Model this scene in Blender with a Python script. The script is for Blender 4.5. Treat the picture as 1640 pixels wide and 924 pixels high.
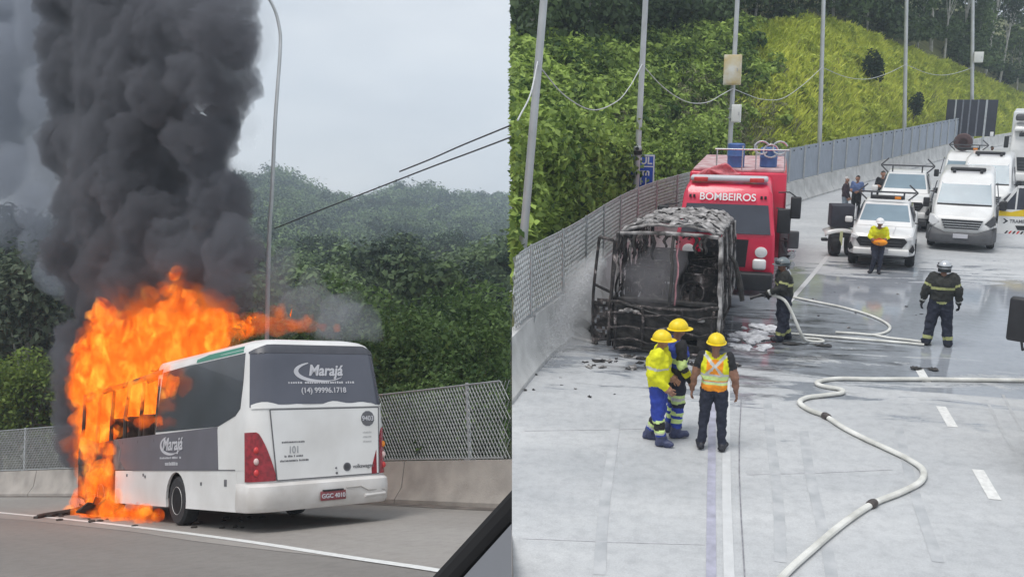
import bpy, bmesh, math, random
import numpy as np
from mathutils import Matrix, Vector
from math import radians as RAD, sin, cos, pi

# ---------------------------------------------------------------- camera, sky, sun, exposure
for o in list(bpy.data.objects): bpy.data.objects.remove(o)
SC = bpy.context.scene
COL = SC.collection
CAMZ = 6.0
FPX = 1500.0                                    # focal length in pixels of the 1640 px wide photograph
cam_d = bpy.data.cameras.new('camera'); cam = bpy.data.objects.new('camera', cam_d); COL.objects.link(cam)
cam.location = (0, 0, CAMZ); cam.rotation_euler = (RAD(90), 0, 0)
cam_d.sensor_width = 36.0; cam_d.lens = 36.0 * FPX / 1640.0
cam_d.clip_start = 0.05; cam_d.clip_end = 5000
SC.camera = cam
world = bpy.data.worlds.new('World'); SC.world = world; world.use_nodes = True
SUN_EL, SUN_AZ = RAD(62), RAD(215)
wn = world.node_tree; wn.nodes.clear()
def N(nt, typ, **kw):
    n = nt.nodes.new(typ)
    for k, v in kw.items(): setattr(n, k, v)
    return n
sky = N(wn, 'ShaderNodeTexSky', sky_type='NISHITA', sun_disc=False, sun_elevation=SUN_EL, sun_rotation=SUN_AZ)
sky.air_density = 1.6; sky.dust_density = 4.0
tc = N(wn, 'ShaderNodeTexCoord'); mp = N(wn, 'ShaderNodeMapping'); mp.inputs['Scale'].default_value = (1.0, 1.0, 2.6)
ns = N(wn, 'ShaderNodeTexNoise'); ns.inputs['Scale'].default_value = 2.3; ns.inputs['Detail'].default_value = 6; ns.inputs['Roughness'].default_value = 0.55
cr = N(wn, 'ShaderNodeValToRGB')
cr.color_ramp.elements[0].position = 0.36; cr.color_ramp.elements[0].color = (4.7, 4.95, 5.35, 1)
cr.color_ramp.elements[1].position = 0.66; cr.color_ramp.elements[1].color = (6.7, 6.8, 6.95, 1)
mx = N(wn, 'ShaderNodeMix', data_type='RGBA'); mx.inputs[0].default_value = 0.86      # an overcast deck over the clear sky
bg = N(wn, 'ShaderNodeBackground'); bg.inputs['Strength'].default_value = 0.1
wo = N(wn, 'ShaderNodeOutputWorld')
wn.links.new(tc.outputs['Generated'], mp.inputs[0]); wn.links.new(mp.outputs[0], ns.inputs['Vector'])
wn.links.new(ns.outputs['Fac'], cr.inputs[0]); wn.links.new(sky.outputs[0], mx.inputs[6]); wn.links.new(cr.outputs[0], mx.inputs[7])
wn.links.new(mx.outputs[2], bg.inputs[0]); wn.links.new(bg.outputs[0], wo.inputs[0])
sun_d = bpy.data.lights.new('sun', 'SUN'); sun_d.energy = 1.5; sun_d.angle = RAD(25); sun_d.color = (1.0, 0.97, 0.93)
sun = bpy.data.objects.new('sun', sun_d); COL.objects.link(sun)
sdir = Vector((sin(SUN_AZ) * cos(SUN_EL), cos(SUN_AZ) * cos(SUN_EL), sin(SUN_EL)))
sun.rotation_euler = (-sdir).to_track_quat('-Z', 'Y').to_euler()
SC.view_settings.view_transform = 'Standard'; SC.view_settings.look = 'None'
SC.view_settings.exposure = 0.52; SC.view_settings.gamma = 1.0; SC.view_settings.use_curve_mapping = False
SC.render.engine = 'CYCLES'
cy = SC.cycles; cy.use_denoising = True; cy.max_bounces = 6; cy.diffuse_bounces = 2; cy.glossy_bounces = 3
cy.transmission_bounces = 4; cy.volume_bounces = 6; cy.transparent_max_bounces = 12; cy.caustics_reflective = False; cy.caustics_refractive = False
cy.sample_clamp_indirect = 4.0; cy.volume_step_rate = 1.0; cy.volume_max_steps = 128

# ---------------------------------------------------------------- two sites, each with its own ground plane
def ray(u, v): return np.array([(u - 820) / FPX, 1.0, (462 - v) / FPX])
def unit(a): a = np.asarray(a, float); return a / np.linalg.norm(a)
_d = unit(ray(-440, 755)); _l = unit(ray(2639, 604)); _l = unit(_l - _d * _l.dot(_d))
RL = np.array([_l, _d, np.cross(_l, _d)]); HL = 1.25          # the motorway seen from a car
_d = unit(ray(1140, 127)); _n = unit([0, -335.0, 1500.0])
RR = np.array([np.cross(_d, _n), _d, _n]); HR = 5.5           # the closed carriageway seen from above
def frame(R, H):
    m = Matrix.Identity(4)
    for i in range(3):
        for j in range(3): m[i][j] = R[j][i]
    t = R.T @ np.array([0, 0, -H]); m.translation = Vector((t[0], t[1], t[2] + CAMZ)); return m
ML, MR = frame(RL, HL), frame(RR, HR)
class Site:
    def __init__(s, R, H, M, side): s.R, s.H, s.M, s.side = R, H, M, side
    def g(s, u, v, z=0.0):                                     # pixel -> point on the plane at height z
        r = s.R @ ray(u, v); t = (z - s.H) / r[2]; return r * t + np.array([0, 0, s.H])
    def aty(s, u, v, y):                                       # pixel -> point at that distance along the road
        r = s.R @ ray(u, v); return r * (y / r[1]) + np.array([0, 0, s.H])
    def atx(s, u, v, x):
        r = s.R @ ray(u, v); return r * (x / r[0]) + np.array([0, 0, s.H])
    def worldx(s, P):                                          # which side of the dividing edge (world X)
        return (np.asarray(P, float) - np.array([0, 0, s.H])) @ s.R[:, 0]
    def pix(s, P):
        w = (np.asarray(P, float) - np.array([0, 0, s.H])) @ s.R
        return 820 + FPX * w[..., 0] / w[..., 1], 462 - FPX * w[..., 2] / w[..., 1]
LS, RS = Site(RL, HL, ML, -1), Site(RR, HR, MR, 1)

# ---------------------------------------------------------------- materials
MATS = {}
def mat(name, col, rough=0.55, metal=0.0, var=0.12, scale=6.0, bump=0.0, bscale=60.0, col2=None, coat=0.0, emit=None, alpha=None, spec=0.5, detail=5.0):
    if name in MATS: return MATS[name]
    m = bpy.data.materials.new(name); m.use_nodes = True; nt = m.node_tree; b = nt.nodes['Principled BSDF']
    t = N(nt, 'ShaderNodeTexCoord'); n = N(nt, 'ShaderNodeTexNoise'); n.inputs['Scale'].default_value = scale; n.inputs['Detail'].default_value = detail
    nt.links.new(t.outputs['Object'], n.inputs['Vector'])
    r = N(nt, 'ShaderNodeValToRGB'); c = np.array(col); c2 = np.array(col2) if col2 is not None else c * (1 + var)
    c1 = c if col2 is not None else c * (1 - var)
    r.color_ramp.elements[0].position = 0.32; r.color_ramp.elements[1].position = 0.68
    r.color_ramp.elements[0].color = (*c1, 1); r.color_ramp.elements[1].color = (*np.minimum(c2, 0.95), 1)
    nt.links.new(n.outputs['Fac'], r.inputs[0]); nt.links.new(r.outputs[0], b.inputs['Base Color'])
    b.inputs['Roughness'].default_value = rough; b.inputs['Metallic'].default_value = metal; b.inputs['Coat Weight'].default_value = coat
    b.inputs['Specular IOR Level'].default_value = spec
    if bump:
        n2 = N(nt, 'ShaderNodeTexNoise'); n2.inputs['Scale'].default_value = bscale; n2.inputs['Detail'].default_value = 4
        bp = N(nt, 'ShaderNodeBump'); bp.inputs['Strength'].default_value = bump; bp.inputs['Distance'].default_value = 0.02
        nt.links.new(t.outputs['Object'], n2.inputs['Vector']); nt.links.new(n2.outputs['Fac'], bp.inputs['Height']); nt.links.new(bp.outputs[0], b.inputs['Normal'])
    if emit is not None:
        b.inputs['Emission Color'].default_value = (*emit[:3], 1); b.inputs['Emission Strength'].default_value = emit[3]
    if alpha is not None:
        b.inputs['Alpha'].default_value = alpha
    MATS[name] = m; return m

def leaf_mat(name, dark, light, trans=0.35, patch=0.25, tint=0.0):
    if name in MATS: return MATS[name]
    m = bpy.data.materials.new(name); m.use_nodes = True; nt = m.node_tree; nt.nodes.clear()
    g = N(nt, 'ShaderNodeNewGeometry'); t = N(nt, 'ShaderNodeTexCoord'); n = N(nt, 'ShaderNodeTexNoise'); n.inputs['Scale'].default_value = patch; n.inputs['Detail'].default_value = 3
    nt.links.new(t.outputs['Object'], n.inputs['Vector'])
    a = N(nt, 'ShaderNodeMath', operation='MULTIPLY_ADD'); a.inputs[1].default_value = 0.55
    nt.links.new(g.outputs['Random Per Island'], a.inputs[0])
    s = N(nt, 'ShaderNodeMath', operation='MULTIPLY_ADD'); s.inputs[1].default_value = 1.6; s.inputs[2].default_value = -0.55
    nt.links.new(n.outputs['Fac'], s.inputs[0]); nt.links.new(s.outputs[0], a.inputs[2])
    r = N(nt, 'ShaderNodeValToRGB'); r.color_ramp.elements[0].color = (*dark, 1); r.color_ramp.elements[1].color = (*light, 1)
    r.color_ramp.elements[0].position = 0.1; r.color_ramp.elements[1].position = 0.9
    if tint:                                                    # each plant of a mass has its own green
        at = N(nt, 'ShaderNodeAttribute', attribute_name='tint'); ta = N(nt, 'ShaderNodeMath', operation='MULTIPLY_ADD'); ta.inputs[1].default_value = tint
        nt.links.new(at.outputs['Fac'], ta.inputs[0]); nt.links.new(a.outputs[0], ta.inputs[2]); nt.links.new(ta.outputs[0], r.inputs[0])
    else: nt.links.new(a.outputs[0], r.inputs[0])
    d = N(nt, 'ShaderNodeBsdfPrincipled'); d.inputs['Roughness'].default_value = 0.55; d.inputs['Specular IOR Level'].default_value = 0.25
    tr = N(nt, 'ShaderNodeBsdfTranslucent'); mx = N(nt, 'ShaderNodeMixShader'); mx.inputs[0].default_value = trans
    o = N(nt, 'ShaderNodeOutputMaterial')
    nt.links.new(r.outputs[0], d.inputs['Base Color']); nt.links.new(r.outputs[0], tr.inputs['Color'])
    nt.links.new(d.outputs[0], mx.inputs[1]); nt.links.new(tr.outputs[0], mx.inputs[2]); nt.links.new(mx.outputs[0], o.inputs['Surface'])
    MATS[name] = m; return m

def volume_mat(name, col, density, aniso=0.0, absorb=None, emit=None):
    m = bpy.data.materials.new(name); m.use_nodes = True; nt = m.node_tree; nt.nodes.clear()
    v = N(nt, 'ShaderNodeVolumePrincipled'); v.inputs['Color'].default_value = (*col, 1); v.inputs['Density'].default_value = density
    v.inputs['Anisotropy'].default_value = aniso; v.inputs['Density Attribute'].default_value = ''; v.inputs['Temperature Attribute'].default_value = ''
    if absorb is not None: v.inputs['Absorption Color'].default_value = (*absorb, 1)
    if emit is not None: v.inputs['Emission Color'].default_value = (*emit[:3], 1); v.inputs['Emission Strength'].default_value = emit[3]
    o = N(nt, 'ShaderNodeOutputMaterial'); nt.links.new(v.outputs[0], o.inputs['Volume']); return m

# ---------------------------------------------------------------- mesh helpers
def tag(o, label=None, cat=None, group=None, kind=None):
    if label: o['label'] = label
    if cat: o['category'] = cat
    if group: o['group'] = group
    if kind: o['kind'] = kind
    return o
def link(o, parent=None, M=None):
    COL.objects.link(o)
    if parent is not None: o.parent = parent
    if M is not None: o.matrix_world = M
    return o
def root(name, site, loc, rz, label, cat, group=None):
    o = bpy.data.objects.new(name, None); o.empty_display_size = 0.2
    link(o, None, site.M @ Matrix.Translation(Vector([float(c) for c in loc])) @ Matrix.Rotation(rz, 4, 'Z'))
    return tag(o, label, cat, group)

class MB:
    def __init__(s): s.v = []; s.f = []; s.m = []; s.cur = 0
    def add(s, vs, fs):
        b = len(s.v); s.v += [tuple(float(c) for c in v) for v in vs]; s.f += [tuple(b + i for i in f) for f in fs]; s.m += [s.cur] * len(fs); return s
    def hexa(s, p):                                            # 8 corners: bottom 4 ccw, top 4 ccw
        return s.add(p, [(3, 2, 1, 0), (4, 5, 6, 7), (0, 1, 5, 4), (1, 2, 6, 5), (2, 3, 7, 6), (3, 0, 4, 7)])
    def box(s, c, d, rz=0.0, rx=0.0, ry=0.0, taper=1.0):
        x, y, z = [k / 2 for k in d]; R = Matrix.Rotation(rz, 3, 'Z') @ Matrix.Rotation(ry, 3, 'Y') @ Matrix.Rotation(rx, 3, 'X'); c = Vector([float(k) for k in c]); t = taper
        return s.hexa([c + R @ Vector(q) for q in [(-x, -y, -z), (x, -y, -z), (x, y, -z), (-x, y, -z), (-x * t, -y * t, z), (x * t, -y * t, z), (x * t, y * t, z), (-x * t, y * t, z)]])
    def rbox(s, c, d, r=0.03, n=3, rz=0.0, rx=0.0, ry=0.0):      # a box with all edges rounded
        x, y, z = [max(k / 2 - r, 1e-4) for k in d]; R = Matrix.Rotation(rz, 3, 'Z') @ Matrix.Rotation(ry, 3, 'Y') @ Matrix.Rotation(rx, 3, 'X'); c = Vector([float(k) for k in c])
        rings = []
        for iz in range(2 * n + 2):
            sgn = -1 if iz <= n else 1; a = (-pi / 2 + (pi / 2) * iz / n) if iz <= n else (pi / 2) * (iz - n - 1) / n
            zz = sgn * z + r * sin(a); rr = r * cos(a); ring = []
            for q, (sx, sy) in enumerate([(1, 1), (-1, 1), (-1, -1), (1, -1)]):
                for k in range(n + 1):
                    b = q * pi / 2 + k * pi / 2 / n; ring.append(c + R @ Vector((sx * x + rr * cos(b), sy * y + rr * sin(b), zz)))
            rings.append(ring)
        return s.loft(rings, True, True)
    def loft(s, rings, closed=True, caps=False):
        b = len(s.v); n = len(rings[0]); vs = [v for r in rings for v in r]; fs = []
        for i in range(len(rings) - 1):
            for j in range(n if closed else n - 1):
                k = (j + 1) % n; fs.append((i * n + j, i * n + k, (i + 1) * n + k, (i + 1) * n + j))
        if caps: fs.append(tuple(range(n))[::-1]); fs.append(tuple((len(rings) - 1) * n + j for j in range(n)))
        return s.add(vs, fs)
    def tube(s, pts, r, n=8, caps=True):
        pts = [Vector([float(c) for c in p]) for p in pts]; k = len(pts); rs = r if hasattr(r, '__len__') else [r] * k; rings = []; up = None
        for i, p in enumerate(pts):
            t = (pts[min(i + 1, k - 1)] - pts[max(i - 1, 0)])
            t = t.normalized() if t.length > 1e-9 else Vector((0, 0, 1))
            if up is None: up = t.orthogonal().normalized()
            up = (up - t * up.dot(t)); up = up.normalized() if up.length > 1e-6 else t.orthogonal().normalized(); w = t.cross(up)
            rings.append([p + (up * cos(2 * pi * j / n) + w * sin(2 * pi * j / n)) * rs[i] for j in range(n)])
        return s.loft(rings, True, caps)
    def cyl(s, a, b, r, n=16, r2=None): return s.tube([a, b], [r, r if r2 is None else r2], n)
    def lathe(s, prof, c=(0, 0, 0), axis='Z', n=24):
        c = Vector([float(k) for k in c]); rings = []
        for r, h in prof:
            ring = []
            for j in range(n):
                a = 2 * pi * j / n; q = (r * cos(a), r * sin(a), h)
                q = {'Z': q, 'X': (q[2], q[0], q[1]), 'Y': (q[1], q[2], q[0])}[axis]; ring.append(c + Vector(q))
            rings.append(ring)
        return s.loft(rings, True, True)
    def sphere(s, c, r, n=10, sc=(1, 1, 1)):
        prof = [(max(r * sin(pi * i / n), 1e-4), -r * cos(pi * i / n)) for i in range(n + 1)]; b = len(s.v); s.lathe(prof, (0, 0, 0), 'Z', n * 2)
        s.v[b:] = [(c[0] + x * sc[0], c[1] + y * sc[1], c[2] + z * sc[2]) for x, y, z in s.v[b:]]; return s
    def grid(s, fn, nu, nv, keep=None):
        vs = [fn(i / nu, j / nv) for i in range(nu + 1) for j in range(nv + 1)]; fs = []
        for i in range(nu):
            for j in range(nv):
                if keep and not keep((i + 0.5) / nu, (j + 0.5) / nv): continue
                a = i * (nv + 1) + j; fs.append((a, a + nv + 1, a + nv + 2, a + 1))
        return s.add(vs, fs)
    def prism(s, poly, h0, h1, axis='Z', map3=None):            # polygon (a, b) pushed from h0 to h1
        put = {'Z': lambda a, b, h: (a, b, h), 'X': lambda a, b, h: (h, a, b), 'Y': lambda a, b, h: (a, h, b)}[axis]; n = len(poly)
        vs = [put(a, b, h0) for a, b in poly] + [put(a, b, h1) for a, b in poly]
        return s.add(vs, [tuple(range(n))[::-1], tuple(range(n, 2 * n))] + [(i, (i + 1) % n, n + (i + 1) % n, n + i) for i in range(n)])
    def mesh(s, name, mats, smooth=True, ang=35, recalc=True):
        me = bpy.data.meshes.new(name); me.from_pydata(s.v, [], s.f)
        for m in (mats if isinstance(mats, (list, tuple)) else [mats]): me.materials.append(m)
        if any(s.m): me.polygons.foreach_set('material_index', s.m)
        if recalc:
            bm = bmesh.new(); bm.from_mesh(me); bmesh.ops.recalc_face_normals(bm, faces=bm.faces); bm.to_mesh(me); bm.free()
        if smooth:
            me.shade_smooth(); me.set_sharp_from_angle(angle=RAD(ang))
        me.update(); return me
    def build(s, name, mats, parent=None, M=None, **kw):
        return link(bpy.data.objects.new(name, s.mesh(name, mats, **kw)), parent, M)

def clip(me, site, extra=0.0):                                  # keep the part of a sheet on its own side of the dividing edge
    bm = bmesh.new(); bm.from_mesh(me); ax = site.R[:, 0]; co = Vector((0, 0, site.H))
    bmesh.ops.bisect_plane(bm, geom=bm.verts[:] + bm.edges[:] + bm.faces[:], plane_co=co + Vector(ax) * extra * site.side, plane_no=Vector(ax), clear_outer=site.side < 0, clear_inner=site.side > 0)
    bm.to_mesh(me); bm.free(); me.update()
def copy_tree(o, M=None, parent=None):
    c = o.copy(); COL.objects.link(c); c.parent = parent
    if M is not None: c.matrix_world = M
    for ch in o.children: copy_tree(ch, None, c)
    return c
def evaluated(o, name):                                         # bake an object's modifiers into a new mesh
    dg = bpy.context.evaluated_depsgraph_get(); dg.update(); me = bpy.data.meshes.new_from_object(o.evaluated_get(dg)); me.name = name; return me
def text(name, s, size, m, parent, loc, rot, extrude=0.003, align='CENTER', shear=0.0, sx=1.0, offset=0.0):
    cu = bpy.data.curves.new(name, 'FONT'); cu.body = s; cu.size = size; cu.extrude = extrude; cu.align_x = align; cu.align_y = 'CENTER'; cu.shear = shear; cu.offset = offset
    t = bpy.data.objects.new(name, cu); COL.objects.link(t); me = evaluated(t, name); bpy.data.objects.remove(t); bpy.data.curves.remove(cu)
    me.materials.clear(); me.materials.append(m); o = bpy.data.objects.new(name, me); link(o, parent)
    o.location = loc; o.rotation_euler = rot; o.scale = (sx, 1, 1); return o
def leaves_mesh(name, P, size, rng, m, up=0.5, wid=0.5, out=None, long=1.0, tint=None, rough=0.75):
    """one small folded leaf per point; P (n,3); out: outward directions (n,3)"""
    n = len(P); d = rng.normal(size=(n, 3)); d /= np.linalg.norm(d, axis=1)[:, None]
    nor = rng.normal(size=(n, 3)) * rough; nor[:, 2] += up
    if out is not None: nor += out
    nor /= np.linalg.norm(nor, axis=1)[:, None]
    d -= nor * (d * nor).sum(1)[:, None]; d /= np.linalg.norm(d, axis=1)[:, None]; w = np.cross(nor, d)
    L = (size * (0.6 + 0.8 * rng.random(n)))[:, None]; W = L * wid; L = L * long
    V = np.stack([P - d * L * 0.5, P + w * W * 0.5 + nor * L * 0.05, P + d * L * 0.5 - nor * L * 0.12, P - w * W * 0.5 + nor * L * 0.05], 1).reshape(-1, 3)
    me = quads_mesh(name, V, m)
    if tint is not None: me.attributes.new('tint', 'FLOAT', 'FACE').data.foreach_set('value', tint.astype(np.float32))
    return me
def quads_mesh(name, V, m):
    me = bpy.data.meshes.new(name); nv = len(V); nq = nv // 4
    me.vertices.add(nv); me.vertices.foreach_set('co', V.astype(np.float32).ravel())
    me.loops.add(nv); me.loops.foreach_set('vertex_index', np.arange(nv, dtype=np.int32))
    me.polygons.add(nq); me.polygons.foreach_set('loop_start', np.arange(0, nv, 4, dtype=np.int32)); me.polygons.foreach_set('loop_total', np.full(nq, 4, np.int32))
    me.materials.append(m); me.update(calc_edges=True); me.validate(); return me
def smooth_path(pts, n=12):                                     # Catmull-Rom through the points
    P = [np.array(p, float) for p in pts]; P = [2 * P[0] - P[1]] + P + [2 * P[-1] - P[-2]]; out = []
    for i in range(1, len(P) - 2):
        for k in range(n):
            t = k / n; a, b, c, d = P[i - 1], P[i], P[i + 1], P[i + 2]
            out.append(0.5 * ((2 * b) + (c - a) * t + (2 * a - 5 * b + 4 * c - d) * t * t + (3 * b - a - 3 * c + d) * t ** 3))
    out.append(P[-2]); return out
def resample(path, step):
    P = np.array(path); s = np.concatenate([[0], np.cumsum(np.linalg.norm(np.diff(P, axis=0), axis=1))]); k = max(int(s[-1] / step), 1); t = np.linspace(0, s[-1], k + 1)
    return np.stack([np.interp(t, s, P[:, i]) for i in range(P.shape[1])], 1)
class Path:
    def __init__(s, pts, n=16):
        s.P = np.array(smooth_path(pts, n)); s.S = np.concatenate([[0], np.cumsum(np.linalg.norm(np.diff(s.P, axis=0), axis=1))]); s.len = s.S[-1]
    def at(s, t): return np.array([np.interp(t, s.S, s.P[:, 0]), np.interp(t, s.S, s.P[:, 1])])
    def nrm(s, t):                                              # left-hand normal
        a, b = s.at(max(t - 0.3, 0)), s.at(min(t + 0.3, s.len)); d = unit(b - a); return np.array([-d[1], d[0]])
# ---------------------------------------------------------------- ground materials
def road_mat(name, base, base2, wet=None, stain=None, patch=0.5, streak=None):
    m = bpy.data.materials.new(name); m.use_nodes = True; nt = m.node_tree; b = nt.nodes['Principled BSDF']; lk = nt.links.new
    t = N(nt, 'ShaderNodeTexCoord')
    n1 = N(nt, 'ShaderNodeTexNoise'); n1.inputs['Scale'].default_value = patch; n1.inputs['Detail'].default_value = 8; n1.inputs['Roughness'].default_value = 0.62
    mp1 = N(nt, 'ShaderNodeMapping'); mp1.inputs['Scale'].default_value = streak or (1, 1, 1); lk(t.outputs['Object'], mp1.inputs[0]); lk(mp1.outputs[0], n1.inputs['Vector'])
    n2 = N(nt, 'ShaderNodeTexNoise'); n2.inputs['Scale'].default_value = 45; n2.inputs['Detail'].default_value = 5; lk(t.outputs['Object'], n2.inputs['Vector'])
    r1 = N(nt, 'ShaderNodeValToRGB'); r1.color_ramp.elements[0].position = 0.3; r1.color_ramp.elements[1].position = 0.7
    r1.color_ramp.elements[0].color = (*base, 1); r1.color_ramp.elements[1].color = (*base2, 1); lk(n1.outputs['Fac'], r1.inputs[0])
    mul = N(nt, 'ShaderNodeMix', data_type='RGBA', blend_type='MULTIPLY'); mul.inputs[0].default_value = 0.6
    r2 = N(nt, 'ShaderNodeValToRGB'); r2.color_ramp.elements[0].position = 0.25; r2.color_ramp.elements[0].color = (0.72, 0.72, 0.72, 1); r2.color_ramp.elements[1].position = 0.7; r2.color_ramp.elements[1].color = (1, 1, 1, 1)
    lk(n2.outputs['Fac'], r2.inputs[0]); lk(r1.outputs[0], mul.inputs[6]); lk(r2.outputs[0], mul.inputs[7]); col = mul.outputs[2]
    n5 = N(nt, 'ShaderNodeTexNoise'); n5.inputs['Scale'].default_value = 5.5; n5.inputs['Detail'].default_value = 9; n5.inputs['Roughness'].default_value = 0.7; lk(t.outputs['Object'], n5.inputs['Vector'])
    r5 = N(nt, 'ShaderNodeValToRGB'); r5.color_ramp.elements[0].position = 0.30; r5.color_ramp.elements[0].color = (0.74, 0.74, 0.75, 1); r5.color_ramp.elements[1].position = 0.56; r5.color_ramp.elements[1].color = (1, 1, 1, 1); lk(n5.outputs['Fac'], r5.inputs[0])
    m5 = N(nt, 'ShaderNodeMix', data_type='RGBA', blend_type='MULTIPLY'); m5.inputs[0].default_value = 0.75; lk(col, m5.inputs[6]); lk(r5.outputs[0], m5.inputs[7]); col = m5.outputs[2]
    b.inputs['Roughness'].default_value = 0.75
    bp = N(nt, 'ShaderNodeBump'); bp.inputs['Strength'].default_value = 0.25; bp.inputs['Distance'].default_value = 0.01; lk(n2.outputs['Fac'], bp.inputs['Height'])
    if wet:                                                   # a film of water lying around the wreck: smooth and darker, ragged edge
        cx, cy, rx, ry = wet
        mp = N(nt, 'ShaderNodeMapping'); mp.inputs['Location'].default_value = (-cx / rx, -cy / ry, 0); mp.inputs['Scale'].default_value = (1 / rx, 1 / ry, 0)
        ln = N(nt, 'ShaderNodeVectorMath', operation='LENGTH'); lk(t.outputs['Object'], mp.inputs[0]); lk(mp.outputs[0], ln.inputs[0])
        n3 = N(nt, 'ShaderNodeTexNoise'); n3.inputs['Scale'].default_value = 0.8; n3.inputs['Detail'].default_value = 9; n3.inputs['Roughness'].default_value = 0.66; n3.inputs['Distortion'].default_value = 0.6
        mp3 = N(nt, 'ShaderNodeMapping'); mp3.inputs['Scale'].default_value = (0.5, 1.9, 1); lk(t.outputs['Object'], mp3.inputs[0]); lk(mp3.outputs[0], n3.inputs['Vector'])
        s = N(nt, 'ShaderNodeMath', operation='MULTIPLY_ADD'); s.inputs[1].default_value = 3.4; lk(n3.outputs['Fac'], s.inputs[0])
        inv = N(nt, 'ShaderNodeMath', operation='MULTIPLY_ADD'); inv.inputs[1].default_value = -1.0; inv.inputs[2].default_value = -0.42; lk(ln.outputs['Value'], inv.inputs[0]); lk(inv.outputs[0], s.inputs[2])
        rw = N(nt, 'ShaderNodeValToRGB'); rw.color_ramp.elements[0].position = 0.12; rw.color_ramp.elements[1].position = 0.36; rw.color_ramp.elements[0].color = (0, 0, 0, 1); rw.color_ramp.elements[1].color = (1, 1, 1, 1); lk(s.outputs[0], rw.inputs[0])
        mr = N(nt, 'ShaderNodeMapRange'); mr.inputs['To Min'].default_value = 0.62; mr.inputs['To Max'].default_value = 0.055; lk(rw.outputs[0], mr.inputs['Value']); lk(mr.outputs[0], b.inputs['Roughness'])
        mr2 = N(nt, 'ShaderNodeMapRange'); mr2.inputs['To Min'].default_value = 0.25; mr2.inputs['To Max'].default_value = 0.04; lk(rw.outputs[0], mr2.inputs['Value']); lk(mr2.outputs[0], bp.inputs['Strength'])
        dk = N(nt, 'ShaderNodeMix', data_type='RGBA', blend_type='MULTIPLY'); lk(rw.outputs[0], dk.inputs[0]); lk(col, dk.inputs[6]); dk.inputs[7].default_value = (0.60, 0.63, 0.68, 1); col = dk.outputs[2]
        # soot and ash washed out of the wreck
        n4 = N(nt, 'ShaderNodeTexNoise'); n4.inputs['Scale'].default_value = 1.1; n4.inputs['Detail'].default_value = 10; n4.inputs['Roughness'].default_value = 0.72
        mp4 = N(nt, 'ShaderNodeMapping'); mp4.inputs['Scale'].default_value = (0.55, 2.4, 1); lk(t.outputs['Object'], mp4.inputs[0]); lk(mp4.outputs[0], n4.inputs['Vector'])
        sx, sy, srx, sry = stain
        mps = N(nt, 'ShaderNodeMapping'); mps.inputs['Location'].default_value = (-sx / srx, -sy / sry, 0); mps.inputs['Scale'].default_value = (1 / srx, 1 / sry, 0)
        ls = N(nt, 'ShaderNodeVectorMath', operation='LENGTH'); lk(t.outputs['Object'], mps.inputs[0]); lk(mps.outputs[0], ls.inputs[0])
        st = N(nt, 'ShaderNodeMath', operation='MULTIPLY_ADD'); st.inputs[1].default_value = -0.30; lk(ls.outputs['Value'], st.inputs[0]); lk(n4.outputs['Fac'], st.inputs[2])
        rs = N(nt, 'ShaderNodeValToRGB'); rs.color_ramp.elements[0].position = 0.27; rs.color_ramp.elements[1].position = 0.42; rs.color_ramp.elements[0].color = (0, 0, 0, 1); rs.color_ramp.elements[1].color = (0.85, 0.85, 0.85, 1); lk(st.outputs[0], rs.inputs[0])
        sk = N(nt, 'ShaderNodeMix', data_type='RGBA'); lk(rs.outputs[0], sk.inputs[0]); lk(col, sk.inputs[6]); sk.inputs[7].default_value = (0.05, 0.05, 0.055, 1); col = sk.outputs[2]
    lk(col, b.inputs['Base Color']); lk(bp.outputs[0], b.inputs['Normal']); return m

M_roadL = road_mat('worn_asphalt', (0.20, 0.185, 0.17), (0.265, 0.245, 0.225), patch=0.35, streak=(1.4, 0.25, 1))
M_shoulderL = road_mat('pale_concrete_shoulder', (0.30, 0.275, 0.25), (0.37, 0.345, 0.32), patch=0.4, streak=(1.2, 0.3, 1))
M_roadR = road_mat('wet_concrete_pavement', (0.44, 0.455, 0.47), (0.60, 0.61, 0.615), wet=(4.2, 23.2, 9.0, 5.6), stain=(0.2, 20.6, 4.6, 4.6), patch=0.45, streak=(0.5, 1.5, 1))
M_conc = mat('barrier_concrete', (0.36, 0.33, 0.30), 0.85, var=0.18, scale=1.8, bump=0.35, bscale=30, detail=8)
M_concR = mat('pale_barrier_concrete', (0.52, 0.52, 0.51), 0.85, var=0.16, scale=2.0, bump=0.3, bscale=30, detail=8)
M_paint = mat('road_paint', (0.72, 0.72, 0.70), 0.6, var=0.12, scale=14)
M_galv = mat('galvanised_steel', (0.46, 0.48, 0.49), 0.45, 0.6, var=0.12, scale=9)
M_galv_old = mat('weathered_galvanised_wire', (0.34, 0.35, 0.35), 0.6, 0.3, var=0.15, scale=5)
M_dark = mat('black_rubber', (0.018, 0.018, 0.02), 0.7, var=0.3, scale=20)
M_seal = mat('joint_sealant', (0.38, 0.38, 0.46), 0.5, var=0.2, scale=5)
M_soil = mat('hill_soil', (0.05, 0.055, 0.025), 0.95, var=0.5, scale=0.6, bump=0.5, bscale=3)
M_soil2 = mat('grassy_soil', (0.13, 0.14, 0.05), 0.95, var=0.4, scale=0.7, bump=0.5, bscale=4)

def sheet(name, site, x0, x1, y0, y1, z, nx, ny, m, skirt=0.0):
    b = MB(); b.grid(lambda u, v: (x0 + (x1 - x0) * u, y0 + (y1 - y0) * v, z), nx, ny); me = b.mesh(name, m, smooth=False); clip(me, site)
    if skirt:                                                  # give the slab its thickness
        bm = bmesh.new(); bm.from_mesh(me); e = [q for q in bm.edges if q.is_boundary]
        r = bmesh.ops.extrude_edge_only(bm, edges=e)
        for v in [g for g in r['geom'] if isinstance(g, bmesh.types.BMVert)]: v.co.z -= skirt
        bm.to_mesh(me); bm.free()
    return link(bpy.data.objects.new(name, me), None, site.M)

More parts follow.
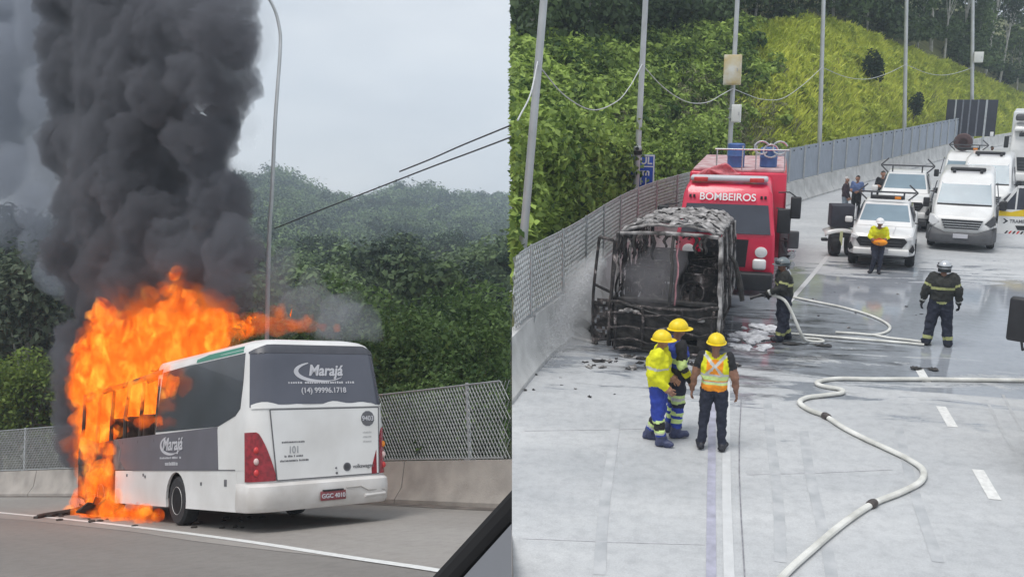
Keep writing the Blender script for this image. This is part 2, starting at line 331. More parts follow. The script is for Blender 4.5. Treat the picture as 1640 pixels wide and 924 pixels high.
# ---------------------------------------------------------------- left site: road, shoulder, barrier, fence
PL = Path([(11.2, 4), (10.7, 9), (10.45, 13), (10.4, 17), (9.55, 26), (7.2, 36), (2.4, 50), (-6, 68)])
roadL = tag(sheet('road', LS, -60, 12, 2.6, 120, 0.0, 24, 40, M_roadL, skirt=0.6), kind='structure')
def ribbon(name, path, t0, t1, off0, off1, z, m, parent, site, step=1.0, th=0.004):
    b = MB(); ts = np.linspace(t0, t1, max(int((t1 - t0) / step), 2)); rings = []
    for t in ts:
        p = path.at(t); n = path.nrm(t); a = p + n * off0; c = p + n * off1
        rings.append([(a[0], a[1], z), (c[0], c[1], z)])
    b.loft(rings, False); me = b.mesh(name, m, smooth=False); clip(me, site); o = bpy.data.objects.new(name, me); link(o, parent); return o
sh = ribbon('shoulder', PL, 0, PL.len, 0.1, 5.45, 0.004, M_shoulderL, roadL, LS)
PE = Path([LS.g(*p)[:2] for p in ((760, 923), (705, 914), (560, 893), (400, 868), (250, 848), (120, 833), (0, 821), (-120, 810))])
ribbon('edge_line', PE, 0, PE.len, -0.07, 0.07, 0.009, M_paint, roadL, LS)
ribbon('gutter', PL, 0, PL.len, 0.32, 0.75, 0.009, mat('gutter_dark', (0.15, 0.13, 0.115), 0.9, var=0.35, scale=2.5), roadL, LS)  # flat, darker brown-grey strip along the foot of the barrier

def barrier(name, path, t0, t1, seg, prof, m, site, label, gap=0.015):
    r = root(name, site, (0, 0, 0), 0, label, 'barrier'); t = t0
    while t < t1 - 0.05:
        e = min(t + seg, t1); ts = np.linspace(t + gap, e - gap, 5); rings = []
        for q in ts:
            p = path.at(q); n = path.nrm(q); rings.append([(p[0] + n[0] * o, p[1] + n[1] * o, z) for o, z in prof])
        b = MB(); b.loft(rings, True, True); me = b.mesh('barrier_block', m, ang=30)
        if (site.worldx([rg[0] for rg in rings]) * site.side < 0.2).any(): clip(me, site)
        if len(me.polygons): link(bpy.data.objects.new('barrier_block', me), r)
        t = e
    return r
# outline across the barrier: (offset towards the road, height)
profL = [(-0.28, 0.0), (0.34, 0.0), (0.34, 0.08), (0.16, 0.30), (0.07, 0.80), (-0.13, 0.80), (-0.28, 0.08)]
barL = barrier('concrete_barrier', PL, 0.0, PL.len, 6.0, profL, M_conc, LS, 'low grey concrete barrier carrying chain-link fence behind the burning bus')

def chain_fence(name, path, t0, t1, z0, z1, off, pitch, wire, post_step, site, label, m_wire, m_post, post_r=0.035, rails=True, post0=0.0):
    r = root(name, site, (0, 0, 0), 0, label, 'fence'); W = []; h = z1 - z0; nseg = 4
    for sgn in (1, -1):
        k = t0 - h
        while k < t1 + h:
            q = []
            for i in range(nseg + 1):
                t = k + sgn * h * 0.62 * i / nseg
                q.append((t, z0 + h * i / nseg))
            for (ta, za), (tb, zb) in zip(q[:-1], q[1:]):
                if min(ta, tb) < t0 or max(ta, tb) > t1: continue
                a = path.at(ta) + path.nrm(ta) * off; c = path.at(tb) + path.nrm(tb) * off
                A = np.array([a[0], a[1], za]); B = np.array([c[0], c[1], zb]); d = unit(B - A); n3 = np.array([*path.nrm(ta), 0.0]); w = np.cross(d, n3) * wire; n3 = n3 * wire * 0.8
                for s1, s2 in (((w - n3), (-w - n3)), ((-w - n3), n3 * 1.4), (n3 * 1.4, (w - n3))): W += [A + s1, B + s1, B + s2, A + s2]
            k += pitch
    V = np.array(W); V = V.reshape(-1, 4, 3); ok = (site.worldx(V.reshape(-1, 3)).reshape(-1, 4) * site.side > 0.0).all(1); V = V[ok].reshape(-1, 3)
    o = link(bpy.data.objects.new('wire_mesh', quads_mesh('wire_mesh', V, m_wire)), r); o['kind'] = 'stuff'
    t = t0 + post0
    while t < t1:
        p = path.at(t) + path.nrm(t) * (off - 0.02)
        if site.worldx([p[0], p[1], 1]) * site.side > 0.05:
            b = MB(); b.cyl((p[0], p[1], z0 - 0.22), (p[0], p[1], z1 + 0.04), post_r, 8); b.box((p[0], p[1], z0 - 0.1), (0.16, 0.16, 0.22)); b.build('post', m_post, r)
        t += post_step
    if rails:
        for zz in (z0 + 0.01, z1):
            b = MB(); ts = [q for q in np.linspace(t0, t1, int((t1 - t0) / 0.8)) if site.worldx([*(path.at(q)), 1]) * site.side > 0.02]
            b.tube([(*(path.at(q) + path.nrm(q) * off), zz) for q in ts], 0.016, 6); b.build('rail', m_post, r)
    return r
tL = [t for t in np.linspace(0, PL.len, 400) if LS.worldx([*PL.at(t), 0.8]) < -0.02][0]
tpost = min(np.linspace(0, PL.len, 800), key=lambda t: abs(LS.pix([*PL.at(t), 1.4])[0] - 748))
chain_fence('chain_link_fence', PL, 0.0, PL.len, 0.82, 2.17, -0.03, 0.095, 0.0075, 4.2, LS, 'chain-link fence on grey concrete barrier behind the burning bus', M_galv_old, M_galv, post0=tpost - 4.2 * int(tpost / 4.2))

# ---------------------------------------------------------------- left hillside and its forest
rngL = np.random.default_rng(11)
def polar_r0(path, az):                                         # distance at which a bearing crosses the barrier
    a = np.degrees(np.arctan2(path.P[:, 0], path.P[:, 1])); r = np.hypot(path.P[:, 0], path.P[:, 1]); k = np.argsort(a); return np.interp(az, a[k], r[k])
AZL = [-30, 0, 8, 11, 18, 22, 25.7, 27.9, 30.5, 33.3, 36, 41, 60]; SLL = [0.16, 0.18, 0.19, 0.21, 0.25, 0.282, 0.300, 0.276, 0.266, 0.278, 0.268, 0.256, 0.25]
RC = 420.0
def hL(az, r):
    r0 = polar_r0(PL, az) + 1.0; t = np.clip((r - r0) / (RC - r0), 0, 1.25); Hc = np.interp(az, AZL, SLL) * RC + 1.25 - 12.0
    bumps = 2.2 * np.sin(r * 0.071 + az * 0.55) * np.sin(az * 0.31 + 1.3) * np.clip(t * 5, 0, 1)
    return np.where(t <= 1, Hc * (0.30 * t + 0.70 * t ** 1.7), Hc * (1 - (t - 1) * 0.6)) + bumps + 0.15
b = MB(); NA, NR = 90, 60
def tl(u, v):
    az = -22 + 64 * u; r0 = polar_r0(PL, az) + 0.25; r = r0 + (500 - r0) * v ** 2; return (r * sin(RAD(az)), r * cos(RAD(az)), float(hL(az, r)))
b.grid(tl, NA, NR); me = b.mesh('hillside', M_soil); clip(me, LS)
hillL = tag(link(bpy.data.objects.new('hillside', me), None, LS.M), 'distant forested hillside beyond the fence', kind='structure')

M_lf_far = leaf_mat('far_canopy_leaves', (0.016, 0.038, 0.018), (0.16, 0.235, 0.095), 0.2, 0.045, 1.35)
M_lf_mid = leaf_mat('roadside_bush_leaves', (0.03, 0.07, 0.02), (0.17, 0.27, 0.08), 0.35, 0.5)
M_lf_dark = leaf_mat('dark_tree_leaves', (0.008, 0.022, 0.012), (0.045, 0.085, 0.035), 0.25, 0.5)
M_lf_lime = leaf_mat('lime_bush_leaves', (0.06, 0.11, 0.016), (0.22, 0.30, 0.06), 0.4, 0.6)
M_bark = mat('grey_bark', (0.16, 0.14, 0.11), 0.9, var=0.35, scale=5, bump=0.6, bscale=18)
M_bark_pale = mat('pale_bark', (0.42, 0.41, 0.37), 0.85, var=0.3, scale=3, bump=0.4, bscale=14)

def crown_points(rng, n, c, rx, rz, lumps=7, shell=0.75):
    """points of a lumpy crown: most of them near the surface of a few unequal lobes"""
    lc = rng.normal(size=(lumps, 3)); lc /= np.linalg.norm(lc, axis=1)[:, None]; lc[:, 2] = np.abs(lc[:, 2]) * 0.9 - 0.15
    lc *= (0.35 + 0.4 * rng.random((lumps, 1))); lr = 0.32 + 0.28 * rng.random(lumps); k = rng.integers(0, lumps, n)
    d = rng.normal(size=(n, 3)); d /= np.linalg.norm(d, axis=1)[:, None]; q = (shell + (1 - shell) * rng.random(n)) * lr[k]; q *= np.where(rng.random(n) < 0.15, rng.random(n), 1)
    P = lc[k] + d * q[:, None]; P *= np.array([rx, rx, rz]); return P + np.asarray(c), d
PTS, OUT, SZ, TN = [], [], [], []
cnt = 0
while cnt < 2100:
    az = rngL.uniform(-4, 41.5) if rngL.random() > 0.35 else rngL.uniform(22, 41.5); r = math.sqrt(rngL.uniform(38 ** 2, 440 ** 2))
    r0 = polar_r0(PL, az)
    if r < r0 + 14: continue
    x, y = r * sin(RAD(az)), r * cos(RAD(az)); z = float(hL(az, r)); rad = rngL.uniform(2.2, 5.2) * (0.55 + 0.45 * min(1, r / 140)) * (1 + max(0, r - 140) / 420); hh = rngL.uniform(3.5, 9.5) * (0.5 + 0.5 * min(1, r / 140))
    if LS.worldx([x, y, z + hh]) > 0.5: continue
    n = int(185 if r > 120 else 760); P, D = crown_points(rngL, n, (x, y, z + hh), rad, rad * rngL.uniform(0.6, 1.0)); PTS.append(P); OUT.append(D); SZ.append(np.full(n, (0.36 + 0.0017 * r) if r > 120 else 0.16 + 0.0034 * r)); TN.append(np.full(n, rngL.random() ** 1.5 - 0.45)); cnt += 1
P = np.concatenate(PTS); D = np.concatenate(OUT); S = np.concatenate(SZ); T = np.concatenate(TN); ok = LS.worldx(P) < 0; P, D, S, T = P[ok], D[ok], S[ok], T[ok]
forest = link(bpy.data.objects.new('hillside_forest', leaves_mesh('hillside_forest', P, S, rngL, M_lf_far, up=0.55, wid=0.75, out=D * 1.5, tint=T, rough=0.5)), None, LS.M)
tag(forest, 'dense green forest canopy covering the hazy hillside', 'forest', kind='stuff')

def tree_meshes(seed, h, crown_r, crown_h, leaf, nleaf, m_leaf, m_bark, trunk_r=0.16, lean=0.3, lumps=9, limbs=8, site_clip=None):
    rng = np.random.default_rng(seed); b = MB(); top = np.array([rng.uniform(-lean, lean), rng.uniform(-lean, lean), h * 0.82]); mid = top * 0.5 + np.array([rng.uniform(-lean, lean) * 0.5, rng.uniform(-lean, lean) * 0.5, 0])
    trunk = smooth_path([(0, 0, -0.4), mid * 0.5 + np.array([0.03, -0.02, 0]), mid, top], 4); k = len(trunk); b.tube(trunk, [trunk_r * (1.15 - 0.85 * i / (k - 1)) for i in range(k)], 7)
    P, D = crown_points(rng, nleaf, (top[0], top[1], h - crown_h * 0.62), crown_r, crown_h * 0.75, lumps)
    ends = P[rng.integers(0, len(P), limbs)]
    for e in ends:
        s = trunk[int(rng.integers(k // 2, k - 1))]; e2 = s + (e - s) * 0.85; m_ = s * 0.5 + e2 * 0.5 + np.array([0, 0, -0.08 * h * rng.random()]); b.tube([s, m_, e2], [trunk_r * 0.42, trunk_r * 0.28, trunk_r * 0.1], 5)
    return b.mesh('trunk', m_bark), leaves_mesh('crown', P, np.full(len(P), leaf), rng, m_leaf, up=0.45, wid=0.55, out=D * 0.5)
def place_tree(name, site, meshes, loc, rz, sc, label, cat, group=None, names=('trunk', 'crown')):
    r = root(name, site, loc, rz, label, cat, group); r.matrix_world = r.matrix_world @ Matrix.Scale(sc, 4)
    for nm, me in zip(names, meshes):
        if nm in ('crown', 'foliage'):                          # leaves that would reach across the dividing edge are pruned
            V = np.zeros(len(me.vertices) * 3); me.vertices.foreach_get('co', V); V = V.reshape(-1, 3); X = V @ np.array(r.matrix_world)[0, :3] + r.matrix_world[0][3]; bad = (X.reshape(-1, 4) * site.side < 0.02).any(1); lm = np.array(site.M.inverted() @ r.matrix_world); W = V @ lm[:3, :3].T + lm[:3, 3]
            if site.side > 0: bad |= (W[:, 0] > np.interp(W[:, 1], PR.P[:, 1], PR.P[:, 0]) - 0.9).reshape(-1, 4).any(1)
            if bad.any(): me = quads_mesh(nm, V.reshape(-1, 4, 3)[~bad].reshape(-1, 3), me.materials[0])
        else:
            X = np.array([(r.matrix_world @ v.co)[0] for v in me.vertices]) * site.side
            if (X < 0).any():
                bm = bmesh.new(); bm.from_mesh(me); bm.verts.ensure_lookup_table(); bmesh.ops.delete(bm, geom=[bm.verts[i] for i in np.nonzero(X < 0)[0]], context='VERTS'); me = me.copy(); bm.to_mesh(me); bm.free()
        link(bpy.data.objects.new(nm, me), r)
    return r
def on_left(u, r):                                               # ground point at bearing of pixel column u, r metres out
    d = LS.R @ ray(u, 700); az = math.degrees(math.atan2(d[0], d[1])); return (r * sin(RAD(az)), r * cos(RAD(az)), float(hL(az, r)))
bushA = tree_meshes(21, 3.0, 1.9, 2.6, 0.14, 5200, M_lf_mid, M_bark, 0.07, 0.2, 9, 7)
bushB = tree_meshes(22, 3.6, 2.2, 3.0, 0.15, 6000, M_lf_mid, M_bark, 0.08, 0.3, 11, 8)
treeD = tree_meshes(23, 9.0, 3.0, 6.5, 0.24, 8000, M_lf_dark, M_bark, 0.17, 0.5, 13, 12)
treeP = tree_meshes(24, 8.0, 2.6, 5.0, 0.28, 3600, leaf_mat('greygreen_leaves', (0.05, 0.08, 0.05), (0.18, 0.22, 0.14), 0.3, 0.5), M_bark_pale, 0.12, 0.5, 10, 12)
bushL = tree_meshes(25, 3.8, 2.3, 3.2, 0.15, 6500, M_lf_lime, M_bark, 0.08, 0.3, 11, 9)
k = 0
for u, r, me, sc in ((812, 19.5, bushA, 0.7), (772, 22, bushB, 0.95), (735, 20, bushA, 0.8), (700, 23.5, bushB, 1.0), (664, 21.5, bushA, 0.85), (636, 25, bushB, 1.1), (600, 24, bushA, 1.0), (560, 27, bushB, 1.1),
                     (790, 31, bushB, 1.3), (720, 33, bushB, 1.35), (655, 34, bushA, 1.5), (590, 36, bushB, 1.4), (520, 36, bushB, 1.5), (455, 38, bushA, 1.6)):
    p = on_left(u, r)
    if LS.worldx([p[0] + 2.0 * sc * 0.62, p[1] + 2.0 * sc * 0.62, p[2] + 1]) > 0: p = on_left(u - 70, r)
    place_tree('roadside_bush', LS, me, p, k * 1.7, sc, 'leafy green bush growing just behind the chain-link fence', 'bush', 'bushes behind the chain-link fence', ('stem', 'foliage')); k += 1
place_tree('lime_bush', LS, bushL, on_left(52, 41), 0.4, 1.25, 'yellow-green leafy bush at the foot of dark trees', 'bush', None, ('stem', 'foliage'))
place_tree('lime_bush', LS, bushA, on_left(4, 43), 2.4, 1.6, 'mid-green bush beside the yellow-green bush under dark trees', 'bush', None, ('stem', 'foliage'))
place_tree('lime_bush', LS, bushL, on_left(112, 43), 1.4, 0.9, 'small yellow-green bush half hidden by the burning bus smoke', 'bush', None, ('stem', 'foliage'))
for i, (u, r, sc) in enumerate(((-10, 52, 1.45), (38, 50, 1.35), (85, 54, 1.3), (130, 58, 1.2), (10, 62, 1.55))):
    place_tree('dark_tree', LS, treeD, on_left(u, r), i * 1.3, sc, 'tall dark green tree rising behind the yellow-green bush', 'tree', 'dark trees left of the smoke')
for i, (u, r, me, sc) in enumerate(((478, 78, treeD, 1.0), (540, 92, treeD, 1.15), (598, 74, treeD, 0.9), (640, 100, treeD, 1.2), (682, 82, treeD, 0.95), (724, 96, treeD, 1.1), (762, 76, treeD, 0.9), (510, 130, treeD, 1.5), (575, 150, treeD, 1.6), (660, 140, treeD, 1.5), (735, 150, treeD, 1.6))):
    place_tree('dark_tree', LS, me, on_left(u, r), i * 0.9, sc, 'dark green tree standing on the lower hillside behind the fence bushes', 'tree', 'dark trees on the lower hillside')
for i, (u, r, sc) in enumerate(((560, 84, 1.0), (706, 118, 1.3), (625, 122, 1.3))):
    place_tree('pale_tree', LS, treeP, on_left(u, r), i * 1.9, sc, 'pale grey-green tree on the lower hillside behind the fence bushes', 'tree', 'pale trees on the lower hillside')
place_tree('pale_tree', LS, treeP, on_left(38, 47), 0.8, 1.25, 'grey-green thin-leaved tree standing among dark trees', 'tree')
# ---------------------------------------------------------------- right site: carriageway, barrier, fence
PR = Path([(-3.78, 3), (-3.62, 10), (-3.37, 16.75), (-2.95, 20), (-1.37, 30.9), (4.25, 45.5), (10.8, 59.5), (19.2, 77.7), (32, 100), (60, 140), (108, 190)])
roadR = tag(sheet('carriageway', RS, -14, 130, -3, 200, 0.0, 30, 40, M_roadR, skirt=0.6), kind='structure')
def strip(name, pts, w, m, z=0.006, parent=None):
    b = MB(); pts = [np.array(p[:2]) for p in pts]; rings = []
    for i, p in enumerate(pts):
        d = unit(pts[min(i + 1, len(pts) - 1)] - pts[max(i - 1, 0)]); n = np.array([-d[1], d[0]]) * w / 2; rings.append([(*(p + n), z), (*(p - n), z)])
    b.loft(rings, False); me = b.mesh(name, m, smooth=False); return link(bpy.data.objects.new(name, me), parent or roadR)
gr = lambda u, v: RS.g(u, v)
strip('joint_strip', [gr(1139, 930), gr(1139, 800), gr(1140, 722), gr(1141, 640)], 0.115, M_seal)
M_crack = mat('crack_filler', (0.24, 0.24, 0.26), 0.7, var=0.3, scale=10)
M_paint_old = mat('worn_edge_paint', (0.57, 0.58, 0.585), 0.7, var=0.06, scale=5)
strip('edge_line', [gr(1168, 930), gr(1164, 800), gr(1163, 680), gr(1164, 610)], 0.12, M_paint_old, 0.005)
strip('crack', [gr(1193, 930), gr(1190, 880), gr(1187, 830), gr(1184, 760), gr(1184, 700), gr(1187, 640)], 0.018, M_crack, 0.007)
for v0, v1 in ((800, 752), (684, 651), (612, 590)):
    u = lambda v: 1578 + (v - 773) * 0.583
    strip('lane_dash', [gr(u(v0), v0), gr(u((v0 + v1) / 2), (v0 + v1) / 2), gr(u(v1), v1)], 0.16, M_paint, 0.006)
strip('edge_line', [gr(1262, 486), gr(1300, 442), gr(1330, 405), gr(1370, 380)], 0.13, M_paint_old, 0.005)
for (a, c) in (((836, 862), (1128, 872)), ((840, 690), (1130, 684)), ((1196, 760), (1430, 752))):
    strip('slab_joint', [gr(*a), gr((a[0] + c[0]) / 2, (a[1] + c[1]) / 2 + 1), gr(*c)], 0.014, mat('slab_joint_dirt', (0.50, 0.50, 0.52), 0.8, var=0.2, scale=6), 0.005)
for (a, c) in (((1580, 640), (1622, 720)), ((1606, 632), (1640, 690))):
    strip('tyre_mark', [gr(*a), gr((a[0] + c[0]) / 2 - 2, (a[1] + c[1]) / 2), gr(*c)], 0.05, mat('tyre_mark', (0.44, 0.45, 0.46), 0.7, var=0.12, scale=4), 0.005)

for k, (u0, v0, u1, v1) in enumerate(((1250, 900, 1232, 640), (1330, 925, 1288, 690), (1500, 900, 1436, 680), (960, 920, 985, 660))):
    P_ = [gr(u0 + (u1 - u0) * f + 3 * sin(f * 5 + k), v0 + (v1 - v0) * f) for f in np.linspace(0, 1, 12)]; strip('tyre_mark', P_, 0.14, mat('faint_tyre_mark', (0.36, 0.375, 0.39), 0.75, scale=3.5, col2=(0.50, 0.51, 0.52), detail=9), 0.0045)
profR = [(-0.26, 0.0), (0.32, 0.0), (0.32, 0.08), (0.15, 0.32), (0.06, 0.92), (-0.12, 0.92), (-0.26, 0.08)]
profR = [(-o, z) for o, z in profR]                              # here the road lies on the right of the path
barR = barrier('concrete_barrier', PR, 0.0, PR.len - 60, 4.0, profR, M_concR, RS, 'curving pale concrete barrier along the wet carriageway')
M_wire_R = mat('pale_grey_wire', (0.50, 0.53, 0.54), 0.55, 0.2, var=0.15, scale=4)
t_end = min(np.linspace(0, PR.len, 900), key=lambda t: abs(RS.pix([*PR.at(t), 1.5])[0] - 1533))
t_split = min(np.linspace(0, PR.len, 900), key=lambda t: abs(PR.at(t)[1] - 40))
chain_fence('mesh_fence', PR, 0.0, t_split, 0.94, 2.32, 0.02, 0.13, 0.0125, 2.1, RS, 'grey wire mesh fence on pale barrier beside the burnt bus', M_wire_R, M_galv, 0.03)
# further on the fence turns into solid grey-blue panels
fen = root('panel_fence', RS, (0, 0, 0), 0, 'grey-blue solid panel fence on the barrier below the grassy slope', 'fence')
M_panel = mat('bluegrey_panel', (0.33, 0.37, 0.43), 0.55, 0.2, var=0.08, scale=2)
t = t_split
while t < t_end:
    e = min(t + 2.1, t_end); b = MB(); n3 = PR.nrm(t + 0.5); a, c = PR.at(t + 0.02), PR.at(e - 0.02); z0, z1 = 0.95, 2.45 + 0.25 * (t - t_split) / (t_end - t_split); q = 0.02; k = 9
    xs = [a + (c - a) * i / (2 * k) for i in range(2 * k + 1)]                      # folded sheet
    b.loft([[(*(p + n3 * (q if i % 2 else 0.0)), z0), (*(p + n3 * (q if i % 2 else 0.0)), z1), (*(p + n3 * ((q if i % 2 else 0.0) + 0.02)), z1), (*(p + n3 * ((q if i % 2 else 0.0) + 0.02)), z0)] for i, p in enumerate(xs)], True, True)
    b.build('panel', M_panel, fen, smooth=False)
    b = MB(); b.box((*(a - n3 * 0.03), (z0 + z1) / 2), (0.07, 0.07, z1 - z0 + 0.06)); b.build('post', M_galv, fen)
    for f in (0.25, 0.75):
        b = MB(); p = a + (c - a) * f - n3 * 0.012; b.cyl((*p, z1 - 0.12), (*(p - n3 * 0.035), z1 - 0.12), 0.035, 8); b.build('bolt', M_dark, fen)
    t = e

# ---------------------------------------------------------------- right hillside
rngR = np.random.default_rng(5)
AZR = [-30, -14, -11.4, -5, 0, 2, 5, 7, 8.7, 11, 13, 16.4, 22, 40]
DRC = [22, 22, 22, 21, 19, 18, 17, 16, 15.5, 15, 14.5, 14, 14, 14]
SLR = [0.02, 0.020, 0.022, 0.022, 0.036, 0.046, 0.056, 0.048, 0.035, 0.020, 0.008, -0.018, -0.04, -0.05]
def hR(az, r):
    r0 = polar_r0(PR, az) + 1.2; rc = r0 + np.interp(az, AZR, DRC); zc = 5.5 + np.interp(az, AZR, SLR) * rc; t = (r - r0) / (rc - r0)
    tt = np.clip(t, 0, 1); h = zc * (0.75 * tt + 0.25 * (3 * tt ** 2 - 2 * tt ** 3)) + np.where(t > 1, (r - rc) * 0.16, 0)
    return h + 0.12 * np.sin(r * 0.9 + az) * np.sin(az * 1.9) * np.clip(t * 3, 0, 1) + 0.02
def polR(az, r): return np.array([r * np.sin(np.radians(az)), r * np.cos(np.radians(az)), hR(az, r)])
b = MB()
def tr_(u, v):
    az = -16 + 42 * u; r0 = polar_r0(PR, az) + 0.30; r = r0 + 75 * v ** 1.5; return tuple(float(c) for c in polR(az, r))
b.grid(tr_, 110, 60); me = b.mesh('hill_slope', M_soil2); clip(me, RS)
hillR = tag(link(bpy.data.objects.new('hill_slope', me), None, RS.M), 'green hill slope rising behind the fence', kind='structure')

M_lf_shrub = leaf_mat('hill_shrub_leaves', (0.030, 0.078, 0.013), (0.43, 0.58, 0.13), 0.35, 0.35, 0.55)
M_lf_shade = leaf_mat('understory_leaves', (0.012, 0.032, 0.012), (0.11, 0.17, 0.065), 0.3, 0.25)
M_lf_dry = leaf_mat('dry_scrub', (0.08, 0.09, 0.04), (0.34, 0.35, 0.20), 0.3, 0.4)
M_grass = leaf_mat('slope_grass', (0.32, 0.41, 0.04), (0.84, 0.88, 0.17), 0.4, 0.28)
# how grassy / dry a place is, by bearing and height on the slope
def zones(az, t):
    grass = 1 / (1 + np.exp(-(az - (2.6 + 1.6 * (0.6 - t) * 1.2)) * 1.8)); dry = np.exp(-((t - 0.30) / 0.26) ** 2) * np.exp(-((az - 1.2) / 4.6) ** 2); return grass, dry
def slope_pts(n, rng, az0=-13.5, az1=18.5, t0=0.02, t1=1.15):
    az = rng.uniform(az0, az1, n); t = rng.uniform(t0, t1, n); r0 = polar_r0(PR, az) + 1.2; r = r0 + np.interp(az, AZR, DRC) * t; x = r * np.sin(np.radians(az)); y = r * np.cos(np.radians(az)); return az, t, np.stack([x, y, hR(az, r)], 1)
P0, P1, P2, D0, D2, T0 = [], [], [], [], [], []
az, t, C = slope_pts(1700, rngR, -13.5, 9, 0.07)
g_, d_ = zones(az, t)
for a_, tt, c, g1, d1 in zip(az, t, C, g_, d_):
    if rngR.random() < g1: continue
    rad = min(rngR.uniform(0.45, 1.15) * (1 - 0.45 * d1), 0.35 + 3.0 * tt); n = int(95 * rad ** 1.5) + 30
    P, D = crown_points(rngR, n, c + np.array([0, 0, rad * 0.45]), rad, rad * 0.85, 5)
    tn = np.full(n, rngR.random() - 0.5)
    if rngR.random() < d1 * 0.85: P2.append(P); D2.append(D)
    else: P0.append(P); D0.append(D); T0.append(tn)
def stuff_leaves(name, P, D, size, m, label, cat, T=None, **kw):
    P = np.concatenate(P); D = np.concatenate(D) if D is not None else None; ok = (RS.worldx(P) > 0.0) & (P[:, 0] < np.interp(P[:, 1], PR.P[:, 1], PR.P[:, 0]) - 1.25); P = P[ok]; D = D[ok] if D is not None else None; T = np.concatenate(T)[ok] if T is not None else None
    o = link(bpy.data.objects.new(name, leaves_mesh(name, P, np.full(len(P), size), rngR, m, out=None if D is None else D * 0.9, tint=T, rough=0.6, **kw)), None, RS.M); return tag(o, label, cat, kind='stuff')
stuff_leaves('shrub_cover', P0, D0, 0.29, M_lf_shrub, 'green leafy shrubs blanketing the left of the hill slope', 'shrubs', T=T0, up=0.6, wid=0.55)
stuff_leaves('dry_scrub', P2, D2, 0.20, M_lf_dry, 'greyish dry scrub on the lower hill slope', 'scrub', up=0.4, wid=0.3, long=1.3)
# grass blades
def blades(n, rng, az0, az1, size, m, name, label, cond, wid=0.085, t1=1.12):
    k = n // 14; az, t, C = slope_pts(k, rng, az0, az1, 0.0, t1); az = np.repeat(az, 14) + rng.normal(size=k * 14) * 0.22; t = np.repeat(t, 14) + rng.normal(size=k * 14) * 0.012; size = size * np.repeat(0.5 + rng.random(k) ** 2 * 1.1, 14); n = k * 14
    r0 = polar_r0(PR, az) + 1.2; r = r0 + np.interp(az, AZR, DRC) * t; C = np.stack([r * np.sin(np.radians(az)), r * np.cos(np.radians(az)), hR(az, r)], 1); g_, d_ = zones(az, t); ok = cond(g_, d_, rng.random(n)) & (RS.worldx(C) > 0.05) & (C[:, 0] < np.interp(C[:, 1], PR.P[:, 1], PR.P[:, 0]) - 0.8); C = C[ok]; size = size[ok]; n = len(C)
    d = rng.normal(size=(n, 3)) * 0.38; d[:, 2] = 1; d /= np.linalg.norm(d, axis=1)[:, None]; w = rng.normal(size=(n, 3)); w -= d * (w * d).sum(1)[:, None]; w /= np.linalg.norm(w, axis=1)[:, None]
    L = (size * (0.5 + rng.random(n)))[:, None]; sag = np.stack([d[:, 0], d[:, 1], -0.35 * np.ones(n)], 1) * L * 0.25
    V = np.stack([C - w * L * wid * 0.5, C + w * L * wid * 0.5, C + d * L * 0.65 + w * L * wid * 0.5, C + d * L + sag], 1).reshape(-1, 3)
    return tag(link(bpy.data.objects.new(name, quads_mesh(name, V, m)), None, RS.M), label, 'grass', kind='stuff')
blades(210000, rngR, 0, 18.5, 0.30, M_grass, 'hill_grass', 'tall yellow-green grass on the hill slope', lambda g, d, q: q < g * (1 - 0.35 * d))
blades(40000, rngR, -4, 12, 0.34, M_lf_dry, 'dry_grass', 'straw and grey-green grass low on the slope', lambda g, d, q: q < d * 0.9)

az, t, C = slope_pts(2600, rngR, 0.5, 18.5, 0.03, 1.08); g_, d_ = zones(az, t); W0, W1 = [], []
for a_, tt, c, g1, d1 in zip(az, t, C, g_, d_):
    if rngR.random() > g1 or rngR.random() < 0.45 + 0.3 * sin(a_ * 2.3 + tt * 7): continue
    rad = rngR.uniform(0.15, 0.55); P, D = crown_points(rngR, int(26 + 50 * rad), c + np.array([0, 0, rad * 0.4]), rad, rad * 0.7, 4); W0.append(P); W1.append(D)
stuff_leaves('slope_weeds', W0, W1, 0.20, leaf_mat('slope_weed_leaves', (0.18, 0.26, 0.03), (0.72, 0.80, 0.15), 0.4, 0.5), 'leafy yellow-green weeds mixed into the hill grass', 'weeds', up=0.6, wid=0.5)
# understory and far trees behind the crest
P1, D1 = [], []
for _ in range(620):
    a_ = rngR.uniform(-13.5, 19); r0 = polar_r0(PR, a_) + 1.2 + np.interp(a_, AZR, DRC); r = r0 + 1.5 + rngR.random() ** 1.4 * 30; c = polR(a_, r); rad = rngR.uniform(1.0, 2.3); k = r - r0
    P, D = crown_points(rngR, 190, c + np.array([0, 0, rngR.uniform(0.3, 1.5) + rngR.random() * (0.35 * k + (1.5 if k > 8 else 0))]), rad, rad * 0.8, 6); P1.append(P); D1.append(D)
stuff_leaves('forest_understory', P1, D1, 0.34, M_lf_shade, 'dark forest undergrowth behind the hill crest', 'undergrowth', up=0.4, wid=0.6)
tA = tree_meshes(41, 13.5, 2.3, 5.5, 0.34, 2300, M_lf_shade, M_bark_pale, 0.13, 0.7, 10, 14)
tB = tree_meshes(42, 11.0, 2.0, 6.5, 0.32, 2300, M_lf_shade, M_bark_pale, 0.10, 0.6, 11, 14)
tC = tree_meshes(43, 8.0, 1.9, 5.0, 0.30, 2200, leaf_mat('young_tree_leaves', (0.03, 0.07, 0.02), (0.16, 0.24, 0.08), 0.35, 0.4), M_bark_pale, 0.075, 0.6, 10, 12)
i = 0
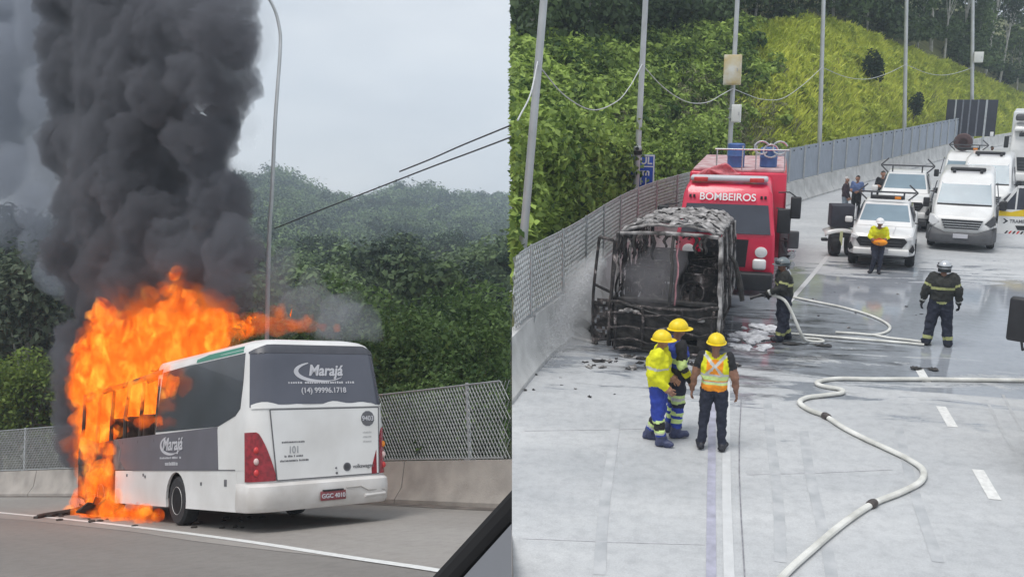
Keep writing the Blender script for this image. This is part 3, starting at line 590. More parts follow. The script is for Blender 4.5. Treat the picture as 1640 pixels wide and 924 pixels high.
for u, k, me in ((850, 2.5, tA), (880, 6, tB), (905, 3.5, tC), (940, 4, tA), (975, 7, tB), (1005, 3, tB), (1050, 5, tA), (1085, 8, tC), (1120, 4, tB), (1160, 6, tA), (1205, 3, tC), (1238, 5, tB), (1262, 7, tA),
                  (1330, 5, tB), (1352, 8, tA), (1385, 4, tC), (1408, 6, tB), (1430, 9, tA), (1468, 3.5, tC), (1490, 6, tA), (1512, 2.6, tB), (1535, 7, tB), (1560, 3, tC), (1580, 5, tA), (1604, 2.8, tB), (1622, 6, tA), (1634, 3.2, tC)):
    d = RS.R @ ray(u, 100); a_ = math.degrees(math.atan2(d[0], d[1])); r = polar_r0(PR, a_) + 1.2 + np.interp(a_, AZR, DRC) + k; p = polR(a_, r)
    place_tree('slender_tree', RS, me, p, i * 2.1, 0.9 + 0.3 * rngR.random(), 'slender pale-trunked tree in the dark wood behind the hill crest', 'tree', 'pale-trunked trees along the hill crest'); i += 1
# single plants that stand out on the slope
bushD = tree_meshes(51, 2.4, 0.75, 2.2, 0.19, 1500, M_lf_dark, M_bark, 0.05, 0.15, 8, 6)
def on_slope(u, v):                                              # walk along the pixel's ray until it meets the slope
    d = RS.R @ ray(u, v)
    for s in np.arange(15, 150, 0.1):
        p = d * s + np.array([0, 0, HR]); a_ = math.degrees(math.atan2(p[0], p[1])); r = math.hypot(p[0], p[1])
        if r > polar_r0(PR, a_) + 1.0 and p[2] < hR(a_, r): return p
    return p
place_tree('dark_shrub', RS, bushD, on_slope(1393, 140), 0.3, 1.0, 'lone dark green shrub standing in the yellow-green grass', 'shrub', None, ('stem', 'foliage'))
place_tree('dark_shrub', RS, bushD, on_slope(1462, 195), 1.3, 0.85, 'dark green shrub low on the slope next to a grey pole', 'shrub', None, ('stem', 'foliage'))
shrA = tree_meshes(52, 2.6, 1.5, 2.3, 0.23, 1500, M_lf_shrub, M_bark, 0.06, 0.2, 9, 7)
shrB = tree_meshes(53, 3.2, 1.8, 2.8, 0.25, 1900, M_lf_shrub, M_bark, 0.07, 0.3, 11, 8)
for i, (u, v, sc) in enumerate(((885, 395, 0.85), (868, 330, 1.0), (930, 360, 0.9), (962, 330, 0.95), (900, 285, 1.0), (985, 300, 0.9), (1060, 290, 0.9), (1090, 265, 0.85), (940, 262, 0.9), (1120, 250, 0.9))):
    q = on_slope(u, v + 22); a_ = math.degrees(math.atan2(q[0], q[1])); q = polR(a_, max(math.hypot(q[0], q[1]), polar_r0(PR, a_) + 1.4)); q[0] = min(q[0], np.interp(q[1], PR.P[:, 1], PR.P[:, 0]) - 1.2 - 1.1 * sc); q = polR(math.degrees(math.atan2(q[0], q[1])), math.hypot(q[0], q[1])) - np.array([0, 0, 0.3])
    place_tree('broadleaf_shrub', RS, (shrA, shrB)[i % 2], q, i * 1.9, sc, 'bright green broadleaf shrub behind the wire mesh fence', 'shrub', 'shrubs behind the wire mesh fence', ('stem', 'foliage'))

# ---------------------------------------------------------------- poles, cables, boxes, signs
M_pole = mat('grey_pole', (0.50, 0.52, 0.53), 0.5, 0.3, var=0.1, scale=2)
M_box = mat('white_cabinet', (0.72, 0.73, 0.70), 0.5, var=0.06, scale=3)
M_rust = mat('rust_stained_white', (0.70, 0.70, 0.64), 0.6, scale=2.2, col2=(0.55, 0.42, 0.16))
POLES = []
def pole(ub, vb, ut, vt, Y, r0, r1, label, ext=0.35, arm=None):
    a = RS.aty(ub, vb, Y); c = RS.aty(ut, vt, Y); d = (c - a) / (c[2] - a[2]); az = math.degrees(math.atan2(a[0], a[1])); zb = float(hR(az, math.hypot(a[0], a[1])))
    base = a + d * (zb - 0.1 - a[2]); top = c + d * (c[2] - a[2]) * ext
    rt = root('lamp_pole', RS, base, 0, label, 'pole'); b = MB(); v = top - base; b.tube([np.zeros(3), v * 0.02, v * 0.5, v], [r0 * 1.02, r0, (r0 + r1) / 2, r1], 12); b.build('shaft', M_pole, rt)
    b = MB(); b.cyl((0, 0, -0.05), (0, 0, 0.06), r0 * 2.2, 12); b.build('base_plate', M_pole, rt)
    b = MB(); arm_p = smooth_path([v, v + np.array([0.5, 0, 0.5]), v + np.array([1.6, 0, 0.75])], 5); b.tube(arm_p, [r1, *[r1 * 0.8] * (len(arm_p) - 1)], 8); b.build('arm', M_pole, rt)
    b = MB(); e = arm_p[-1]; b.rbox((e[0] + 0.3, e[1], e[2]), (0.7, 0.24, 0.12), 0.05); b.build('lamp_head', M_pole, rt)
    POLES.append((base, v)); return rt
pole(836, 412, 871, 0, 21.0, 0.10, 0.08, 'grey pole with an orange cable by the near end of the wire mesh fence'.replace('orange', 'sagging'))
pole(1017, 330, 1034, 0, 31.5, 0.105, 0.085, 'grey pole standing in front of the blue kilometre sign')
pole(1168, 250, 1181, 0, 38.5, 0.10, 0.085, 'grey pole carrying two white cabinets above the fire engine')
pole(1312, 246, 1319, 0, 52.0, 0.12, 0.095, 'grey pole at the left of the yellow-green grass behind the panel fence')
pole(1448, 222, 1452, 0, 65.0, 0.13, 0.10, 'grey pole rising beside the dark shrub behind the panel fence')
pole(1556, 242, 1558, 0, 76.0, 0.14, 0.11, 'grey pole in front of the black sign board with a white box')
def on_pole(i, v):                                               # point of pole i at pixel row v
    base, d = POLES[i]; ts = np.linspace(0, 1, 400); pv = [RS.pix(base + d * t)[1] for t in ts]; return base + d * ts[int(np.argmin(np.abs(np.array(pv) - v)))]
def cabinet(i, v0, v1, uoff, w, dep, m, label):
    p0, p1 = on_pole(i, v1), on_pole(i, v0); h = np.linalg.norm(p1 - p0); r = root('utility_cabinet', RS, p0 + np.array([uoff, -0.16 - dep / 2, 0]), -0.12, label, 'cabinet')
    b = MB(); b.rbox((0, 0, h / 2), (w, dep, h), 0.02); b.build('case', m, r)
    b = MB(); b.rbox((-0.02, -dep / 2 - 0.012, h / 2), (w * 0.86, 0.02, h * 0.9), 0.008); b.build('door', m, r)
    b = MB(); b.box((w * 0.3, -dep / 2 - 0.03, h / 2), (0.03, 0.03, 0.12)); b.build('latch', M_galv, r)
    b = MB(); b.box((-uoff, dep / 2 + 0.03, h * 0.25), (0.3, 0.06, 0.06)); b.box((-uoff, dep / 2 + 0.03, h * 0.75), (0.3, 0.06, 0.06)); b.build('bracket', M_galv, r)
cabinet(2, 88, 136, -0.05, 0.66, 0.28, M_rust, 'large white cabinet with rust stain high on a grey pole')
cabinet(2, 167, 196, 0.18, 0.36, 0.22, M_box, 'small white cabinet below the rust-stained cabinet on grey pole')
cabinet(5, 84, 101, 0.30, 0.62, 0.35, M_box, 'small white box on the pole in front of the black sign board')
def cable(site, pts, r, m, label, name='cable', cat='cable'):
    b = MB(); b.tube(smooth_path(pts, 10), r, 6); o = b.build(name, m, None, site.M); return tag(o, label, cat)
M_cable = mat('pale_cable', (0.55, 0.56, 0.57), 0.6, var=0.1, scale=4)
def span(i, j, va, vb, drops, label):                            # cable from pole i to pole j
    a, c = on_pole(i, va) + np.array([0, -0.14, 0]), on_pole(j, vb) + np.array([0, -0.14, 0]); pts = []
    for f, dz in drops: pts.append(a + (c - a) * f - np.array([0, 0, dz]))
    cable(RS, pts, 0.015, M_cable, label)
a = on_pole(0, 100) + np.array([0, -0.12, 0]); cable(RS, [a, RS.aty(850, 150, 18.5), RS.aty(833, 185, 16.5), RS.aty(829, 193, 16.2)], 0.016, M_cable, 'pale cable dropping from the pole by the near fence end')
span(0, 1, 103, 104, [(0.0, 0.0), (0.2, 0.75), (0.45, 1.2), (0.70, 1.05), (0.84, 0.68), (0.92, 0.36), (1.0, 0.0)], 'pale slack cable hanging left of the pole by the blue sign')
span(1, 2, 104, 142, [(0.0, 0.0), (0.18, 0.5), (0.36, 0.8), (0.52, 0.88), (0.70, 0.72), (0.86, 0.34), (1.0, 0.0)], 'pale slack cable hanging left of the pole with white cabinets')
span(2, 3, 142, 108, [(0.0, 0.0), (0.12, 0.35), (0.28, 0.75), (0.5, 0.98), (0.75, 0.62), (1.0, 0.0)], 'pale slack cable between the cabinet pole and the grassy slope')
span(3, 4, 108, 104, [(0.0, 0.0), (0.25, 0.55), (0.5, 0.75), (0.75, 0.5), (1.0, 0.0)], 'pale cable across the yellow-green grass')
span(4, 5, 104, 108, [(0.0, 0.0), (0.3, 0.5), (0.55, 0.6), (0.8, 0.35), (1.0, 0.0)], 'pale cable running to the pole with the small white box')

# kilometre sign
M_blue = mat('sign_blue', (0.015, 0.075, 0.50), 0.4, var=0.06, scale=2); M_white = mat('sign_white', (0.80, 0.80, 0.80), 0.5, var=0.04)
p0 = RS.aty(1027, 303, 32.2); p1 = RS.aty(1030, 248, 32.2); hh = p1[2] - p0[2]
sg = root('kilometre_sign', RS, (p0[0], p0[1], p0[2]), 0.0, 'blue kilometre sign with white border and lettering behind a pole', 'sign'); ww = 0.86
b = MB(); b.rbox((0, 0, hh / 2), (ww, 0.03, hh), 0.012); b.build('plate', M_blue, sg)
for nm, c, d in (('border', (0, -0.018, 0.03), (ww - 0.02, 0.006, 0.045)), ('border', (0, -0.018, hh - 0.03), (ww - 0.02, 0.006, 0.045)), ('border', (-ww / 2 + 0.03, -0.018, hh / 2), (0.04, 0.006, hh - 0.11)), ('border', (ww / 2 - 0.03, -0.018, hh / 2), (0.04, 0.006, hh - 0.11)), ('divider', (0, -0.018, hh * 0.66), (ww - 0.1, 0.006, 0.04))):
    b = MB(); b.box(c, d); b.build(nm, M_white, sg)
text('lettering', 'SUL', 0.34, M_white, sg, (0.06, -0.02, hh * 0.82), (pi / 2, 0, 0), offset=0.008)
text('lettering', 'km', 0.34, M_white, sg, (0.06, -0.02, hh * 0.49), (pi / 2, 0, 0), offset=0.008)
text('lettering', '11', 0.34, M_white, sg, (0.06, -0.02, hh * 0.22), (pi / 2, 0, 0), offset=0.004)
b = MB(); b.cyl((0.1, 0.04, -p0[2] + 0.1), (0.1, 0.04, hh * 0.9), 0.03, 8); b.build('post', M_galv, sg)
# camera housing clamped on the pole above the sign
q = on_pole(1, 240); cm = root('pole_camera', RS, q, 0, 'small grey camera clamped to the pole above the blue sign', 'camera')
b = MB(); b.rbox((0, -0.2, 0.05), (0.26, 0.22, 0.16), 0.03); b.build('housing', M_galv, cm)
b = MB(); b.cyl((0, -0.31, 0.05), (0, -0.36, 0.05), 0.06, 12); b.build('lens', M_dark, cm)
b = MB(); b.box((0, 0, -0.1), (0.28, 0.28, 0.14)); b.build('clamp', M_dark, cm)

# black sign board seen from behind
M_black = mat('black_board', (0.02, 0.022, 0.035), 0.5, var=0.2, scale=3)
Y = 75.5; A, B = RS.aty(1512, 218, Y), RS.aty(1599, 160, Y); w, h = B[0] - A[0], B[2] - A[2]
bd = root('sign_board', RS, (A[0], Y, A[2]), 0, 'large black sign board seen from behind on grey posts', 'sign')
edges = [0, 0.155, 0.185, 0.30, 0.33, 0.44, 0.47, 0.60, 0.63, 0.76, 0.80, 1.0]
for k in range(0, 12, 2):
    x0, x1 = edges[k] * w, edges[k + 1] * w; b = MB(); b.rbox(((x0 + x1) / 2, 0, h / 2), (x1 - x0 + 0.02, 0.06, h), 0.015); b.build('panel', M_black, bd)
for k in range(1, 11, 2):
    x0, x1 = edges[k] * w, edges[k + 1] * w; b = MB(); lo = -A[2] if k in (1, 9) else 0.0; b.box(((x0 + x1) / 2, 0.0, (h + lo) / 2), (x1 - x0, 0.10, h - lo - 0.02)); b.build('post', M_galv if k in (1, 9) else mat('dark_channel', (0.16, 0.17, 0.2), 0.5), bd)
b = MB(); b.rbox((w * 0.94, -0.06, 0.18), (0.24, 0.05, 0.32), 0.02); b.build('sticker', M_white, bd)
# ---------------------------------------------------------------- the burning bus (x right, y towards its front, origin on the road below its tail)
BX, BY = 5.784 + 1.15, 12.84
M_busw = mat('bus_white_paint', (0.64, 0.63, 0.61), 0.36, scale=1.1, col2=(0.80, 0.80, 0.79), coat=0.25, detail=9)
M_busb = mat('bus_bumper_white', (0.74, 0.72, 0.70), 0.45, scale=2.2, col2=(0.56, 0.53, 0.50), coat=0.15, detail=9)
M_glass = mat('dark_tinted_glass', (0.030, 0.034, 0.044), 0.12, var=0.3, scale=1.5, spec=0.6)
M_rglass = mat('grey_tinted_rear_glass', (0.085, 0.090, 0.115), 0.16, var=0.12, scale=1.1, spec=0.6)
M_grey = mat('dark_grey_livery', (0.115, 0.113, 0.135), 0.4, var=0.08, scale=2)
M_teal = mat('teal_stripe', (0.012, 0.20, 0.13), 0.4, var=0.1, scale=3)
M_red = mat('red_lamp', (0.26, 0.012, 0.022), 0.2, var=0.35, scale=16, spec=0.6)
M_redl = mat('bright_red_lens', (0.62, 0.05, 0.05), 0.2, var=0.1); M_amber = mat('amber_lens', (0.75, 0.24, 0.02), 0.2, var=0.1); M_clear = mat('clear_lens', (0.75, 0.55, 0.52), 0.2, var=0.1)
M_char = mat('charred_metal', (0.012, 0.011, 0.011), 0.8, scale=4.5, col2=(0.075, 0.06, 0.05), bump=0.8, bscale=22, detail=9)
M_print = mat('print_pale_grey', (0.52, 0.52, 0.55), 0.5, var=0.03); M_printd = mat('print_dark_grey', (0.12, 0.12, 0.13), 0.5, var=0.05)
M_rim = mat('steel_rim', (0.60, 0.59, 0.57), 0.5, 0.1, var=0.2, scale=6)
bus = root('burning_bus', LS, (BX, BY, 0), 0.0, 'white minibus with grey side panel burning from its front half', 'bus')
RCN = 0.30
def wz(z): return 1.15 - 0.09 * max(0.0, min(1.0, (z - 1.5) / 1.1))
def y0z(z):
    if z < 0.70: return -0.07 + 0.05 * max(0, (0.42 - z) / 0.12)
    if z < 1.78: return 0.0
    return 0.15 * (z - 1.78)
INS = [(2.60, 0.0), (2.68, 0.02), (2.75, 0.06), (2.80, 0.13), (2.835, 0.25), (2.85, 0.45)]
def insz(z): return float(np.interp(z, [a for a, _ in INS], [c for _, c in INS]))
def S(t, z, off=0.0):                                           # body surface: t runs round the tail from its middle, positive to the right
    w = wz(z) - insz(z) + off; r = RCN + off; y0 = y0z(z) + insz(z) - off; s = 1 if t >= 0 else -1; a = abs(t); f = 1.15 - RCN; k = RCN * pi / 2
    if a <= f: x = a * (w - r) / f; y = y0
    elif a <= f + k: q = (a - f) / RCN; x = w - r + r * sin(q); y = y0 + r - r * cos(q)
    else: x = w; y = y0 + r + (a - f - k)
    return (s * x, y, z)
TC = 1.15 - RCN + RCN * pi / 2
def tside(y): return TC + y - RCN
def patch(name, m, parent, tl, zf, n=16, nz=8, off=0.008, th=0.012):
    """piece lying on the body surface: columns t, rows between zf(t) = (low, high); a closed thin shell"""
    b = MB(); ts = np.linspace(tl[0], tl[1], n + 1); rows = []
    for o in (off, off - th):
        for t in ts:
            lo, hi = zf(t); rows.append([S(t, lo + (hi - lo) * j / nz, o) for j in range(nz + 1)])
    k = nz + 1; m_ = n + 1; vs = [v for r in rows for v in r]; fs = []
    idx = lambda s, i, j: s * m_ * k + i * k + j
    for s in (0, 1):
        for i in range(n):
            for j in range(nz): fs.append((idx(s, i, j), idx(s, i + 1, j), idx(s, i + 1, j + 1), idx(s, i, j + 1)))
    for i in range(n):
        fs.append((idx(0, i, 0), idx(1, i, 0), idx(1, i + 1, 0), idx(0, i + 1, 0))); fs.append((idx(0, i, nz), idx(0, i + 1, nz), idx(1, i + 1, nz), idx(1, i, nz)))
    for j in range(nz):
        fs.append((idx(0, 0, j), idx(0, 0, j + 1), idx(1, 0, j + 1), idx(1, 0, j))); fs.append((idx(0, n, j), idx(1, n, j), idx(1, n, j + 1), idx(0, n, j + 1)))
    b.add(vs, fs); return b.build(name, m, parent)
# shell: the intact rear half, rings stacked upwards
tl_ = [-tside(4.0)] + list(np.linspace(-tside(3.2), -TC, 8)) + list(np.linspace(-TC, -0.85, 8))[1:] + list(np.linspace(-0.85, 0.85, 9))[1:] + list(np.linspace(0.85, TC, 8))[1:] + list(np.linspace(TC, tside(4.0), 8))[1:]
b = MB(); zs = [0.90, 1.2, 1.5, 1.77, 1.79, 2.1, 2.4] + [a for a, _ in INS]
b.loft([[S(t, z) for t in tl_] for z in zs], False)
topr = [S(t, 2.85) for t in tl_]; k = len(topr); b.add(topr, [(i, k - 1 - i, k - 2 - i, i + 1) for i in range(k // 2 - 1)])
shell = b.build('body', M_busw, bus)
b = MB(); tb = [-tside(0.6)] + list(np.linspace(-TC, -0.85, 8)) + list(np.linspace(-0.85, 0.85, 11))[1:] + list(np.linspace(0.85, TC, 8))[1:] + [tside(0.6)]
def bz(z, x): return z - 0.0
b.loft([[S(t, z, o) for t in tb] for z, o in ((0.34, -0.05), (0.30, 0.0), (0.36, 0.025), (0.55, 0.03), (0.66, 0.022), (0.71, 0.0), (0.715, -0.03))], False); bump = b.build('bumper', M_busb, bus)
b = MB(); b.loft([[S(t, z, -0.004) for t in tb] for z in (0.71, 0.91)], False); b.build('lower_tail', M_busw, bus)
def arch_poly(y0, y1, z0, z1, arches, n=14):                     # side skirt outline with wheel arches cut out
    p = [(y0, z1), (y0, z0)]
    for yc, r in arches:
        a0 = math.acos(max(-1, min(1, (z0 - 0.42) / r))) if r > abs(z0 - 0.42) else pi / 2
        for i in range(n + 1):
            a = -a0 + 2 * a0 * i / n; p.append((yc + r * sin(a) * 1.0, 0.42 + r * cos(a)))
    return p + [(y1, z0), (y1, z1)]
for sx in (-1, 1):
    b = MB(); b.prism(arch_poly(0.55, 6.2, 0.30, 0.905, [(3.0, 0.46)]), sx * 1.15, sx * 1.11, 'X'); b.build('side_skirt', M_busw, bus, smooth=False)
    b = MB(); b.prism(arch_poly(6.21, 8.7, 0.34, 1.02, [(7.15, 0.55)]), sx * 1.15, sx * 1.11, 'X'); b.build('side_skirt', M_char if sx < 0 else M_busw, bus, smooth=False)
    b = MB(); b.prism([(1.22, 0.915), (6.15, 0.915), (6.3, 1.50), (1.26, 1.56)], sx * 1.156, sx * 1.12, 'X'); sp = b.build('side_panel', M_grey, bus, smooth=False)
    if sx < 0: side_panel = sp
    b = MB(); b.prism([(6.17, 1.03), (8.75, 1.03), (8.6, 1.62), (7.4, 1.45), (6.32, 1.50)], sx * 1.15, sx * 1.12, 'X'); b.build('burnt_panel', M_char, bus, smooth=False)
    b = MB(); b.prism([(5.6, 0.92), (6.3, 0.92), (6.32, 1.48), (6.1, 1.49), (5.85, 1.3), (5.95, 1.1)], sx * 1.160, sx * 1.15, 'X'); b.build('soot_patch', mat('soot_film', (0.09, 0.085, 0.09), 0.8, scale=5, col2=(0.20, 0.19, 0.19)), bus, smooth=False)
b = MB(); b.box((0, 4.6, 0.62), (2.1, 8.0, 0.36)); b.build('chassis', M_dark, bus)
for yc in (3.0, 7.15):
    for sx in (-1, 1):
        w = MB(); w.lathe([(0.20, -0.13), (0.36, -0.13), (0.40, -0.09), (0.41, 0.0), (0.40, 0.09), (0.36, 0.13), (0.22, 0.13), (0.20, 0.10), (0.20, -0.13)], (sx * 1.0, yc, 0.41), 'X', 28)
        wh = w.build('wheel', M_dark, bus)
        w = MB(); w.lathe([(0.02, sx * 0.02), (0.08, sx * 0.02), (0.09, sx * 0.06), (0.13, sx * 0.07), (0.20, sx * 0.10), (0.225, sx * 0.135), (0.235, sx * 0.12)], (sx * 1.0, yc, 0.41), 'X', 24)
        for q in range(6): w.sphere((sx * 1.075, yc + 0.11 * sin(q * pi / 3), 0.41 + 0.11 * cos(q * pi / 3)), 0.016, 4)
        w.build('rim', M_rim, wh)
for yc in (3.0, 7.15): b = MB(); b.box((0, yc, 0.75), (1.9, 1.06, 0.5)); b.build('wheel_housing', M_dark, bus)
# rear window and what is printed on it
rw = patch('rear_window', M_rglass, bus, (-1.20, 1.20), lambda t: (1.80 + 0.05 * abs(t) / 1.2 * 0 + (0.03 if abs(t) < 0.9 else 0), 2.70 - 0.10 * max(0, abs(t) - 0.95) / 0.25), 28, 8, 0.010, 0.016)
patch('rear_window_frame', mat('window_frame_grey', (0.06, 0.062, 0.075), 0.4), bus, (-1.22, 1.22), lambda t: (2.60, 2.735 - 0.10 * max(0, abs(t) - 0.95) / 0.25), 28, 3, 0.014, 0.02)
tilt = pi / 2 - math.atan(0.15)
def on_rear(x, z, o): return (x, y0z(z) - o, z)
text('lettering', 'Marajá', 0.235, M_print, rw, on_rear(0.07, 2.33, 0.016), (tilt, 0, 0), shear=0.25, sx=0.92, offset=0.006)
def swoosh(parent, m, c, rx, rz, a0, a1, wmax, put):
    b = MB(); n = 26; out = []
    for i in range(n + 1):
        f = i / n; a = a0 + (a1 - a0) * f; w = wmax * (sin(pi * min(1, f * 1.15 + 0.02)) ** 0.7 if f < 0.87 else 0.25 * (1 - f) / 0.13) + 0.004; ca, sa = cos(a), sin(a)
        out.append([put(c[0] + (rx + w) * ca, c[1] + (rz + w * 0.7) * sa, 0.0), put(c[0] + (rx - w) * ca, c[1] + (rz - w * 0.7) * sa, 0.0), put(c[0] + (rx - w) * ca, c[1] + (rz - w * 0.7) * sa, 0.004), put(c[0] + (rx + w) * ca, c[1] + (rz + w * 0.7) * sa, 0.004)])
    b.loft(out, True, True); return b.build('emblem', m, parent, smooth=False)
swoosh(rw, M_print, (0.0, 2.32), 0.42, 0.15, RAD(120), RAD(325), 0.035, lambda x, z, o: on_rear(x, z, 0.014 + o))
def fine_print(parent, m, x0, x1, z, h, put, n, seed):           # a line of lettering too small to read
    rng = np.random.default_rng(seed); x = x0; dx = (x1 - x0) / n; b = MB()
    for i in range(n):
        w = dx * rng.uniform(0.45, 0.8); hh = h * rng.uniform(0.7, 1.0)
        if rng.random() > 0.08: p = [put(x, z, 0.0), put(x + w, z, 0.0), put(x + w, z + hh, 0.0), put(x, z + hh, 0.0)]; q = [put(x, z, 0.003), put(x + w, z, 0.003), put(x + w, z + hh, 0.003), put(x, z + hh, 0.003)]; b.hexa([p[0], p[1], q[1], q[0], p[3], p[2], q[2], q[3]])
        x += dx
    return b.build('lettering', m, parent, smooth=False)
fine_print(rw, M_print, -0.56, 0.60, 2.135, 0.036, lambda x, z, o: on_rear(x, z, 0.014 + o), 30, 3)
text('lettering', '(14) 99996.1718', 0.115, M_print, rw, on_rear(0.02, 2.03, 0.016), (tilt, 0, 0), offset=0.002)
# wavy white panel edge creeping over the glass
patch('panel_edge', M_busw, bus, (-1.17, 1.17), lambda t: (1.775, 1.83 + 0.022 * sin(t * 5.0) + 0.02 * sin(t * 11)), 30, 1, 0.018, 0.02)
# engine hatch with its gap
b = MB(); hp = [(-0.88, 1.755), (-0.78, 0.735), (0.93, 0.735), (0.95, 1.755)]; b.prism(hp, -0.012, -0.001, 'Y'); hatch = b.build('engine_hatch', M_busw, bus, smooth=False)
for (a, c) in zip(hp, hp[1:] + hp[:1]):
    b = MB(); d = unit(np.array(c) - np.array(a)); n_ = np.array([d[1], -d[0]]) * 0.008; b.prism([tuple(np.array(a) - n_), tuple(np.array(c) - n_), tuple(np.array(c) + n_), tuple(np.array(a) + n_)], -0.014, -0.006, 'Y'); b.build('hatch_gap', M_printd, bus, smooth=False)
rr = lambda x, z, o: (x, -0.0125 - o, z)
b = MB(); b.prism([(0.75 + 0.115 * cos(a) * (1 + 0.04 * (i % 2)), 1.585 + 0.115 * sin(a) * (1 + 0.04 * (i % 2))) for i, a in enumerate(np.linspace(0, 2 * pi, 24, endpoint=False))], -0.0165, -0.012, 'Y'); bdg = b.build('number_badge', M_printd, hatch, smooth=False)
text('badge_number', '9403', 0.105, M_print, hatch, (0.75, -0.019, 1.585), (pi / 2, 0, 0), offset=0.002)
text('lettering', '101', 0.15, mat('print_mid_grey', (0.30, 0.31, 0.33), 0.5, var=0.04), hatch, (-0.51, -0.016, 1.16), (pi / 2, 0, 0), sx=0.8)
fine_print(hatch, M_printd, -0.70, -0.33, 1.265, 0.026, rr, 22, 4); fine_print(hatch, M_printd, -0.66, -0.36, 1.06, 0.03, rr, 16, 5); fine_print(hatch, M_printd, -0.73, -0.27, 0.995, 0.03, rr, 26, 6)
for z in (1.36, 1.29, 1.22): fine_print(hatch, mat('print_light_grey', (0.5, 0.5, 0.5), 0.5), 0.66, 0.82, z, 0.03, rr, 7, int(z * 100))
b = MB(); b.lathe([(0.045, 0), (0.065, 0), (0.065, 0.005), (0.045, 0.005), (0.045, 0)], (0.37, -0.0175, 0.865), 'Y', 24); b.prism([(0.335, 0.89), (0.35, 0.89), (0.37, 0.845), (0.39, 0.89), (0.405, 0.89), (0.375, 0.825), (0.365, 0.825)], -0.0175, -0.0125, 'Y'); b.build('maker_emblem', M_printd, hatch, smooth=False)
text('lettering', 'volkswagen', 0.085, M_printd, hatch, (0.655, -0.016, 0.865), (pi / 2, 0, 0), sx=0.95)
b = MB(); b.sphere((0.18, -0.014, 0.86), 0.016, 5); b.sphere((0.19, -0.014, 0.785), 0.02, 5); b.build('hatch_lock', M_printd, hatch)
# tail lamps
for s in (-1, 1):
    f = lambda t: (0.735 + 0.02 * 0, 1.44 - 0.62 * max(0.0, (1.06 - abs(t)) / 0.26) ** 1.4)
    tlmp = patch('tail_lamp', M_red, bus, (s * 0.80, s * 1.27), f, 12, 10, 0.016, 0.03)
    for z, m_ in ((0.86, M_redl), (1.02, M_clear), (1.18, M_redl if s < 0 else M_amber)):
        b = MB(); p = np.array(S(s * 1.07, z, 0.018)); b.sphere(p, 0.052, 6, (0.8, 0.6, 0.95)); b.build('lens', m_, tlmp)
# plate, bumper dents and lights
M_plate = mat('maroon_plate', (0.22, 0.05, 0.06), 0.5, var=0.1)
b = MB(); b.rbox((0.07, -0.112, 0.465), (0.42, 0.02, 0.135), 0.008); pl = b.build('number_plate', M_plate, bus)
text('plate_number', 'GGC 4010', 0.088, M_print, pl, (0.07, -0.125, 0.46), (pi / 2, 0, 0), offset=0.002)
b = MB(); b.box((0.07, -0.115, 0.545), (0.34, 0.03, 0.02)); b.build('plate_light', M_dark, bus)
b = MB(); b.tube([(0.30, -0.10, 0.56), (0.55, -0.105, 0.565), (0.68, -0.10, 0.50), (1.0, -0.06, 0.49)], 0.012, 6); b.build('bumper_crease', mat('crease_grey', (0.42, 0.40, 0.38), 0.7), bump)  # thin line along the bumper crease, greyer than the bumper
b = MB(); b.tube([(0.62, -0.09, 0.42), (1.0, -0.05, 0.43)], 0.03, 8); b.build('bumper_bar', M_busb, bump)
# side window, stripe, roof edge
def side_piece(name, m, poly, x=1.15, off=0.004, parent=None):   # polygon in (y, z) lying on the left and right flank
    for s in (-1, 1):
        b = MB(); n = len(poly); o1 = [(s * (wz(z) - insz(z) + off), y, z) for y, z in poly]; o2 = [(s * (wz(z) - insz(z) - 0.02), y, z) for y, z in poly]
        b.add(o1 + o2, [tuple(range(n)), tuple(range(2 * n - 1, n - 1, -1))] + [(i, n + i, n + (i + 1) % n, (i + 1) % n) for i in range(n)]); b.build(name, m, parent or bus, smooth=False)
side_piece('side_window', M_glass, [(0.42, 2.62), (0.42, 2.2), (0.46, 1.80), (0.62, 1.70), (1.25, 1.565), (2.5, 1.565), (3.98, 1.565), (3.96, 2.0), (3.92, 2.3), (3.86, 2.62), (2.4, 2.62)], off=0.006)
side_piece('teal_stripe', M_teal, [(0.50, 2.64), (1.9, 2.64), (2.35, 2.64), (2.35, 2.695), (1.9, 2.735), (0.55, 2.735)], off=0.007)
side_piece('white_stripe', M_busw, [(2.37, 2.635), (3.9, 2.60), (3.9, 2.70), (2.37, 2.72)], off=0.007)
for y, z in ((0.95, 0.72), (1.9, 0.70), (4.6, 0.83), (4.5, 0.80), (5.5, 0.82)):
    b = MB(); b.rbox((-1.153, y, z), (0.012, 0.06 + 0.03 * (y < 1), 0.05 + 0.05 * (y < 1)), 0.005); b.build('side_marker', M_printd, bus)
b = MB(); b.box((-1.152, 2.9, 0.908), (0.012, 4.6, 0.014)); b.build('trim_line', M_printd, bus)
sidep = lambda y, z, o: (-1.158 - o, y, z)
text('lettering', 'Marajá', 0.30, M_print, side_panel, (-1.162, 3.15, 1.335), (pi / 2, 0, -pi / 2), shear=0.25, sx=1.15, offset=0.006)
swoosh(side_panel, M_print, (0.0, 1.33), 0.50, 0.155, RAD(120), RAD(325), 0.035, lambda x, z, o: (-1.157 - o, 3.2 - x, z))
fine_print(side_panel, M_print, 2.75, 3.75, 1.10, 0.036, sidep, 26, 9); fine_print(side_panel, M_print, 2.9, 3.5, 0.99, 0.06, sidep, 10, 10)
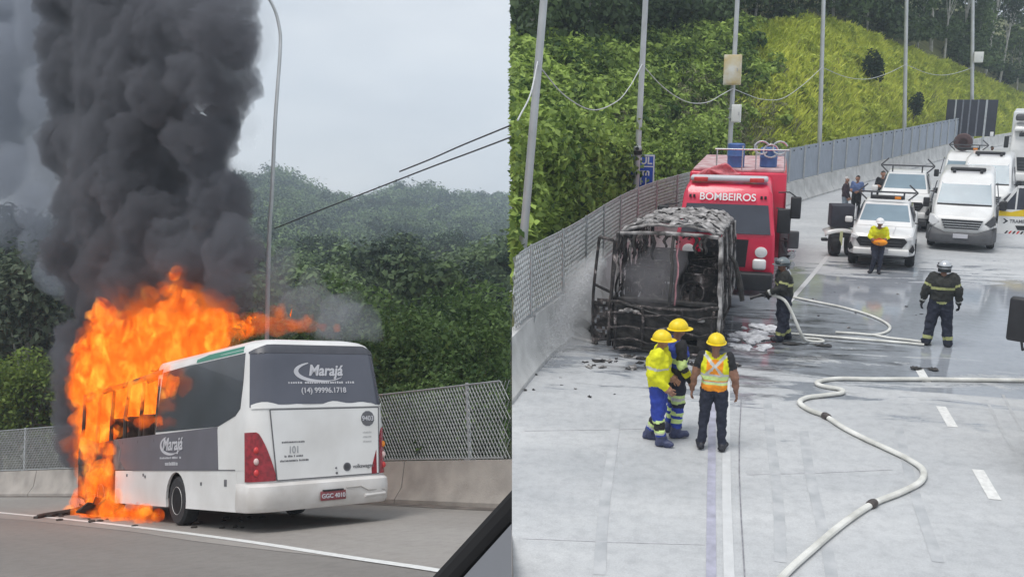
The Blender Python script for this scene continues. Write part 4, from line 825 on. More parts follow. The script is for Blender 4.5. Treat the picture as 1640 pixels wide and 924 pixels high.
# the burnt front half: pillars, roof edge, front frame, seats
rng = np.random.default_rng(3)
for y in (4.05, 4.9, 5.75, 6.6, 7.5, 8.55):
    for s in (-1, 1):
        b = MB(); b.tube([(s * 1.12, y, 1.4), (s * 1.11, y + rng.uniform(-0.05, 0.05), 1.9), (s * 1.06, y + rng.uniform(-0.08, 0.08), 2.5)], [0.04, 0.035, 0.03], 6); b.build('pillar', M_char, bus)
for s in (-1, 1):
    b = MB(); b.tube([(s * 1.04, 3.9, 2.62), (s * 1.05, 5.5, 2.55), (s * 1.04, 7.2, 2.50), (s * 1.0, 8.7, 2.38)], 0.05, 6); b.build('roof_rail', M_char, bus)
for y in (4.8, 6.0, 7.2, 8.4):
    b = MB(); b.tube([(-1.03, y, 2.5), (-0.6, y, 2.66), (0, y, 2.70), (0.6, y, 2.66), (1.03, y, 2.5)], 0.035, 6); b.build('roof_rib', M_char, bus)
b = MB(); b.grid(lambda u, v: (-1.02 + 2.04 * u, 3.95 + 1.5 * v, 2.66 + 0.15 * sin(pi * u) + 0.05 * sin(u * 17 + v * 9)), 14, 10, lambda u, v: v < 0.45 + 0.35 * sin(u * 13) * sin(u * 5 + 1)); b.build('burnt_roof', M_char, bus)
for q in range(4):
    for sx in (-0.55, 0.55):
        b = MB(); y = 4.4 + q * 0.95; b.rbox((sx, y, 1.15), (0.9, 0.42, 0.12), 0.04); b.rbox((sx, y - 0.22, 1.55), (0.9, 0.10, 0.75), 0.04); b.build('seat', M_char, bus)
b = MB(); b.prism([(-1.1, 0.4), (1.1, 0.4), (1.12, 1.35), (0.4, 1.5), (-0.5, 1.42), (-1.12, 1.3)], 8.72, 8.82, 'Y'); b.build('front_panel', M_char, bus, smooth=False)
b = MB()
for q in range(14): b.box((-1.12 + rng.uniform(-0.2, 0.1), rng.uniform(6.5, 8.4), rng.uniform(0.05, 0.3)), (0.3 * rng.random() + 0.08, 0.5 * rng.random() + 0.1, 0.03), rng.random() * 3, rng.random(), rng.random()); 
b.build('hanging_scrap', M_char, bus)

# debris that dropped on the road
dbp = LS.g(98, 826)
db = root('bumper_debris', LS, (dbp[0], dbp[1], 0), 0.5, 'dark curled strip of fallen bumper on the road by the fire', 'debris')
b = MB(); b.grid(lambda u, v: (1.15 * (u - 0.5), 0.10 * sin(u * 6) + 0.02 * sin(v * 8), 0.01 + 0.16 * v * (0.5 + 0.6 * u * u)), 14, 4); me = b.mesh('strip', M_char); o = link(bpy.data.objects.new('strip', me), db); md = o.modifiers.new('s', 'SOLIDIFY'); md.thickness = 0.03
b = MB()
for q in range(5): b.box((-0.5 + 0.25 * q, 0.12 * rng.random(), 0.03), (0.16, 0.1, 0.05), rng.random() * 3)
b.build('fragment', M_char, db)
for i in range(26):
    u, v = rng.uniform(95, 420), rng.uniform(826, 848); p = LS.g(u, v); b = MB(); r = rng.uniform(0.02, 0.06); b.sphere((0, 0, r * 0.4), r, 4, (rng.uniform(0.6, 1.8), rng.uniform(0.6, 1.6), 0.5))
    o = b.build('cinder', M_char, None, LS.M @ Matrix.Translation(Vector(p))); tag(o, 'small black cinder lying on the road under the burning bus', 'cinder', 'cinders under the burning bus')

# ---------------------------------------------------------------- fire and smoke
def blob_union(name, balls, voxel, m, site, disp=(), sub=2):
    """closed lumpy volume grown from overlapping balls"""
    b = MB()
    for c, r in balls: b.sphere(c, r, 7)
    o = b.build('tmp', m, None); mod = o.modifiers.new('r', 'REMESH'); mod.mode = 'VOXEL'; mod.voxel_size = voxel
    sm = o.modifiers.new('s', 'SMOOTH'); sm.iterations = 2
    for k, (size, strength, ntype) in enumerate(disp):
        tx = bpy.data.textures.new('cloud', 'CLOUDS' if ntype != 'VORONOI' else 'VORONOI'); tx.noise_scale = size
        if ntype != 'VORONOI': tx.noise_depth = 3
        dm = o.modifiers.new('d', 'DISPLACE'); dm.texture = tx; dm.strength = strength; dm.mid_level = 0.5; dm.texture_coords = 'LOCAL'
    me = evaluated(o, name); bpy.data.objects.remove(o); me.materials.clear(); me.materials.append(m); me.shade_smooth()
    return link(bpy.data.objects.new(name, me), None, site.M)
def flame_mat(name, dens, gain, sc, hot=(2.4, 1.05, 0.13, 1), gap=0.0):
    m = bpy.data.materials.new(name); m.use_nodes = True; nt = m.node_tree; nt.nodes.clear(); lk = nt.links.new
    t = N(nt, 'ShaderNodeTexCoord'); mp = N(nt, 'ShaderNodeMapping'); mp.inputs['Scale'].default_value = (1, 1, 0.5); lk(t.outputs['Object'], mp.inputs[0])
    n = N(nt, 'ShaderNodeTexNoise'); n.inputs['Scale'].default_value = sc; n.inputs['Detail'].default_value = 7; n.inputs['Roughness'].default_value = 0.66; n.inputs['Distortion'].default_value = 1.8; lk(mp.outputs[0], n.inputs['Vector'])
    r = N(nt, 'ShaderNodeValToRGB'); e = r.color_ramp.elements; e[0].position = 0.34; e[0].color = (0.20, 0.015, 0.003, 1); e[1].position = 0.66; e[1].color = hot
    q = e.new(0.45); q.color = (0.95, 0.10, 0.007, 1); q = e.new(0.54); q.color = (1.45, 0.28, 0.015, 1)
    lk(n.outputs['Fac'], r.inputs[0])
    em = N(nt, 'ShaderNodeEmission'); em.inputs['Strength'].default_value = dens * gain; lk(r.outputs[0], em.inputs['Color'])
    ab = N(nt, 'ShaderNodeVolumeAbsorption'); ab.inputs['Density'].default_value = dens; ab.inputs['Color'].default_value = (0.0, 0.0, 0.0, 1)
    if gap:                                                     # ragged, see-through places
        n2 = N(nt, 'ShaderNodeTexNoise'); n2.inputs['Scale'].default_value = sc * 0.7; n2.inputs['Detail'].default_value = 4; n2.inputs['Distortion'].default_value = 1.0; lk(mp.outputs[0], n2.inputs['Vector'])
        mr = N(nt, 'ShaderNodeMapRange'); mr.inputs['From Min'].default_value = gap - 0.06; mr.inputs['From Max'].default_value = gap + 0.10; lk(n2.outputs['Fac'], mr.inputs['Value'])
        for nd, k in ((em, dens * gain), (ab, dens)):
            mm = N(nt, 'ShaderNodeMath', operation='MULTIPLY'); mm.inputs[1].default_value = k; lk(mr.outputs[0], mm.inputs[0]); lk(mm.outputs[0], nd.inputs['Strength' if nd is em else 'Density'])
    ad = N(nt, 'ShaderNodeAddShader'); lk(em.outputs[0], ad.inputs[0]); lk(ab.outputs[0], ad.inputs[1])
    o = N(nt, 'ShaderNodeOutputMaterial'); lk(ad.outputs[0], o.inputs['Volume'])
    try: m.cycles.volume_step_rate = 0.10
    except Exception: pass
    return m
M_flame = flame_mat('flame', 2.5, 0.95, 2.6, hot=(2.3, 0.92, 0.11, 1), gap=0.43); M_flame_halo = flame_mat('flame_halo', 0.8, 0.60, 1.6, hot=(1.3, 0.30, 0.02, 1), gap=0.44); M_flame_thin = flame_mat('thin_flame', 0.9, 0.7, 2.2, hot=(1.3, 0.28, 0.02, 1), gap=0.42)
rng = np.random.default_rng(17)
def px_balls(spec, xplane, jit, rs=1.0):
    out = []
    for u, v, rp in spec:
        x = xplane + rng.uniform(-jit, jit); c = LS.atx(u, v, x); w = c - np.array([0, 0, HL]); depth = (w @ LS.R)[1]; out.append((c, rp * depth / FPX * rs))
    return out
spec = []
def tongue(u0, v0, u1, v1, r0, r1, n=7):
    for i in range(n):
        f = i / (n - 1); spec.append((u0 + (u1 - u0) * f + 8 * sin(f * 7 + u0), v0 + (v1 - v0) * f, r0 + (r1 - r0) * f))
tongue(235, 660, 215, 500, 40, 24); tongue(205, 560, 195, 462, 34, 12); tongue(270, 600, 278, 440, 36, 12); tongue(320, 560, 300, 470, 34, 12); tongue(170, 640, 160, 505, 34, 14); tongue(240, 540, 238, 470, 36, 14)
tongue(155, 730, 160, 600, 26, 30); tongue(150, 690, 135, 545, 16, 12); tongue(350, 545, 362, 500, 22, 8); tongue(390, 532, 402, 508, 13, 6); tongue(290, 560, 330, 500, 34, 20); tongue(200, 680, 245, 590, 22, 38)
inner = px_balls(spec, BX - 0.25, 0.45); spec = []
tongue(150, 740, 148, 560, 22, 26, 8); tongue(172, 720, 178, 600, 18, 24, 7); tongue(135, 700, 128, 560, 10, 12, 6); tongue(200, 690, 205, 600, 13, 18, 6); tongue(232, 684, 236, 610, 13, 16, 6); tongue(254, 680, 262, 600, 9, 13, 6); tongue(168, 640, 172, 500, 24, 20, 6)
fire = blob_union('bus_fire', inner + px_balls(spec, BX - 1.22, 0.10), 0.08, M_flame, LS, ((0.55, 0.55, 'C'), (0.22, 0.30, 'C')))
fh = blob_union('outer_flame', [(c, r * 1.4) for c, r in inner], 0.10, M_flame_halo, LS, ((0.6, 0.8, 'C'), (0.22, 0.35, 'C'))); fh.parent = fire; fh.matrix_world = fire.matrix_world.copy(); fh.matrix_local = Matrix.Identity(4)
tag(fire, 'tall orange flames pouring out of the front half of the bus', 'fire')
spec = []; tongue(395, 520, 540, 524, 22, 8, 9); tongue(420, 512, 470, 490, 18, 10, 5); tongue(470, 520, 505, 505, 14, 7, 4)
fr = blob_union('roof_flames', px_balls(spec, BX + 0.2, 0.3), 0.08, M_flame_thin, LS, ((0.4, 0.3, 'C'),)); tag(fr, 'thin reddish flames licking along the rear of the bus roof', 'fire')
spec = []; tongue(118, 828, 258, 826, 13, 11, 13); tongue(135, 815, 240, 816, 15, 11, 9); tongue(146, 812, 160, 750, 22, 19, 7); tongue(175, 812, 180, 770, 14, 11, 6); tongue(130, 800, 134, 760, 12, 9, 5); tongue(168, 800, 185, 765, 10, 5, 5); tongue(205, 822, 235, 818, 10, 6, 4)
fr = blob_union('ground_fire', [(np.array([c[0], c[1], max(c[2], r * 0.35)]), r) for c, r in px_balls(spec, BX - 1.25, 0.12)], 0.05, M_flame, LS, ((0.25, 0.14, 'C'), (0.1, 0.06, 'C'))); tag(fr, 'low flames burning on the road below the front wheel', 'fire')

M_smoke = volume_mat('black_smoke', (0.205, 0.21, 0.235), 2.6, -0.1)
M_smoke2 = volume_mat('thin_grey_smoke', (0.42, 0.45, 0.51), 0.62); M_smoke3 = volume_mat('pale_smoke', (0.44, 0.47, 0.52), 0.42)
spec = []
prof = [(-60, 60, 430), (0, 55, 432), (60, 60, 430), (120, 70, 428), (180, 85, 405), (230, 92, 378), (280, 95, 392), (330, 100, 415), (380, 95, 425), (430, 100, 430), (475, 110, 420), (505, 130, 330), (540, 88, 185), (600, 84, 160), (660, 86, 145), (710, 95, 140)]
for v, a, c in prof:
    for k in range(5 if v < 500 else 4):
        r = rng.uniform(34, 74) if v < 500 else rng.uniform(18, 32); lo, hi = a + r, c - r - 14
        spec.append((rng.uniform(lo, max(hi, lo + 1)), v + rng.uniform(-28, 28), r))
    if v < 500:
        spec.append((c - 56, v + rng.uniform(-10, 10), 42)); spec.append((a + 40, v + rng.uniform(-10, 10), 44))
for v in range(-60, 480, 40): spec += [(225 + 30 * sin(v * 0.02), v, 66), (300 + 20 * cos(v * 0.03), v + 15, 50), (165, v + 8, 46)]
spec += [(352, 60, 62), (362, 140, 50), (330, 200, 52), (350, 325, 54), (372, 400, 48), (120, 235, 56), (150, 330, 62), (115, 410, 48), (230, 130, 70), (290, 250, 66), (200, 390, 60), (310, 420, 55)]
col_balls = px_balls(spec, BX + 0.5, 0.9)
smoke = blob_union('smoke_column', col_balls, 0.075, M_smoke, LS, ((0.9, 0.55, 'C'), (0.42, 0.50, 'C'), (0.17, 0.24, 'C')))
fr_ = blob_union('smoke_fringe', [(c, r * 1.30) for c, r in col_balls], 0.12, volume_mat('smoke_fringe', (0.30, 0.31, 0.34), 0.09), LS, ((1.0, 1.3, 'C'), (0.4, 0.6, 'C'))); fr_.parent = smoke; fr_.matrix_local = Matrix.Identity(4)
tag(smoke, 'thick column of black smoke billowing above the burning bus', 'smoke')
spec = [(u, v, r) for u, v, r in [(20, 20, 80), (30, 110, 75), (25, 200, 70), (35, 290, 62), (30, 360, 50), (-40, 60, 80), (-40, 160, 80), (-30, 260, 70), (70, 330, 45), (60, 400, 38), (-20, -40, 80), (60, -30, 70), (85, 60, 60), (90, 160, 55), (95, 250, 50), (80, 0, 60), (40, 420, 40), (90, 440, 40), (5, 400, 45)]]
s2 = blob_union('smoke_haze', px_balls(spec, BX + 3.0, 0.5), 0.2, M_smoke2, LS, ((1.1, 0.8, 'C'), (0.4, 0.3, 'C'))); tag(s2, 'thinner blue-grey smoke drifting left of the black column', 'smoke')
spec = [(452, 478, 34), (480, 490, 40), (515, 500, 42), (545, 512, 40), (575, 520, 34), (600, 530, 22), (440, 440, 30), (500, 462, 30), (560, 485, 30), (455, 420, 32), (430, 470, 40), (470, 515, 32), (530, 525, 30), (440, 505, 34)]
s3 = blob_union('trailing_smoke', px_balls(spec, BX + 1.3, 0.3), 0.12, M_smoke3, LS, ((0.7, 0.5, 'C'), (0.3, 0.2, 'C'))); tag(s3, 'pale grey smoke trailing over the rear of the bus roof', 'smoke')

# ---------------------------------------------------------------- lamp pole, cables, the car window edge
tb_ = min(np.linspace(0, PL.len, 900), key=lambda t: abs(LS.pix([*(PL.at(t) - PL.nrm(t) * 0.7), 0.5])[0] - 424)); q = PL.at(tb_) - PL.nrm(tb_) * 0.7
lp = root('street_lamp', LS, (q[0], q[1], 0), 0, 'tall thin curved street lamp pole behind the burning bus', 'lamp')
pts = [np.array([q[0], q[1], 0])] + [LS.aty(u, v, q[1]) for u, v in ((430, 420), (436, 300), (441, 190), (449, 75), (446, 38), (438, 12), (424, -8), (390, -30))]
b = MB(); pts = [p - np.array([q[0], q[1], 0]) for p in pts]; sp_ = smooth_path(pts, 6); b.tube(sp_, np.linspace(0.06, 0.035, len(sp_)), 10); b.build('shaft', M_pole, lp)
b = MB(); b.rbox(pts[-1] + np.array([-0.25, 0, -0.02]), (0.6, 0.22, 0.12), 0.05); b.build('lamp_head', M_pole, lp)
b = MB(); b.cyl((0, 0, -0.1), (0, 0, 0.05), 0.2, 12); b.build('base_plate', M_pole, lp)
M_wirel = mat('black_cable', (0.06, 0.062, 0.065), 0.6, var=0.1)
for pxs, lb in ((((818, 201), (740, 233), (690, 255), (640, 275)), 'upper dark overhead cable crossing the grey sky'), (((818, 220), (760, 242), (690, 268), (600, 303), (520, 334), (440, 366)), 'lower dark overhead cable running to the curved lamp pole')):
    P = [LS.atx(u, v, 11.0) for u, v in pxs]; cable(LS, P, 0.016, M_wirel, lb)
def camq(u, v, d): r = ray(u, v) * d; return (r[0], r[1], r[2] + CAMZ)
M_trim = mat('grey_door_trim', (0.20, 0.205, 0.22), 0.6, var=0.05, scale=4)
cw = bpy.data.objects.new('car_window_edge', None); link(cw); tag(cw, 'black rubber seal and grey trim of a car window edge', 'car trim')
b = MB(); dA = 0.95
b.tube([camq(620, 1034, dA), camq(724, 921, dA), camq(776, 864, dA), camq(850, 783, dA)], [0.0135] * 4, 10); me = b.mesh('seal', mat('window_seal', (0.006, 0.006, 0.007), 0.9, var=0.3)); clip(me, Site(np.eye(3), CAMZ, None, -1)); link(bpy.data.objects.new('seal', me), cw)
b = MB(); p = [(650, 1030), (741, 925), (819.5, 838), (819.5, 1030)]; f_ = [camq(u, v, dA - 0.02) for u, v in p]; k_ = [camq(u, v, dA + 0.01) for u, v in p]
b.add(f_ + k_, [(0, 1, 2, 3), (7, 6, 5, 4), (0, 4, 5, 1), (1, 5, 6, 2), (2, 6, 7, 3), (3, 7, 4, 0)]); b.build('trim_panel', M_trim, cw, smooth=False)
# ---------------------------------------------------------------- vehicles on the right: each faces -y, front at y = 0
M_carw = mat('car_white_paint', (0.66, 0.66, 0.65), 0.3, scale=1.3, col2=(0.80, 0.80, 0.79), coat=0.35, detail=9)
M_fire = mat('fire_engine_red', (0.68, 0.016, 0.065), 0.3, var=0.08, scale=1.5, coat=0.4)
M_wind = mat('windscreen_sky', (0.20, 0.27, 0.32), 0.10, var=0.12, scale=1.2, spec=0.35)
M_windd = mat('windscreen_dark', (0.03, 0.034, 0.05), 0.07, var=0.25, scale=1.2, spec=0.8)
M_plast = mat('grey_plastic', (0.075, 0.077, 0.083), 0.6, var=0.15, scale=7)
M_blackp = mat('black_plastic', (0.018, 0.018, 0.021), 0.5, var=0.25, scale=7)
M_chrome = mat('bright_steel', (0.60, 0.61, 0.62), 0.25, 0.8, var=0.1, scale=4)
M_lampw = mat('headlamp_lens', (0.80, 0.80, 0.80), 0.12, var=0.05, spec=0.8)
M_yellow = mat('yellow_band', (0.74, 0.52, 0.01), 0.4, var=0.05)
def ring(y, zb, zt, wb, wt, r=0.08, n=4):
    p = []
    for (sx, z, w, a0) in ((1, zb, wb, -pi / 2), (1, zt, wt, 0.0), (-1, zt, wt, pi / 2), (-1, zb, wb, pi)):
        for k in range(n + 1):
            a = a0 + (pi / 2) * k / n; p.append((sx * (w - r) + r * cos(a), y, (z + r if z == zb else z - r) + r * sin(a)))
    return p
def body(name, m, parent, secs, r=0.08, ang=32): b = MB(); b.loft([ring(*s, r=r) if len(s) == 5 else ring(*s[:5], r=s[5]) for s in secs], True, True); return b.build(name, m, parent, ang=ang)
def pane(name, m, parent, q, th=0.012):                          # flat or slightly bent four-sided piece with thickness
    q = [np.array(p, float) for p in q]; n = unit(np.cross(q[1] - q[0], q[3] - q[0])) * th; b = MB(); b.hexa([*q, *[p + n for p in q]]); return b.build(name, m, parent, smooth=False)
def wheel(parent, c, r=0.37, w=0.24, out=-1, rim=M_rim):
    b = MB(); b.lathe([(r * 0.55, -w / 2), (r * 0.9, -w / 2), (r, -w * 0.3), (r, w * 0.3), (r * 0.9, w / 2), (r * 0.55, w / 2), (r * 0.55, -w / 2)], c, 'X', 24); wh = b.build('wheel', M_dark, parent)
    b = MB(); b.lathe([(0.03, out * w * 0.2), (r * 0.3, out * w * 0.25), (r * 0.5, out * w * 0.42), (r * 0.58, out * w * 0.5), (r * 0.56, out * w * 0.1)], c, 'X', 20); b.build('rim', rim, wh); return wh
def mirror(parent, p, d=(0.2, 0.12, 0.26), arm=None, m=M_blackp):
    b = MB(); b.rbox(p, d, 0.04); mo = b.build('mirror', m, parent)
    if arm is not None: b = MB(); b.tube(arm, 0.02, 6); b.build('mirror_arm', M_blackp, mo)
    return mo
def arrow_bar(parent, y, z, half, m=M_plast, lamp=True):
    ab = MB(); ab.box((0, y, z), (2 * half - 0.1, 0.10, 0.045)); bar = ab.build('arrow_bar', m, parent)
    for s in (-1, 1):
        for q in (-1, 1): b = MB(); b.tube([(s * half, y, z), (s * (half - 0.26), y, z + q * 0.24)], 0.026, 6); b.build('arrow_arm', m, bar)
        b = MB(); b.box((s * half * 0.55, y, z - 0.12), (0.05, 0.05, 0.2)); b.build('bar_leg', m, bar)
    if lamp: b = MB(); b.rbox((0, y - 0.03, z - 0.16), (half * 1.1, 0.16, 0.12), 0.03); b.build('light_bar', M_blackp, bar); b = MB(); b.rbox((half * 0.35, y - 0.12, z - 0.16), (0.18, 0.03, 0.08), 0.01); b.build('amber_lens', M_amber, bar)
    return bar

def make_pickup(loc, rz, label, bar=True):
    r = root('pickup_truck', RS, loc, rz, label, 'pickup')
    body('body', M_carw, r, [(0.0, 0.55, 0.98, 0.74, 0.70), (0.07, 0.45, 1.06, 0.86, 0.80), (0.30, 0.42, 1.10, 0.93, 0.86), (1.25, 0.42, 1.17, 0.93, 0.89), (5.2, 0.45, 1.15, 0.93, 0.90)], 0.10)
    body('cab', M_carw, r, [(1.05, 1.05, 1.18, 0.84, 0.80, 0.05), (1.85, 1.10, 1.76, 0.84, 0.66), (3.0, 1.10, 1.80, 0.84, 0.66), (3.55, 1.10, 1.74, 0.84, 0.65), (3.75, 1.10, 1.3, 0.84, 0.72)], 0.07)
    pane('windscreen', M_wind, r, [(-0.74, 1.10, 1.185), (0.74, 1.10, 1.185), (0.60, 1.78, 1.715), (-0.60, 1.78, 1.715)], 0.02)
    for s in (-1, 1): pane('side_window', M_windd, r, [(s * 0.815, 1.75, 1.24), (s * 0.815, 3.4, 1.24), (s * 0.70, 3.2, 1.66), (s * 0.70, 1.95, 1.66)][::s], 0.03)
    b = MB(); b.prism([(-0.62, 0.98), (0.62, 0.98), (0.70, 0.88), (0.58, 0.70), (-0.58, 0.70), (-0.70, 0.88)], -0.03, 0.06, 'Y'); g = b.build('grille', M_blackp, r, smooth=False)
    for z in (0.78, 0.86): b = MB(); b.box((0, -0.04, z), (1.1, 0.02, 0.018)); b.build('grille_bar', M_plast, g)
    b = MB(); b.lathe([(0.01, -0.06), (0.07, -0.055), (0.075, -0.03)], (0, 0, 0.88), 'Y', 16); b.build('badge', M_chrome, g)
    b = MB(); b.rbox((0, -0.02, 0.56), (1.55, 0.16, 0.20), 0.05); bp = b.build('bumper', M_carw, r)
    b = MB(); b.box((0, -0.11, 0.60), (0.42, 0.015, 0.13)); b.build('number_plate', M_print, bp)
    b = MB(); b.rbox((0, -0.03, 0.46), (1.3, 0.1, 0.10), 0.03); b.build('skid_plate', M_plast, bp)
    for s in (-1, 1):
        b = MB(); b.prism([(s * 0.86, 0.95), (s * 0.70, 0.92), (s * 0.66, 0.98), (s * 0.84, 1.05)], -0.02, 0.10, 'Y'); b.build('headlamp', M_lampw, r, smooth=False)
        b = MB(); b.prism([(s * 0.86, 0.80), (s * 0.75, 0.62), (s * 0.87, 0.56), (s * 0.92, 0.66)], -0.03, 0.12, 'Y'); b.build('fog_lamp_housing', M_blackp, r, smooth=False)
        for y in (0.95, 4.1): wheel(r, (s * 0.80, y, 0.39), 0.39, 0.27, s)
        mirror(r, (s * 1.05, 1.55, 1.25), (0.22, 0.13, 0.18), [(s * 0.85, 1.6, 1.22), (s * 1.0, 1.56, 1.22)], M_carw if s < 0 else M_blackp)
        b = MB(); b.box((s * 0.86, 0.95, 0.62), (0.18, 0.95, 0.30)); b.build('wheel_arch', M_blackp, r)
    b = MB(); b.box((0, 2.5, 0.40), (1.5, 4.4, 0.16)); b.build('underbody', M_blackp, r)
    for s in (-1, 1): b = MB(); b.tube([(s * 0.3, -0.005, 1.10), (s * 0.34, 1.0, 1.165)], 0.008, 5); b.build('bonnet_crease', M_print, r)
    if bar: arrow_bar(r, 2.1, 2.08, 0.86)
    return r
pk = make_pickup((5.08, 28.75, 0), RAD(-12), 'white pickup with roof arrow bar and man leaning on its bonnet')

def make_van(loc, rz, label, open_door=True, bar='low', high=2.38):
    r = root('van', RS, loc, rz, label, 'van')
    body('body', M_carw, r, [(0.0, 0.62, 1.02, 0.82, 0.72, 0.10), (0.10, 0.40, 1.14, 0.98, 0.84, 0.14), (0.45, 0.36, 1.26, 1.03, 0.90, 0.14), (0.95, 0.36, 1.42, 1.04, 0.92, 0.14), (1.65, 0.36, high - 0.12, 1.04, 0.84, 0.16), (1.95, 0.36, high, 1.04, 0.84, 0.18), (5.4, 0.36, high, 1.04, 0.86, 0.18), (5.5, 0.42, high - 0.06, 1.0, 0.82, 0.18)], ang=40)
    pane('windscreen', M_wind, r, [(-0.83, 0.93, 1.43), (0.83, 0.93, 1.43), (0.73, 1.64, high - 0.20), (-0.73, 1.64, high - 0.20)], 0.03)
    b = MB(); b.tube([(-0.82, 0.89, 1.42), (0, 0.86, 1.43), (0.82, 0.89, 1.42)], 0.03, 6); b.build('wiper_cowl', M_blackp, r)
    gp = [(-0.62, 1.03), (0.62, 1.03), (0.50, 0.74), (-0.50, 0.74)]; b = MB(); b.prism(gp, -0.05, 0.12, 'Y'); g = b.build('grille', M_blackp, r, smooth=False)
    for i, z in enumerate((0.80, 0.88, 0.96)): b = MB(); w = 0.5 + (z - 0.74) * 0.38; b.box((0, -0.06, z), (2 * w, 0.03, 0.026)); b.build('grille_bar', M_chrome, g)
    b = MB(); b.loft([[(x * f, y, z) for x, y, z in ((-1.02, 0.28, 0.26), (-0.9, -0.08, 0.26), (-0.45, -0.13, 0.26), (0.45, -0.13, 0.26), (0.9, -0.08, 0.26), (1.02, 0.28, 0.26))] for f in (0.97,)] + [[(-1.05, 0.28, z), (-0.92, -0.08, z), (-0.45, -0.14, z), (0.45, -0.14, z), (0.92, -0.08, z), (1.05, 0.28, z)] for z in (0.34, 0.52)] + [[(-1.03, 0.3, 0.80), (-0.86, 0.0, 0.78), (-0.46, -0.08, 0.62), (0.46, -0.08, 0.62), (0.86, 0.0, 0.78), (1.03, 0.3, 0.80)]], False); me = b.mesh('bumper', M_plast)
    bp = link(bpy.data.objects.new('bumper', me), r); sm = bp.modifiers.new('s', 'SOLIDIFY'); sm.thickness = 0.05
    b = MB(); b.box((0.0, -0.17, 0.52), (0.44, 0.02, 0.14)); b.build('number_plate', M_print, bp)
    for s in (-1, 1):
        b = MB(); b.prism([(s * 0.66, 0.92), (s * 0.90, 1.16), (s * 0.98, 1.16), (s * 0.99, 0.92), (s * 0.86, 0.82)], 0.0, 0.30, 'Y'); b.build('headlamp', M_lampw if s < 0 else M_plast, r, smooth=False)
        for y in (1.0, 4.3): wheel(r, (s * 0.90, y, 0.35), 0.35, 0.24, s)
        mirror(r, (s * 1.17, 1.15, 1.42), (0.20, 0.14, 0.32), [(s * 1.0, 1.3, 1.40), (s * 1.12, 1.2, 1.40)])
        pane('side_window', M_windd, r, [(s * 1.025, 1.35, 1.40), (s * 1.025, 2.3, 1.40), (s * 0.92, 2.3, 2.05), (s * 0.92, 1.75, 2.05)][::s], 0.03)
    b = MB(); b.box((0, 2.7, 0.33), (1.7, 5.0, 0.12)); b.build('underbody', M_blackp, r)
    if bar: b = MB(); b.rbox((0, 2.2, high + 0.10), (1.1, 0.28, 0.13), 0.04); lb = b.build('light_bar', M_blackp, r); b = MB(); b.rbox((0, 2.05, high + 0.02), (0.8, 0.05, 0.06), 0.01); b.build('lens', M_print, lb)
    if bar:
        for s in (-1, 1): b = MB(); b.rbox((s * 0.42, 1.95, high + 0.05), (0.10, 0.1, 0.12), 0.03); b.build('spot_lamp', M_blackp, r)
    if open_door:                                                 # the driver's door swung wide: its outer face looks forwards
        dr = bpy.data.objects.new('open_door', None); link(dr, r); dr.location = (1.06, 1.18, 0); dr.rotation_euler = (0, 0, RAD(6)); dr['label'] = 'open white van door with yellow band and lettering'
        Wd = 1.16
        b = MB(); b.prism([(0, 0.50), (Wd, 0.50), (Wd, 1.30), (0, 1.30)], 0.0, 0.06, 'Y'); b.build('door_panel', M_carw, dr, smooth=False)
        for poly in ([(0.0, 1.301), (0.06, 1.301), (0.52, 2.02), (0.44, 2.06)], [(0.44, 2.02), (Wd, 2.05), (Wd, 2.12), (0.48, 2.09)], [(Wd - 0.08, 1.301), (Wd, 1.301), (Wd, 2.05), (Wd - 0.08, 2.05)], [(0.46, 1.301), (0.50, 1.301), (0.50, 2.02), (0.46, 2.02)]):
            b = MB(); b.prism(poly, 0.0, 0.05, 'Y'); b.build('window_frame', M_carw, dr, smooth=False)
        b = MB(); b.prism([(0.10, 1.31), (0.455, 1.31), (0.455, 1.92)], 0.02, 0.03, 'Y'); b.build('quarter_glass', M_windd, dr, smooth=False)
        b = MB(); b.prism([(0.51, 1.31), (Wd - 0.09, 1.31), (Wd - 0.09, 2.03), (0.51, 2.01)], 0.02, 0.03, 'Y'); b.build('glass', M_windd, dr, smooth=False)
        b = MB(); b.prism([(0.0, 1.08), (Wd, 1.10), (Wd, 1.32), (0.75, 1.33), (0.35, 1.22), (0.0, 1.26)], -0.006, 0.0, 'Y'); b.build('yellow_band', M_yellow, dr, smooth=False)
        b = MB(); b.box((Wd - 0.15, -0.02, 1.16), (0.2, 0.04, 0.05)); b.build('door_handle', M_blackp, dr)
        b = MB(); b.prism([(0.14, 1.00), (0.19, 1.00), (0.30, 0.92), (0.19, 0.84), (0.14, 0.84), (0.22, 0.92)], -0.006, 0.0, 'Y'); b.build('emblem', M_blackp, dr, smooth=False)
        text('lettering', 'TRAMENOS', 0.155, M_printd, dr, (0.34, -0.006, 0.92), (pi / 2, 0, 0), align='LEFT', sx=0.9, offset=0.003)
        b = MB(); b.prism([(0.52, 0.78), (Wd - 0.04, 0.80), (Wd - 0.04, 0.64), (0.60, 0.64)], -0.012, 0.0, 'Y'); b.build('door_trim', M_blackp, dr, smooth=False)
        for k in range(8): x = 0.22 + k * 0.115; b = MB(); b.prism([(x, 0.505), (x + 0.055, 0.505), (x + 0.115, 0.60), (x + 0.06, 0.60)], -0.006, 0.0, 'Y'); b.build('hatch_stripe', M_redl if k % 2 else M_blackp, dr, smooth=False)
        mirror(dr, (0.06, -0.14, 1.42), (0.18, 0.13, 0.30))
    return r
vn = make_van((8.18, 32.6, 0), RAD(-15), 'white van with grey bumper and its yellow-banded door open')
p = RS.aty(1441, 372, 36.5); v2 = make_pickup((p[0], 36.5, 0), RAD(-13), 'white pickup with arrow bar parked between the van and another pickup', False)
v2.matrix_world = v2.matrix_world @ Matrix.Diagonal((1.04, 1.0, 1.13, 1)); arrow_bar(v2, 2.0, 2.0, 0.92, lamp=False)
